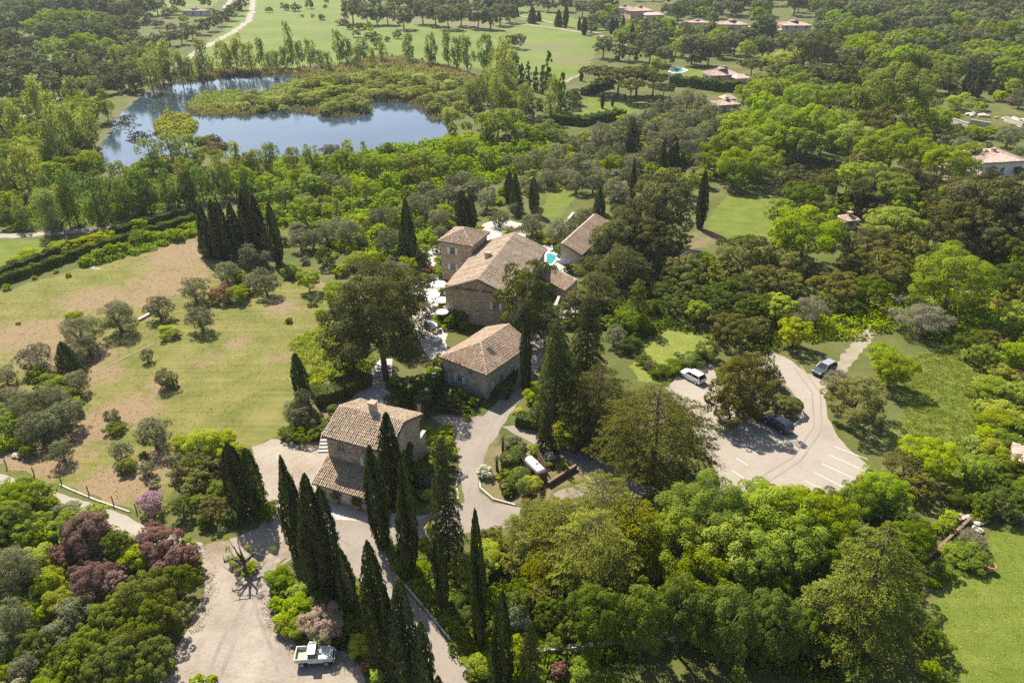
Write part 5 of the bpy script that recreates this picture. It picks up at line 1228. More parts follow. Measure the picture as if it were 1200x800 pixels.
block(0, 0, 'left shore of the lake', '''
o 300 555 180; o 205 605 140; w 330 610 170; w 250 680 180; o 130 690 150; o 60 725 150; o 180 745 160; g 370 660 140; w 420 590 120; o 440 505 130; o 350 485 110; w 545 420 150; w 660 380 140; q 480 395 90; o 420 770 160; o 300 790 150; o 10 790 130; g 90 640 90; w 490 490 90; w 600 400 90; w 250 570 110; o 120 580 90; o -30 700 150; b 390 720 100; g 330 740 130; o 240 640 120; b 30 640 80; o 380 560 90
''')
block(0, 0, 'far shore of the lake', '''
w 745 285 170 .75; w 950 270 130 .9; w 1040 265 110 .9; w 1100 255 120 .9; w 840 310 100; w 700 340 110; w 1170 270 90; w 880 330 80; w 1010 310 80; w 1130 310 80; w 790 340 80
''')
block(0, 0, 'near shore of the lake', '''
y 860 650 110; w 800 690 150 .7; w 700 725 150 .7; w 610 755 140 .7; y 905 725 120; w 990 690 110 .8; w 1100 735 90; w 1030 765 120 .7; b 930 670 80; d 980 680 90; w 550 780 110 .7; w 1160 770 100 .8; b 760 770 110; b 650 800 120; b 900 780 100
''')
# ---- far field and lake
block(300, 0, 'line at the top of the far field', '''
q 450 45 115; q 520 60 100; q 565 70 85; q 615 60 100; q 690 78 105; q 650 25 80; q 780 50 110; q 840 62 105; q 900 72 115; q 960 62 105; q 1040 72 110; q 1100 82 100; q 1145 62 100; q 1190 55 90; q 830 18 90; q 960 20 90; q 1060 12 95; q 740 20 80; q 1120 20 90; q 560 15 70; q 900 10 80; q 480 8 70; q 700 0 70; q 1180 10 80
''')
block(300, 0, 'open on the far green field', '''
d 140 35 42; d 185 36 52; d 60 48 34; d 308 82 38; d 325 30 24; x 405 105 70 .6; d 485 125 46; z 468 160 46; b 530 130 48 1.5; z 613 183 34; H 663 160 46; d 440 125 40; b 265 75 22; b 215 75 20; d 250 20 40 1.6; d 520 170 36; d 640 265 14 2; d 780 280 14 2; b 120 20 20; d 330 4 26
''')
block(300, 0, 'far shore of the lake', '''
W 20 190 330 62; W 155 112 332 58; W 200 200 320 80; W 250 190 318 80; W 95 245 335 75; W 385 148 304 74; W 430 190 306 70; W 500 180 280 84; H 562 185 60 1.5; w 592 245 62; W 716 165 300 76; W 822 165 312 82; W 900 160 324 74; W 945 180 330 80; W 992 180 346 92; W 1080 165 330 116; W 130 230 330 70; W 300 240 330 60; w 60 300 70; w 340 290 60; w 470 270 60; w 540 265 50; H 1190 190 66
''')
block(300, 0, 'right shore of the lake', '''
w 1125 340 130 1.1; w 1165 270 130; w 1040 440 120 .95; w 1085 400 110; w 1130 430 130; w 1000 460 90; o 1130 575 175; o 1190 470 120; w 1180 370 130; d 1080 640 80; w 830 610 80; o 985 590 60; o 920 600 50 1.4; w 670 640 90; w 730 618 54 1.2; w 565 660 46 1.7; w 505 690 40; w 900 570 60; o 1060 560 80; x 1170 650 60; o 1040 510 70
''')
block(300, 0, 'near shore of the lake', '''
z 350 710 100; w 260 745 120 .8; w 170 750 110 .8; w 60 740 120 .8; w 0 760 110 .8; o 400 740 110; o 480 750 110; b 610 700 90; b 690 700 100; o 760 660 100; o 840 690 120; o 930 680 120; o 1010 690 110; o 1080 730 120; o 620 760 110; o 700 770 120; o 790 750 120; o 880 770 120; o 980 770 110; b 1170 700 90; z 1180 760 90; o 540 780 110; o 320 770 110; w 430 700 80 .8
''')
# ---- upper middle
block(600, 0, 'left of the far lawns', '''
l 25 270 440 54; l 75 290 420 46; l 110 310 430 42; l 165 240 430 62; l 230 335 560 66; l 140 300 440 40; l 50 300 440 40; q 290 420 130; H 315 470 60; w 200 430 100; H 100 500 120; w 60 470 110; o 10 560 130; o 40 610 110; z 150 560 80; w 180 500 90; H 270 470 90; W 5 250 420 70
''')
block(600, 0, 'round the far lawns', '''
P 405 345 150; P 500 360 150; P 590 350 160; P 665 375 130; P 560 405 130; P 640 425 115; P 712 418 115; q 430 215 105; l 505 150 285 66; l 588 165 285 58; q 650 225 130; q 850 225 140; q 925 240 120; y 1040 260 150; P 1130 290 150; q 1050 180 140; q 1180 130 140; y 680 300 80; P 790 285 80; P 840 300 90; q 720 260 100; o 770 220 80; b 380 520 90 .8; b 520 510 110 .6; q 980 210 110; o 1100 230 100; q 550 240 80; q 740 300 80; q 1180 220 110; P 430 390 110; d 770 370 40; x 870 60 60; r 820 90 100; r 880 85 110; o 720 70 90; q 650 130 110; o 720 120 80; q 780 50 110; o 790 160 60; q 930 60 120; o 1000 60 100; q 1080 60 130; q 1150 40 130; q 1060 0 120; q 960 0 110; q 640 20 100; q 540 20 110; q 450 10 100; q 400 40 100; q 380 100 70; o 620 170 60; q 330 30 90; q 250 10 80; q 170 10 80; q 90 5 80; o 690 30 70; q 850 30 80; o 1090 110 90; o 1160 70 90; q 20 10 80; q 690 170 90; q 860 270 80
''')
block(600, 0, 'group by the far lanes', '''
C 95 28 110 44; C 125 50 100 28; C 220 45 126 42; c 252 22 126 26; c 315 80 142 18; c 340 82 165 28; c 468 78 160 20; c 490 85 160 22; c 520 70 160 22; c 562 110 206 22; C 25 38 80 20; C 5 40 85 24; c 325 320 380 18; H 370 125 70; q 30 190 70
''')
block(600, 0, 'group before the far villas', '''
c 848 130 190 20; c 865 145 190 16; c 905 133 216 24; c 930 120 196 24; c 945 108 195 26; c 1160 20 90 34; c 1200 30 100 34; c 750 95 170 34; H 580 120 60
''')
block(600, 0, 'pair on the far lawn', 'c 425 428 508 17; c 472 444 500 13; c 530 440 470 12')
block(600, 0, 'olive grove right of the lake', '''
v 500 595 80; v 420 615 105; v 470 645 105; v 650 525 95; v 700 505 95; v 760 480 95; v 820 460 105; v 880 480 95; v 960 455 120; v 925 520 95; v 860 550 105; v 800 580 105; v 740 600 105; v 680 585 95; v 640 610 75; v 725 650 95; v 785 640 105; v 845 640 115; v 905 620 105; v 960 590 105; v 1010 575 95; v 800 700 115; v 870 690 105; v 620 545 75; v 290 665 85; v 210 705 95; v 120 735 105; v 310 765 115; v 190 780 105; v 50 765 105; v 560 575 90; v 500 700 90; v 440 730 100; v 360 700 90; v 400 660 80; v 660 660 70; v 1040 540 80; v 760 555 80; v 1000 480 70; v 610 590 60;
f 565 540 722 115 : dark conical fir rising out of the grey olive grove; b 160 610 130; b 100 640 110; b 260 700 70; b 340 640 60; b 60 690 90; b 230 640 80; o 660 790 80; b 690 640 50; u 520 560 60; o 480 760 100; u 420 780 90; v 560 770 110; v 640 720 90; h 950 760 90; u 930 690 70; v 890 750 90; v 970 680 90; v 370 790 110; u 840 740 80; h 1000 740 70
''')
block(600, 0, 'cluster of four behind the houses', 'c 705 650 822 42; c 738 680 825 38; c 765 662 825 46; c 800 715 830 38')
block(600, 0, 'upper right oak wood', '''
o 1140 450 171; o 1150 560 220; o 1060 600 183; o 1000 690 207; o 1100 680 232; o 1190 640 195; o 950 755 134; o 1050 770 195; o 1190 500 183; o 1090 520 134; o 1180 760 195; o 1130 620 134; o 1190 420 146
''')
# ---- upper right wood
block(900, 0, 'upper right oak wood', '''
o 390 140 146; o 480 140 116; o 600 205 159; o 700 180 140; o 775 190 116; o 450 240 146; o 540 265 159; o 640 280 183; o 760 290 171; o 850 320 159; o 590 430 354 : broad bright green oak in the middle of the upper right wood; o 960 240 140; o 1030 230 116; o 1160 270 146; y 60 420 134; y 55 295 159; y 240 165 122; o 250 350 110; o 200 585 256; o 90 585 232; o 325 590 195; o 395 650 232; o 490 710 220; o 590 670 232; o 720 725 207; o 830 760 220; o 800 560 146; o 150 670 183; y 520 490 134; o 60 660 183; o 260 660 183; o 660 610 134; o 930 775 134; o 740 540 110; y 210 400 98; o 180 30 134; o 250 20 110; o 1000 270 134; o 1120 250 146; o 340 250 110; o 700 510 110; o 130 500 110; o 30 500 110; o 330 160 98; o 1180 330 110; y 660 500 98; o 420 570 110; y 610 600 85; o 720 640 110
''')
block(900, 0, 'upper right wood', '''
q 225 235 240 .9 : tall dark pine right below the hazy pink roofed villa; p 350 375 180; p 120 325 140; h 560 575 240; h 380 560 130; p 430 470 120; h 660 310 150; h 540 310 140; h 790 370 150; h 860 390 110; h 760 460 110; q 300 50 140; q 400 60 130; q 480 60 120; q 560 120 130; q 640 90 140; q 720 140 150; q 800 95 140; q 870 75 130; q 950 75 140; q 1030 95 130; q 1100 65 130; q 1170 105 130; q 1060 145 140; q 1150 165 140; q 850 170 130; q 900 210 140; q 1000 310 140; q 1100 310 140; q 930 275 110; q 60 130 110; q 100 60 110; q 30 60 120; q 1180 210 110; q 980 180 120; q 760 60 110; q 680 40 100; q 590 40 110; q 500 10 100; q 1060 20 120; q 960 10 120; q 860 10 110; q 1150 20 120; q 380 10 100; q 130 10 110; q 660 150 110; q 740 220 110; q 870 250 110; q 1050 210 120; q 480 190 100; q 550 190 100; h 60 350 100; h 10 380 100; h 620 370 90; h 360 300 110; h 450 350 100; h 60 470 90; h 200 470 90; h 280 490 80; h 700 400 100; h 770 320 80; q 270 130 90; h 620 640 120; h 1000 350 80; q 1190 300 100; q 1220 180 130; q 1230 60 130; q 1240 280 130;
v 200 490 80; v 130 470 70; v 20 510 80
''')
block(900, 0, 'gardens at the right edge', '''
u 900 480 130; v 1040 490 110; u 1155 405 120; v 915 685 115; v 830 660 95; v 1130 635 120; v 1140 690 120; v 1190 600 90; b 880 545 60; b 1030 560 50; b 960 620 90; b 870 620 70; z 1090 540 80; z 1160 530 70; b 1040 620 80; b 800 590 90; v 1190 690 110; d 1000 640 60; u 1090 450 80; v 1185 460 100; b 1000 500 60; b 950 540 60; z 1030 680 50; v 1190 770 120; v 1100 600 80; x 1150 470 60; z 740 600 60
''')
block(900, 0, 'row in the gardens at the right edge', 'c 935 320 440 30; c 955 345 450 38; c 982 355 466 48; c 1055 380 446 32; c 1095 388 446 26')
# ---- left, second row
block(0, 200, 'waterside trees by the pale footpath', '''
o 60 140 130; o 20 60 120; g 120 60 120; w 215 190 190 .7; W 330 -10 250 150; W 440 10 262 170; W 690 20 200 130; W 645 -10 190 120; W 780 0 175 120; W 940 -20 140 110; W 1050 -30 120 110; w 560 60 150; w 860 40 140; o 150 130 120; g 40 210 100; W 570 40 220 120; W 880 10 160 100; W 1000 0 140 90; o 1150 30 120; y 620 130 80; H 540 220 70; z 660 180 70; d 740 215 60; z 800 180 70; z 880 170 60; d 480 235 60; b 90 260 60; w 100 190 100; o 0 180 100; d 260 250 70; w 300 160 130; y 720 100 90; o 840 110 90; o 1100 80 90; w 500 110 110; W 220 20 250 120; W 1150 -10 120 90
''')
block(0, 200, 'beside the double hedge', '''
u 285 358 110 .8; u 140 392 130 .7; u 400 332 120 .7; u 480 312 120 .7; b 650 252 80; u 340 350 90 .7; u 60 420 80 .6; b 470 390 80; b 520 370 80; b 570 360 70; b 640 320 90; b 700 310 80; b 760 310 70; b 830 300 80; d 850 270 50; b 400 425 60; b 260 470 26; b 320 488 30; b 30 545 40; d 85 715 26 .5; b 160 500 26; b 890 290 50
''')
block(0, 200, 'clump left of the houses', '''
C 962 158 400 92; C 1010 130 405 88; C 1048 140 408 80; C 1100 150 400 86; C 1150 85 385 110; C 1205 110 350 84
''')
block(0, 200, 'dry meadow', '''
v 910 552 140; v 745 640 140 .95; v 555 682 185 .9 : round grey olive tree with a short trunk in the middle of the meadow; v 380 758 200 .9; v 1060 472 120; v 1165 402 130; v 940 692 140 .95; x 1028 580 115; b 1110 580 110; u 345 685 95; u 790 752 110 .8; u 1130 495 80; v 1180 520 90; b 1140 560 80; u 1100 500 50; v 1240 330 100
''')
block(0, 400, 'dry meadow', '''
v 165 72 165 .9; v 20 155 110; v 685 62 60 1.3; v 770 172 100 1.1; b 800 190 70; v 522 352 85; d 540 405 100 .7; v 715 430 160 1.1 : dark olive tree on a thick leaning trunk low in the meadow; v 568 515 115 1.1; b 590 580 100; v 690 590 90; v 285 510 120 1.1; b 130 510 80 1.2; v 120 305 190; v 225 275 190; v 310 340 170; v 350 190 130; v 60 265 130; o 40 385 130; v 180 400 180; b 240 190 120; b 280 210 140; b 170 145 90; b 310 260 120; v 250 400 150; d 100 480 90; b 20 480 90; d 178 188 60; o 340 290 90; x 30 220 60; b 70 330 90; d 670 530 40; z 720 670 50; v 820 545 80 .8; v 350 60 130; v 410 20 110; u -20 350 120; v -20 260 120
''')
block(0, 400, 'dry meadow', 'C 315 0 162 115 : broad dark conical cypress between the olives at the left')
block(0, 400, 'left of the front house', '''
u 950 500 230 1.1; h 910 570 160; u 1010 470 150; u 860 480 110; u 1050 460 130; h 980 600 150; i 705 745 140 : pink flowering judas tree at the edge of the lane; u 1100 520 120; t 830 620 90; h 930 650 140; g 850 770 120; b 1020 700 120; h 1060 560 110; z 880 700 80; b 930 745 90
''')
block(0, 400, 'pair left of the front house', 'c 1110 478 800 108; c 1180 498 790 92')
# ---- middle
block(300, 200, 'gardens left of the houses', '''
c 85 146 432 58 : thin leaning cypress standing alone left of the small bright tree; c 10 200 345 70 : dark cypress at the right end of the cypress clump; C 705 134 408 90 : thick dark cypress left of the small square house; c 965 92 274 64 : left of two cypresses right behind the small square house; c 1006 104 278 54 : right of two cypresses right behind the small square house; c 1186 0 148 56 : dark cypress behind the terrace of the farmhouse;
o 225 180 155; o 510 80 125; o 620 42 95; o 130 110 110; o 60 60 120; o 250 60 120; v 340 50 100; v 420 65 90; o 300 80 90; o 30 130 90; o 200 30 100; o 390 100 80; o 700 30 80; b 80 200 110; b 40 180 90;
o 245 508 112 1.1 : small bright green tree with its own shadow on the meadow; o 385 575 150; u 575 285 100; w 375 190 64 1.2; b 570 300 70; u 600 270 70;
v 205 325 110; v 262 320 110; v 330 280 120; v 440 290 145; v 610 210 125; v 610 330 135; v 765 160 125; v 850 222 105; v 835 130 95; v 900 110 100; v 1080 135 105; v 1142 220 95; v 30 410 100; v 45 530 125; h 760 20 110; H 710 100 80; v 1040 60 95; v 920 50 90; v 560 210 80; v 380 250 80; v 860 290 70; v 800 80 90; v 970 40 90; v 20 480 80; v 760 250 60; u 900 250 70; b 800 310 60; d 130 330 60; u 660 250 50; v 1190 280 60; v 500 330 60;
H 325 400 115; b 165 468 90; b 395 470 70; d 250 630 26; d 277 625 28; b 305 672 62; d 155 700 36; x 810 465 52; b 855 462 56; b 480 420 170 .5; u 540 400 100 .5; b 780 370 70; z 850 370 60; z 770 395 70; b 900 420 60; b 790 510 70; z 830 500 50; b 720 440 90; b 450 370 60; b 400 350 70; z 230 420 50; u 480 220 80 .6; u 540 230 70 .6; b 720 60 60; b 830 330 60; b 860 420 60; d 350 340 60; b 640 150 70; b 430 150 60; x 420 470 40; b 890 640 70; b 860 690 60 1.3; u 880 560 50; d 900 690 90 .9; b 940 690 60; z 800 590 60; u 1180 300 60; d 880 480 80 .8; d 800 430 50 1.2; b 940 470 50; u 1050 270 40;
t 640 470 150 .8; b 560 430 120; b 700 420 60
''')
# the great pine left of the farmhouse, and other pines at the houses
round_tree('p', 446, 370, 146, 'great aleppo pine with dark leaning trunk left of the farmhouse', 1.08, zone='houses')
round_tree('p', 412, 402, 84, 'lower olive green pine leaning on the great pine at its left', .8, zone='houses')
round_tree('p', 470, 352, 84, 'pine crown rising behind the great pine', .9, zone='houses')
round_tree('p', 618, 344, 74, 'tall pine with light green crown in front of the farmhouse roof', 1.45, zone='houses')
round_tree('p', 640, 385, 46, 'low branching pine at the foot of the tall farmhouse pine', 1.0, zone='houses')
block(600, 200, 'houses', '''
p 730 150 330 1.25 : tall broad pine towering behind the low barn; p 560 240 260 1.2 : wide dark pine overhanging the right side of the low barn; p 470 325 240 1.1; p 650 330 230 1.1; k 520 440 260 .9 : flat layered green conifer under the pines right of the pool; k 370 450 150; k 400 560 210 1.2 : dark layered conifer between the annexe and the fir trees; p 300 620 150; H 230 660 110; b 300 690 70; b 340 650 70; b 360 720 60; d 270 720 70; d 420 640 90; p 700 240 170; P 640 290 150;
F 590 500 725 165 : bright yellow green cone shaped conifer right of the fir trees;
o 872 655 120; o 550 690 140; b 450 705 95; v 480 770 120; b 600 700 80; o 620 720 80
''')
block(600, 200, 'behind the houses', '''
c 895 0 272 52 : tall lone cypress at the left of the bright clearing; c 570 -60 142 30 : thin dark cypress behind the tall broad pine; c 102 28 202 46 : slim cypress on the grass behind the parasols; C 18 5 192 64 : dark cypress left of the slim cypress behind the parasols; C 412 85 200 60;
v 90 252 128; v 212 285 135; v 300 150 135; v 340 220 120; v 300 55 110; v 170 30 100; v 20 180 70; v 380 60 100; v 60 60 80; v 270 260 80; v 30 290 70; v 120 190 60; v 420 30 110; v 480 80 120; t 500 100 120; n 240 368 88 .8 : clipped round bright bush between the pool and the barn; u 180 325 90 .5; u 130 300 60 .5; b 290 460 90 .6; b 190 200 60 .5; b 240 195 60 .5; h 640 60 120; y 760 30 110; o 820 60 110; h 1150 110 170; o 1060 40 110;  o 1100 90 100; y 900 30 90; b 330 420 60; H 600 330 110; H 780 320 120; b 860 440 90; b 700 420 80; y 890 460 80; o 960 490 90; b 940 540 80; d 820 520 80; H 560 330 100; x 760 620 50; d 700 560 110; d 760 500 90; d 660 640 100; v 870 20 90; u 700 20 90
''')
block(600, 200, 'dark wood right of the houses', '''
h 815 465 190; H 770 500 150; 
h 1090 400 270 1.05; h 1000 480 170; h 1180 520 200; h 1030 735 210 .9; H 900 600 170; H 1060 560 200; h 1180 420 160; H 960 650 150; H 1170 640 170; o 900 430 130; o 870 500 100; o 960 440 110; o 1000 550 90; b 1000 520 70; H 780 620 150; h 820 560 130; H 1100 650 150; h 1150 730 130
''')
# ---- right side wood
block(900, 200, 'wood above the parking lot', '''
o 185 285 368 .85 : wide bright green oak at the left of the dark holm oaks; o 70 190 161; y 575 250 276 .8; o 880 490 391 .9 : big lone bright oak right of the dirt track; g 1110 370 190; g 1150 500 200; y 60 640 161; y 130 750 161; o 1150 680 184; b 1100 760 110; t 740 690 250 .8 : grey twiggy thin leaved tree above the dirt track; o 690 620 103;
h 500 330 300; h 600 290 200; h 330 540 240 .8; h 400 360 210; t 190 650 190; h 90 450 190; h 50 520 170; h 660 360 180; h 560 440 200; h 430 440 190; h 170 430 110; h 620 480 150; H 480 560 190; h 100 560 130; y 100 510 115;
p 1000 160 379; p 860 260 264; p 1120 230 288; p 1000 290 241; o 600 90 241; p 530 70 218; p 270 70 195; p 120 40 161; p 700 60 241; p 790 170 195; p 940 60 253; p 1180 110 218; o 640 170 161; o 380 30 172; p 420 120 150; h 470 150 140; h 700 200 130; p 180 80 138; p 20 60 161; o 20 110 150; H 820 400 160; g 1040 330 140; y 380 130 103; o 330 160 115; p 1210 300 253; o 720 130 161; g 1200 420 180; H 300 620 110; g 760 300 110; p 1150 340 172; h 340 270 110; o 60 260 161; y 20 330 161; h 70 370 130; o 500 20 161; o 860 120 138; H 420 650 100; H 730 430 110; b 1010 720 60; x 1070 630 60
''')
block(900, 400, 'wood at the right edge', '''
h 420 270 290 .95 : broad brownish thin tree right of the parking loop; t 330 180 150 .7; o 590 120 200; o 640 190 160; o 540 60 140; o 770 540 260 .85; o 850 480 150; h 640 590 210 .9; h 720 680 170; o 530 690 240; o 440 740 190; o 600 760 170; g 830 30 170; o 930 90 130; g 960 0 150; u 1070 230 220 .7; u 1100 330 170 .7; u 1080 380 210 .7; o 1150 240 130; u 1090 140 150 .7; b 960 120 120; o 1160 60 160; b 1110 470 150; u 1060 510 150; b 1050 590 140; o 1130 560 130; o 970 590 150; b 1150 610 110; o 1180 400 110; d 1110 660 110; u 1030 440 120; x 1180 160 80; b 990 680 60; b 960 650 80; u 1000 300 80; d 990 350 60; u 1160 320 90; d 900 740 120; g 1190 500 120; u 1190 580 120; d 1030 540 90; b 1080 660 90 .8; b 870 380 60 .4; b 800 320 50 .4; d 950 250 50 .5; b 930 430 60 .4; b 1230 250 150; u 1240 400 150; o 1010 60 130; H 1100 720 120; H 1000 760 130
''')
block(600, 400, 'parking island', '''
h 1080 205 300 1.3 : broad brownish green tree shading the parking island; h 1020 320 200; h 1140 270 190 1.2; h 1150 120 180; h 1030 160 160
''')
block(900, 400, 'parking island', 'h 50 290 140 .8; n 110 300 110 .8; h 20 170 110')
block(600, 400, 'lower edge of the flowering lawn', 'd 830 90 140 .6; d 750 120 120 .6; d 690 140 110 .6; d 890 70 90 .6; d 620 90 90 .8; d 560 20 110; v 650 110 60; H 920 40 120')
round_tree('k', 770, 508, 150, 'broad dark green cedar in front of the parking lot', 1.0, zone='houses')
round_tree('k', 700, 470, 96, 'smaller cedar with bare trunk left of the broad dark cedar', 1.25, zone='houses')
round_tree('k', 672, 500, 62, 'brownish young cedar at the bend of the path', .9, zone='houses', mat='gcedar')
tall_tree('f', 652, 372, 500, 66, 'tall dark fir left of the pair by the drive', zone='houses')
tall_tree('f', 689, 342, 470, 62, 'tall dark fir right of the pair by the drive', zone='houses')
tall_tree('f', 522, 508, 656, 50, 'dark ragged fir between the drive and the tall cypresses', zone='houses')
tall_tree('f', 640, 470, 530, 26, 'small dark conifer left below the tall fir pair', zone='houses')
# ---- the cypress avenue at the bottom
for a in (('c', 338, 532, 648, 23, 'leftmost tall cypress of the avenue beside the gravel yard'), ('c', 353, 552, 664, 17, 'slim cypress second from left beside the gravel yard'),
          ('c', 364, 553, 690, 34, 'tall dark cypress left in the thick trunk group beside the gravel yard'), ('c', 380, 572, 694, 30, 'tall dark cypress right in the thick group beside the gravel yard'),
          ('c', 407, 645, 718, 21, 'short cypress right of the thick group beside the drive'), ('c', 442, 518, 640, 25, 'tall pointed cypress right in front of the lean-to garage roof'),
          ('c', 473, 528, 670, 23, 'straight tall cypress right of the one before the lean-to'), ('c', 457, 482, 590, 26, 'round topped cypress rising against the front house roof'),
          ('c', 443, 636, 786, 30, 'big pointed cypress left of the drive at the bottom'), ('c', 472, 680, 812, 38, 'thickest cypress at the bottom edge left of the drive'),
          ('c', 497, 731, 842, 23, 'cypress cut by the bottom edge left of the drive'), ('c', 517, 626, 710, 16, 'thin cypress right of the drive under the ragged fir'),
          ('c', 560, 592, 758, 19, 'tallest slender cypress right of the drive'), ('c', 585, 688, 822, 26, 'cypress right of the tallest slender one at the bottom'),
          ('c', 515, 790, 830, 12, 'tip of a small cypress at the very bottom by the drive'), ('f', 624, 724, 850, 46, 'dark cypress like conifer at the bottom below the golden cedar'),
          ('c', 352, 413, 476, 18, 'cypress behind the weeping tree left of the front house'), ('c', 617, 374, 458, 13, 'narrow cypress in the drive right of the middle house'),
          ('c', 456, 690, 800, 20, 'cypress squeezed between the two big ones left of the drive')):
    tall_tree(*a[:5], a[5], zone='avenue')
# ---- bottom left corner
block(0, 600, 'lower left corner', HM=1.25, data='''
r 410 100 230 : largest purple leaved tree at the lower left; r 310 200 130; r 430 220 110; r 420 320 200; r 520 340 150 : reddest purple leaved shrub tree in the middle at the lower left; r 740 150 200 : purple leaved tree overhanging the gravel at the lower left; r 720 100 130; r 880 210 130; r 790 220 160; r 560 280 90;
g 540 150 150; u 620 220 150; u 590 250 110; G 680 400 270 .95; G 820 330 190 1.0; G 600 430 220; G 740 480 220; G 490 520 220; G 640 600 230; G 560 700 260; G 700 690 210; G 420 640 210; G 480 760 220; G 650 770 200; G 330 680 180; G 360 740 180; b 690 510 70; o 880 160 90;
z 350 470 180; z 290 560 160; v 70 270 230; v 50 500 160 1.2; v 100 730 130; u 270 420 150; u 180 230 180; u 230 330 150; u 160 130 170; o 60 40 200; o 120 100 150; G 20 140 150; b 110 110 80; o 330 60 160; b 250 90 120; b 200 60 130; z 400 40 120; b 200 400 110; b 190 490 90; u 40 400 110; o 440 20 140; v -20 400 150; v -10 620 150; b 40 590 110; u 60 650 90; b 10 760 110; g 20 60 150; o -20 0 180; b 130 310 90; u 330 130 90; z 240 200 80; b 20 300 100; G 240 770 120; b 920 790 70 .7; b 990 780 60 .7; b 800 720 50 .8
''')
block(0, 400, 'lower left corner', 'o 60 740 200; o 160 720 170; o 120 680 120; o 210 760 130; o 30 690 130; b 250 790 110; z 310 800 140; o -30 760 150; z 100 660 80')
block(300, 600, 'edge of the gravel yard', '''
b 115 315 150; b 190 380 120; b 200 450 160; b 150 510 150; b 200 540 120; j 320 520 210 : pink and green judas tree above the old pickup truck; b 100 430 90; b 490 400 90; d 470 470 120; E 480 620 120 : yellow flowering shrub right of the old pickup truck; b 530 650 100; b 570 770 90; x 520 720 70; b 450 380 60; d 440 540 120; d 520 560 90; d 380 600 90 .8; d 60 -10 120; b 100 360 90; d 300 430 150 .8; d 350 360 120 .8; d 560 700 80
''')
block(200, 600, 'gravel yard', 'B 340 200 230 1.0 : bare knotted old tree with twisted limbs on the gravel; b 320 240 100 .7; b 370 260 90 .7; d 290 20 100; h 200 -20 150; d 160 40 90', 4.0)
block(300, 600, 'right bank of the drive', '''
u 1010 270 230 .95; u 1080 200 190; d 690 170 90; d 610 130 70; b 680 250 90 .6; b 760 270 120 .6; z 650 210 40; b 790 200 110 .6; b 910 510 70 .8; b 1000 590 90 .7; u 1050 720 160; d 960 420 120; d 1000 480 110; H 1100 420 180; H 1080 520 170; b 980 640 70 .6; b 900 430 60 .5; b 830 180 70 .7; u 760 150 90 .7; b 1180 590 90; h 1100 130 150; d 1090 620 120; d 850 120 80; u 820 70 60; b 1130 640 90; d 700 290 70; b 740 210 60; b 690 130 50
''')
# ---- bottom middle and right
for kx, ky, kw, kh, kl in ((703, 597, 104, 1.5, 'topmost golden cedar of the bottom middle clump'), (655, 622, 92, 1.5, 'left golden cedar of the bottom middle clump'), (738, 622, 92, 1.6, 'right golden cedar beside the bright oaks'), (694, 645, 112, 1.5, 'central broad golden cedar of the bottom middle clump'), (752, 655, 62, 1.5, 'small golden cedar at the lower right of the clump'), (640, 664, 62, 1.4, 'small golden cedar at the lower left of the clump'), (718, 676, 74, 1.3, 'lowest golden cedar hanging over the deep shade'), (632, 697, 46, 1.2, 'golden cedar twig tree hanging over dark shrubs')):
    round_tree('K', kx, ky, kw, kl, kh, zone='bottom')
for gx, gy, gw in ((800, 716, 70), (850, 726, 76), (755, 722, 70), (700, 722, 70), (905, 734, 70)): round_tree('g', gx, gy, gw, None, 1.9, zone='bottom wood')  # dark leaf colour stands in for shaded oak sides; added to deepen the shade
round_tree('L', 1020, 698, 172, 'light green layered cedar at the lower right beside the lawn', 1.1, zone='bottom')
round_tree('L', 965, 715, 90, 'smaller light green cedar left of the layered cedar', 1.0, zone='bottom')
block(600, 500, 'bank below the path', 'w 80 440 200 .75; w 160 490 200 .75; w 20 520 190 .75; w 230 430 150 .75; w 130 390 130 .7; w 60 590 180 .8; h 20 640 160; h 180 600 150', 4.0)
block(800, 560, 'bottom wood', HM=1.25, data='''
o 115 175 420 : largest round bright green oak at the bottom edge of the parking lot; o 0 330 370; y 205 320 380 : most yellow green oak at the bottom of the parking lot; o 420 195 370; o 330 400 340; o 575 185 330; o 510 310 340; o 695 230 290; o 830 100 210; t 440 420 150; o 90 480 330; o 270 190 300; y 10 180 240; o 640 330 240; g 300 540 250; g 420 540 230; g 480 660 230; g 340 680 240; g 180 600 260; g 590 700 220; g 720 640 190; h 830 120 160; h 860 60 170; t 790 250 150; g 760 260 130; b 790 700 130; b 850 760 110; g 420 750 200; b 740 790 120
''')
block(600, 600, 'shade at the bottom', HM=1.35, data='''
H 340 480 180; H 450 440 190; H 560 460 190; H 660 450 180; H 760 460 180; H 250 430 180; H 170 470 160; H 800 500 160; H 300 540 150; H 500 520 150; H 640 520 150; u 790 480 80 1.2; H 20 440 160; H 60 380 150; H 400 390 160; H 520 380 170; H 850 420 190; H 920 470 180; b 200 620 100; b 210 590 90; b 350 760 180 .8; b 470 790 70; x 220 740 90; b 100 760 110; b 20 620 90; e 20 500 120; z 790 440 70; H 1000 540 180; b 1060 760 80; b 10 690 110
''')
block(900, 600, 'right lawn', '''
b 930 190 180 .7; b 820 270 130 .7; b 880 200 140 .7; b 960 230 130 .7; t 960 130 150 .6; b 760 740 120 .6; b 820 780 110 .6; d 700 60 110; b 740 170 60; b 830 60 90; u 860 20 90; H 720 110 120; g 640 40 130; u 1000 10 90; v 1150 15 90 .8; v 1190 30 80 .8; z 1110 10 70 .9; b 780 80 70; h 620 90 130; b 1010 -20 90; H 1080 -40 160; H 1180 -60 150; b 790 330 70 .5; H 780 600 150
''')
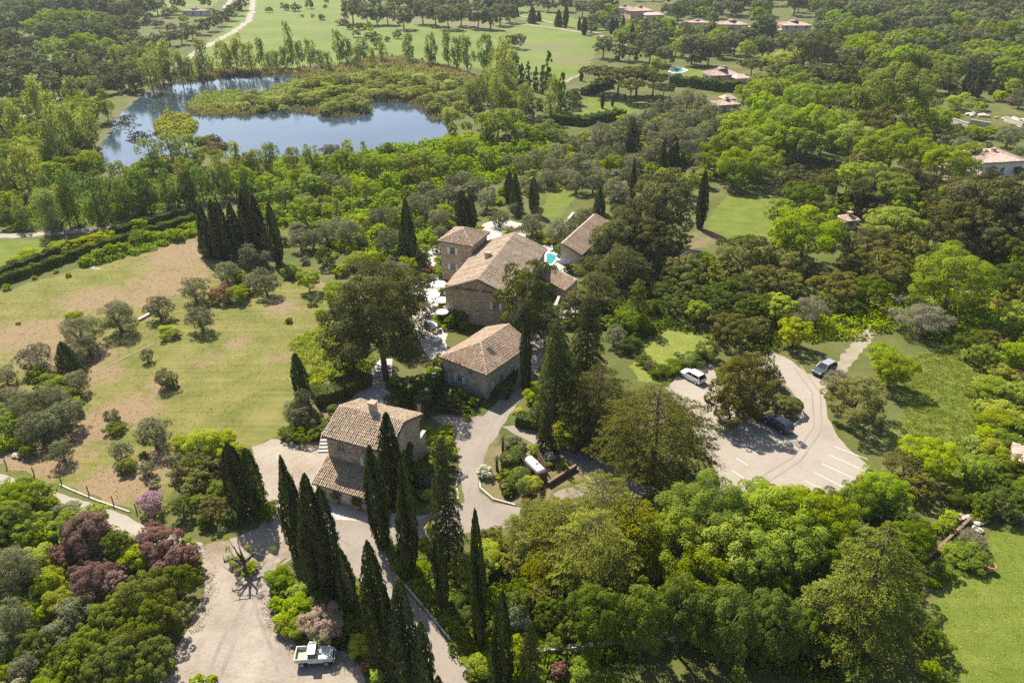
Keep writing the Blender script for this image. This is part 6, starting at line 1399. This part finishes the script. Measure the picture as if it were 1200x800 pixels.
# ---- the round bed and the gardens at the houses
block(520, 500, 'round bed before the front house', '''
e 290 315 135 .9 : white flowering round bush on the kerb of the round bed; n 480 220 170 .8; n 540 340 150 .8; n 455 410 130 .8; n 520 170 110 .8; z 500 100 110; z 545 130 80; b 640 160 90; e 745 205 90 1.1 : white flowering upright shrub right of the gas tank; d 745 270 70 .8; b 430 330 90; b 390 350 60; d 450 460 90; u 620 400 170; w 560 420 150 .7; d 670 240 40; b 420 260 60; b 480 430 80; b 830 270 70 .6; d 780 160 80 .7; z 430 130 60 .8; b 590 260 60
''', 6.0)
block(350, 440, 'garden behind the front house', '''
t 40 290 190 1.2; v 20 210 180 1.6 : tall grey weeping tree left of the front house; v -40 260 150 1.4; v 50 300 130 1.3; n 240 232 80 .8; n 225 303 56 .8; n 160 320 66 .8; n 180 352 66 .8; x 150 280 50; x 320 20 66; u 130 40 90 .7; u 90 60 80 .7; H 40 410 200 .6; H 110 390 160 .6; H -60 400 170 .6; b 330 130 50 .7; d 650 160 110; d 740 180 160; d 800 130 150; d 860 190 120; d 700 110 100; u 900 20 130 .7 : bright yellow green bush on top of the ivy wall; b 940 -20 110; b 650 50 80; u 870 70 80; H 760 60 150; H 840 40 120
''', 6.0)
block(350, 440, 'yard between the houses', '''
d 1090 200 150; d 1150 160 120; z 1120 220 110; d 1010 210 90; b 1180 240 80; b 920 390 80; b 960 440 100; b 1000 420 100; b 1040 370 90; b 1060 400 80; g 1010 520 190 1.3; b 960 600 150; u 950 680 170 .9; b 1050 470 110; b 1080 540 100; b 860 700 90 .6; u 850 690 80 .6; d 640 760 90; z 1130 130 80; b 940 560 70; E 905 840 100; z 860 830 70; u 620 800 50; b 800 900 80; u 1180 290 60
''', 6.0)
block(480, 350, 'drive beside the middle house', '''
E 770 790 90 .6; b 700 620 90 .7; b 680 560 80 .7; b 660 500 80 .7; b 650 470 60 .7; d 720 560 60 .7; u 870 680 150 1.1; u 940 760 140; d 990 180 90; b 660 130 90; b 720 200 70; v 960 110 90; d 880 110 120; b 1010 110 70; H 340 130 160 .8; H 290 160 110 .9; b 380 190 80; b 230 150 80; b 170 190 90 1.2; d 600 660 60; b 250 200 60; u 880 620 110; b 800 590 60; H 300 470 120 .4; d 330 680 130; d 250 700 120; z 470 690 80; b 450 720 90
''', 6.0)

# ---- hedges
hedge('near clipped hedge of the two running down the left meadow', [(-10, 336), (40, 320), (100, 297), (160, 279), (228, 259)], 1.5, 1.5, leaf=.25, dens=90, group='two clipped hedges beside the footpath')
hedge('far clipped hedge of the two running down the left meadow', [(-10, 328), (40, 309), (100, 286), (160, 268), (228, 248)], 1.5, 1.5, leaf=.25, dens=90, group='two clipped hedges beside the footpath')
hedge('thick low dark hedge beside the pale garden path', [(368, 471), (385, 466), (400, 462), (415, 455), (428, 446)], 3.0, 1.7, dens=110)
hedge('dark clipped hedge along the near side of the far lawn', [(640, 143), (660, 145), (685, 147), (706, 142), (730, 138)], 3.0, 2.6, leaf=.5, dens=25)
hedge('dark clipped hedge in front of the far pool lawn', [(786, 99), (810, 102), (840, 106), (868, 107)], 4.0, 3.4, leaf=.6, dens=18)
hedge('dark clipped hedge on the left of the far lawn', [(684, 112), (700, 106), (716, 102)], 2.5, 2.4, leaf=.5, dens=25)
hedge('square clipped hedge right of the front house', [(486, 558), (500, 565), (505, 568)], 2.2, 1.8, dens=120)
hedge('dark hedge along the upper side of the path above the gas tank', [(606, 496), (640, 503), (668, 515), (700, 534)], 1.6, 1.5, dens=110)
hedge('low hedge on the wall behind the drive of the middle house', [(588, 468), (598, 446), (608, 424), (616, 402)], 1.4, 1.2, dens=110)
hedge('green ivy spread over the retaining wall', [(493, 491), (508, 460), (521, 430)], 1.4, 2.7, dens=110, mat='dgreen')
hedge('ivy growing up the right gable of the front house', [(478, 560), (488, 540)], .6, 4.2, dens=90, mat='hedge')
hedge('dark ivy at the foot of the small square house', [(519, 316), (540, 321)], .8, 3.2, dens=90, mat='dgreen')

block(300, 0, 'lake island', '''s 30 470 100; s 80 480 100; s 130 470 90; s 190 445 110; s 240 460 100; s 290 450 90; s 340 420 110; s 200 405 90; s 260 392 100; s 330 385 100; s 400 372 100; s 430 465 100; s 480 480 90; s 360 505 100; s 430 500 100; s 495 500 90; s 520 440 100; s 560 400 100; s 480 370 90; s 555 350 90; s 620 365 110; s 690 372 110; s 760 375 100; s 645 430 110; s 705 442 100; s 765 432 100; s 805 465 90; s 835 505 90; s 885 462 110; s 900 405 100; s 940 445 100; s 960 500 90; s 905 530 80; s 840 405 90; s 1000 440 90; s 600 445 90; s 570 440 80; s 860 365 90; s 950 385 90; s -30 470 100; s -60 500 80; s -20 440 80; s 390 430 90; s 460 420 90; s 700 400 80; s 1010 400 80; s 130 510 60; s 20 510 60; s 320 520 70; s 520 510 60''')
thicket('leaf_litter', 'dry leaves blown along the edges of the gravel yard', [(232, 642), (250, 660), (250, 700), (230, 740), (206, 770), (196, 800), (180, 800), (200, 764), (222, 735), (240, 700), (240, 668)], .03, .09, 1500, 'reed', 'leaves', .8, 40)
thicket('leaf_litter', 'dry leaves under the shrubs by the old pickup', [(316, 690), (335, 745), (350, 760), (405, 764), (425, 790), (400, 790), (340, 770), (318, 740), (304, 700)], .03, .09, 1500, 'reed', 'leaves', .8, 41)
thicket('leaf_litter', 'dry leaves along the edge of the parking lot', [(812, 500), (830, 530), (846, 565), (856, 565), (840, 530), (822, 500), (800, 470)], .03, .09, 900, 'reed', 'leaves', .7, 42)
# ---- masses of growth nobody could count
thicket('willow_scrub', 'pale green willow scrub covering the lake island', [(p[0], p[1]) for p in ISL1], 1.6, .45, 26000, 'sedge', 'scrub', 2.2, 4)
thicket('willow_scrub', 'pale sedge and scrub on the small lake island', ISL2, 1.8, .5, 5000, 'sedge', 'scrub', 1.8, 5)
thicket('willow_scrub', 'brownish scrub on the islet by the near shore', ISL3, 1.6, .5, 3000, 'reed', 'scrub', 1.8, 6)
thicket('reed_bed', 'brown reed bed along the far edge of the lake', [(345, 84), (380, 82), (432, 70), (470, 70), (525, 80), (562, 94), (560, 108), (540, 98), (500, 86), (440, 80), (390, 90), (345, 93)], 1.8, .6, 12000, 'reed', 'reeds', 2.0, 7, True, 2.5)
thicket('reed_bed', 'brown reeds fringing the lake island', [(222, 128), (262, 126), (315, 127), (376, 128), (400, 132), (432, 122), (480, 112), (515, 128), (530, 142), (512, 143), (480, 121), (436, 120), (432, 134), (400, 139), (376, 137), (330, 128), (290, 136), (240, 138), (222, 134)], 1.1, .4, 5000, 'reed', 'reeds', 1.2, 8, True, 2.4)
thicket('reed_bed', 'reeds along the top edge of the water', [(200, 92), (250, 84), (345, 82), (345, 88), (300, 88), (240, 93), (205, 99)], 1.5, .5, 6000, 'reed', 'reeds', 1.8, 9, True, 2.4)
thicket('lily_pads', 'dark lily pads floating on the left part of the lake', [(134, 140), (150, 134), (160, 142), (154, 153), (140, 154)], .04, .4, 700, 'lily', 'lily pads', 2.5, 10)
thicket('lily_pads', 'reddish lily pads floating by the near shore', [(150, 157), (170, 152), (180, 160), (166, 170), (152, 166)], .04, .4, 700, 'lily', 'lily pads', 2.5, 11)
thicket('lily_pads', 'dark lily pads floating in the narrow water at the back', [(164, 118), (190, 110), (215, 112), (212, 128), (190, 134), (172, 130)], .04, .4, 900, 'lily', 'lily pads', 3, 12)
thicket('undergrowth', 'bright green bramble thicket between the lake and the olive grove', [(380, 205), (400, 186), (440, 176), (500, 170), (545, 160), (600, 168), (650, 158), (650, 190), (600, 205), (560, 220), (500, 225), (430, 230)], 1.8, .5, 26000, 'bush', 'undergrowth', 2.2, 13)
thicket('undergrowth', 'green scrub between the cypress clump and the lake', [(300, 215), (330, 185), (390, 190), (420, 210), (470, 225), (520, 240), (510, 275), (470, 300), (420, 300), (380, 270), (330, 265)], .9, .4, 22000, 'weed', 'undergrowth', 1.8, 14)
thicket('undergrowth', 'green scrub under the olive grove', [(600, 215), (640, 190), (700, 170), (760, 140), (830, 120), (870, 130), (850, 170), (780, 190), (730, 210), (680, 215), (640, 225)], .9, .5, 20000, 'sedge', 'undergrowth', 2.0, 15)
thicket('undergrowth', 'weeds along the near clipped hedge', [(90, 305), (140, 290), (200, 272), (228, 262), (230, 276), (180, 292), (130, 306), (100, 312)], .9, .3, 9000, 'weed', 'undergrowth', 1.0, 16)
thicket('undergrowth', 'rank weeds in the meadow right of the parking lot', [(1030, 420), (1060, 420), (1100, 410), (1150, 400), (1172, 430), (1160, 480), (1140, 530), (1128, 570), (1090, 560), (1060, 500), (1060, 470)], .16, .12, 26000, 'weed', 'undergrowth', .6, 17)
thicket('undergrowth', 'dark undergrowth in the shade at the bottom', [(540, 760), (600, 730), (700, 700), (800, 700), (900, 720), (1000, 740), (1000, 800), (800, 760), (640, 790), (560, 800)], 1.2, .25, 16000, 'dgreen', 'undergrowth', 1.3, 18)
thicket('undergrowth', 'weeds and herbs on the grassy slope under the great pine', [(340, 400), (380, 380), (400, 400), (440, 420), (430, 440), (380, 445), (355, 450)], .5, .2, 9000, 'weed', 'undergrowth', .8, 19)
thicket('undergrowth', 'green plants on the right bank of the drive', [(462, 650), (510, 640), (545, 690), (555, 740), (560, 775), (530, 745), (495, 700), (470, 680)], .6, .2, 12000, 'weed', 'undergrowth', .7, 20)
thicket('undergrowth', 'undergrowth in the shade of the right hand wood', [(960, 330), (1050, 300), (1200, 300), (1200, 400), (1100, 400), (1060, 380), (990, 400), (940, 400)], 1.2, .4, 16000, 'bush', 'undergrowth', 1.6, 21)
thicket('undergrowth', 'brushwood at the right edge', [(1150, 420), (1200, 400), (1200, 600), (1140, 600), (1130, 560), (1150, 500)], 1.4, .3, 16000, 'weed', 'undergrowth', 1.4, 22)
thicket('undergrowth', 'undergrowth in the lower left corner', [(-20, 600), (60, 590), (130, 620), (180, 650), (180, 760), (120, 800), (-20, 800)], .9, .22, 20000, 'bush', 'undergrowth', 1.0, 23)
thicket('undergrowth', 'undergrowth on the bank below the path', [(560, 640), (640, 620), (760, 600), (800, 640), (760, 720), (640, 730), (580, 720)], 1.0, .22, 14000, 'dgreen', 'undergrowth', 1.0, 24)
thicket('undergrowth', 'undergrowth under the trees round the dark wood', [(700, 370), (760, 330), (850, 330), (960, 380), (900, 420), (840, 400), (780, 385), (740, 400)], .9, .3, 12000, 'dgreen', 'undergrowth', 1.2, 25)
thicket('undergrowth', 'green plants along the waterside trees', [(0, 262), (60, 225), (150, 215), (230, 200), (300, 190), (310, 220), (230, 240), (150, 258), (60, 268)], 1.1, .4, 16000, 'weed', 'undergrowth', 1.6, 26)
thicket('meadow_weeds', 'scattered tufts of weed over the dry meadow', [(0, 352), (60, 325), (228, 268), (240, 300), (285, 312), (372, 326), (392, 380), (352, 430), (312, 470), (262, 520), (186, 600), (70, 566), (0, 545)], .12, .11, 15000, 'sedge', 'weeds', .4, 27)
thicket('meadow_weeds', 'small tufts of weed over the right lawn', [(1092, 724), (1132, 652), (1165, 622), (1205, 606), (1260, 606), (1260, 830), (1086, 830)], .06, .08, 12000, 'sedge', 'weeds', .4, 28)
# ---- woods behind: individual trees fill what the named ones leave open
occ = [(t[0].location.x, t[0].location.y, t[5] * .5) for t in TREES]
def fill(zone, px, kinds, gap, wrange, n, seed):
    r = random.Random(seed); P = [pt(*p) for p in px]; lo = (min(p.x for p in P), min(p.y for p in P)); hi = (max(p.x for p in P), max(p.y for p in P)); k = len(P); made = 0
    for _ in range(n * 30):
        if made >= n: break
        x, y = r.uniform(lo[0], hi[0]), r.uniform(lo[1], hi[1]); c = False
        for i in range(k):
            a, b_ = P[i], P[(i + 1) % k]
            if (a.y > y) != (b_.y > y) and x < (b_.x - a.x) * (y - a.y) / (b_.y - a.y) + a.x: c = not c
        if not c: continue
        w_ = r.uniform(*wrange)
        if any((x - o[0]) ** 2 + (y - o[1]) ** 2 < ((o[2] + w_ * .5) * gap) ** 2 for o in occ): continue
        kd = r.choice(kinds); plant(kd, Vector((x, y, 0)), w_, w_ * KIND[kd][2] * r.uniform(.85, 1.15), zone=zone); occ.append((x, y, w_ * .5)); made += 1
fill('hazy wood at the top left', [(-60, -20), (170, -20), (180, 60), (110, 105), (40, 130), (-80, 160)], 'qqqqoh', .52, (9, 14), 110, 1)
fill('far wood along the top edge', [(300, -14), (760, -14), (740, 14), (600, 10), (420, -2)], 'qqqoh', .7, (10, 15), 60, 2)
fill('far wood along the top right edge', [(760, -22), (1320, -22), (1290, 70), (1100, 60), (980, 40), (900, 10), (760, 0)], 'qqqqoh', .5, (11, 16), 130, 3)
fill('upper right wood', [(900, 20), (1290, 40), (1290, 120), (1100, 100), (940, 80), (860, 60)], 'qqhoo', .6, (10, 15), 60, 4)
fill('gardens before the far villas', [(690, 20), (760, 10), (900, 20), (900, 70), (800, 70), (730, 60)], 'qqooh', .62, (7, 12), 100, 5)
fill('far wood along the top edge', [(700, -12), (1000, -12), (1000, 26), (880, 18), (700, 12)], 'qqqoh', .6, (9, 14), 70, 15)
fill('left shore of the lake', [(120, 72), (205, 84), (165, 108), (110, 122), (60, 140)], 'qqwob', .65, (6, 10), 26, 16)
fill('upper right oak wood', [(900, 100), (1180, 130), (1130, 200), (1000, 210), (880, 190), (840, 150)], 'ooohq', .8, (9, 14), 14, 6)
fill('wood above the parking lot', [(880, 220), (1000, 210), (1200, 210), (1260, 330), (1200, 390), (1090, 370), (960, 370), (880, 330)], 'ohhpg', .75, (6, 10), 16, 7)
fill('left shore of the lake', [(-60, 200), (0, 160), (100, 120), (120, 160), (110, 210), (40, 240), (-60, 250)], 'owgb', .6, (5, 9), 40, 8)
fill('gardens left of the houses', [(310, 260), (330, 225), (420, 215), (520, 230), (590, 225), (590, 250), (500, 270), (470, 310), (400, 310)], 'vzbub', .75, (2, 5), 45, 9)
fill('olive grove right of the lake', [(610, 230), (650, 190), (720, 160), (800, 130), (860, 150), (830, 190), (760, 215), (690, 225)], 'vvzub', .7, (3, 6), 45, 10)
fill('wood at the right edge', [(1150, 380), (1260, 360), (1300, 600), (1180, 600), (1140, 560), (1160, 470)], 'obugh', .65, (3, 6), 40, 11)
fill('bottom wood', [(780, 620), (1000, 610), (1080, 660), (1080, 780), (900, 760), (800, 720)], 'ogH', .62, (4, 7), 30, 12)
fill('lower left corner', [(-60, 590), (60, 590), (160, 640), (170, 760), (60, 830), (-80, 830)], 'obuzH', .65, (2.5, 5), 40, 13)

# ---- views through to the houses, clearings and water stay open
ROOFS = [(842, 22, 880, 33), (908, 20, 956, 35), (742, 6, 776, 22), (724, 8, 740, 15), (808, 24, 828, 31), (834, 76, 868, 92), (844, 112, 866, 128), (1148, 176, 1190, 200), (987, 258, 1006, 264), (214, 12, 236, 18), (680, 120, 756, 134), (1132, 132, 1196, 148)]
OPEN = [(836, 230, 900, 276), (780, 79, 806, 87), (250, 142, 505, 168), (124, 165, 146, 188), (150, 112, 215, 150), (240, 92, 345, 104), (1072, 420, 1130, 515), (640, 228, 668, 250), (1118, 640, 1200, 800)]
def blocks_view(t, places, k=1.0):
    x, y, d = proj((t[0].location.x, t[0].location.y, t[6] * .5 * k)); s = FPX / d; hw = t[5] * .42 * s * k
    yt = proj((t[0].location.x, t[0].location.y, t[6] * .92 * k))[1]; yb = proj(t[0].location)[1]
    for (x0, y0, x1, y1) in places:
        if x + hw > x0 + 2 and x - hw < x1 - 2 and yb > y0 + 2 and yt < y1 - 2: return True
    return False
gone = []
for t in TREES:
    if t[0].get('label') or t[2] in ('lake island', 'right lawn', 'houses', 'open on the far green field', 'pair on the far lawn', 'line along the far white lane'): continue
    if blocks_view(t, OPEN): gone.append(t)
    elif blocks_view(t, ROOFS):
        for k in (.8, .62, .45):
            if not blocks_view(t, ROOFS, k):
                t[5] *= k; t[6] *= k; t[0].scale = (t[5], t[5], t[6]); break
        else: gone.append(t)
ids = set(id(t) for t in gone); TREES = [t for t in TREES if id(t) not in ids]
for t in gone:
    for ch in list(t[0].children): bpy.data.objects.remove(ch)
    bpy.data.objects.remove(t[0])

# ---- past 290 of a kind, the smallest in the picture are one mass
def mass(names, label, cat, keep=290):
    global TREES
    T_ = sorted([t for t in TREES if t[0].name.split('.')[0] in names and True], key=lambda t: -t[5] * ppm(t[0].location))
    byn = {}
    for t in T_: byn.setdefault(KIND[t[1]][4], []).append(t)
    drop = [t for n_ in byn for t in byn[n_][keep:] if KIND[t[1]][4] in names and not t[0].get('label')]
    if not drop: return
    Vs, Ts, mats, mi = [], [], [], []
    for t in drop:
        o, kd = t[0], t[1]; gen, mname = KIND[kd][:2]; px = t[5] * ppm(o.location); n = int(min(600, max(140, px * px * 1.3)))
        V, T, _ = gen(n, leafsize(gen, n)); rz = o.rotation_euler.z; c, s_ = math.cos(rz), math.sin(rz)
        V = V * np.array([t[5], t[5], t[6]]); V = np.stack([V[:, 0] * c - V[:, 1] * s_, V[:, 0] * s_ + V[:, 1] * c, V[:, 2]], 1) + np.array(o.location)
        if mname not in mats: mats.append(mname)
        Vs.append(V); Ts.append(T); mi.append(np.full(n, mats.index(mname)))
    V = np.concatenate(Vs); me = np_mesh(label[0], V, np.concatenate(Ts), [M[q] for q in mats]); mi = np.concatenate(mi)
    if len(me.polygons) == len(mi): me.polygons.foreach_set('material_index', mi.astype(np.int32))
    tag(link(label[0], me), label[1], cat, None, 'stuff')
    ids = set(id(t) for t in drop); TREES = [t for t in TREES if id(t) not in ids]
    for t in drop:
        for ch in list(t[0].children): bpy.data.objects.remove(ch)
        bpy.data.objects.remove(t[0])
mass(('shrub', 'flowering_shrub', 'clipped_shrub'), ('low_shrubs', 'small shrubs of many greens scattered under the trees'), 'shrubs')
mass(('oak_tree',), ('distant_oaks', 'small distant bright green trees filling the far woods'), 'trees')
mass(('pine_tree',), ('distant_pines', 'small distant grey pines filling the far woods'), 'trees')

# ---- labels: every tree says its look, its place and which of its neighbours it is
ORD = ['leftmost', 'second from left', 'third from left', 'fourth from left', 'fifth from left', 'sixth from left', 'seventh from left', 'eighth from left', 'ninth from left', 'tenth from left']
ROWS = {1: [''], 2: ['back row', 'front row'], 3: ['back row', 'middle row', 'front row'], 4: ['farthest row', 'second row', 'third row', 'nearest row'],
        5: ['farthest row', 'second row', 'middle row', 'fourth row', 'nearest row'], 6: ['farthest row', 'second row', 'third row', 'fourth row', 'fifth row', 'nearest row']}
ROWS[7] = ['farthest row', 'second row', 'third row', 'fourth row', 'fifth row', 'sixth row', 'nearest row']
ROWS[8] = ROWS[7][:-1] + ['seventh row', 'nearest row']; ROWS[9] = ROWS[8][:-1] + ['eighth row', 'nearest row']; ROWS[10] = ROWS[9][:-1] + ['ninth row', 'nearest row']
ZONE = {'houses': 'close to the farmhouses', 'avenue': 'by the drive', 'bottom': 'at the bottom'}
byg = {}
for t in TREES:
    o, kd, zone = t[:3]
    o['category'] = KIND[kd][6]
    byg.setdefault((KIND[kd][5], ZONE.get(zone, zone) or 'among the houses'), []).append(t)
PLUR = lambda s: s + 's'
for (adj, zone), ts in byg.items():
    need = [t for t in ts if 'label' not in t[0]]
    if len(ts) > 1:
        for t in ts:
            if 'group' not in t[0]: t[0]['group'] = PLUR(adj) + ', ' + zone
    if not need: continue
    # sort into rows by how low they stand in the picture, then left to right
    need.sort(key=lambda t: t[4]); nrow = min(10, max(1, math.ceil(len(need) / 8))); per = math.ceil(len(need) / nrow)
    for r_ in range(nrow):
        row = sorted(need[r_ * per:(r_ + 1) * per], key=lambda t: t[3])
        for i, t in enumerate(row):
            where = ORD[min(i, 9)] if i < len(row) - 1 or len(row) == 1 else 'rightmost'
            if len(row) == 1: where = '' if nrow == 1 else 'only one'
            bits = [adj] + ([where] if where else []) + ([ROWS[nrow][r_]] if nrow > 1 else []) + [zone]
            lab = ', '.join(bits)
            t[0]['label'] = lab

# ------------------------------------------------------------------ air
hz = bpy.data.meshes.new('haze'); e = 6500.0
hz.from_pydata([(x, y, z) for z in (-1.0, 66.0) for y in (-e, e) for x in (-e, e)], [], [(0, 2, 3, 1), (4, 5, 7, 6), (0, 1, 5, 4), (2, 6, 7, 3), (0, 4, 6, 2), (1, 3, 7, 5)])
m, nt = nodes('haze_air'); v = nt.nodes.new('ShaderNodeVolumePrincipled'); v.inputs['Color'].default_value = (0.86, 0.92, 1.0, 1); v.inputs['Density'].default_value = 0.00008; v.inputs['Anisotropy'].default_value = 0.2
o_ = nt.nodes.new('ShaderNodeOutputMaterial'); nt.links.new(v.outputs[0], o_.inputs['Volume']); hz.materials.append(m)
tag(link('haze', hz), kind='stuff')
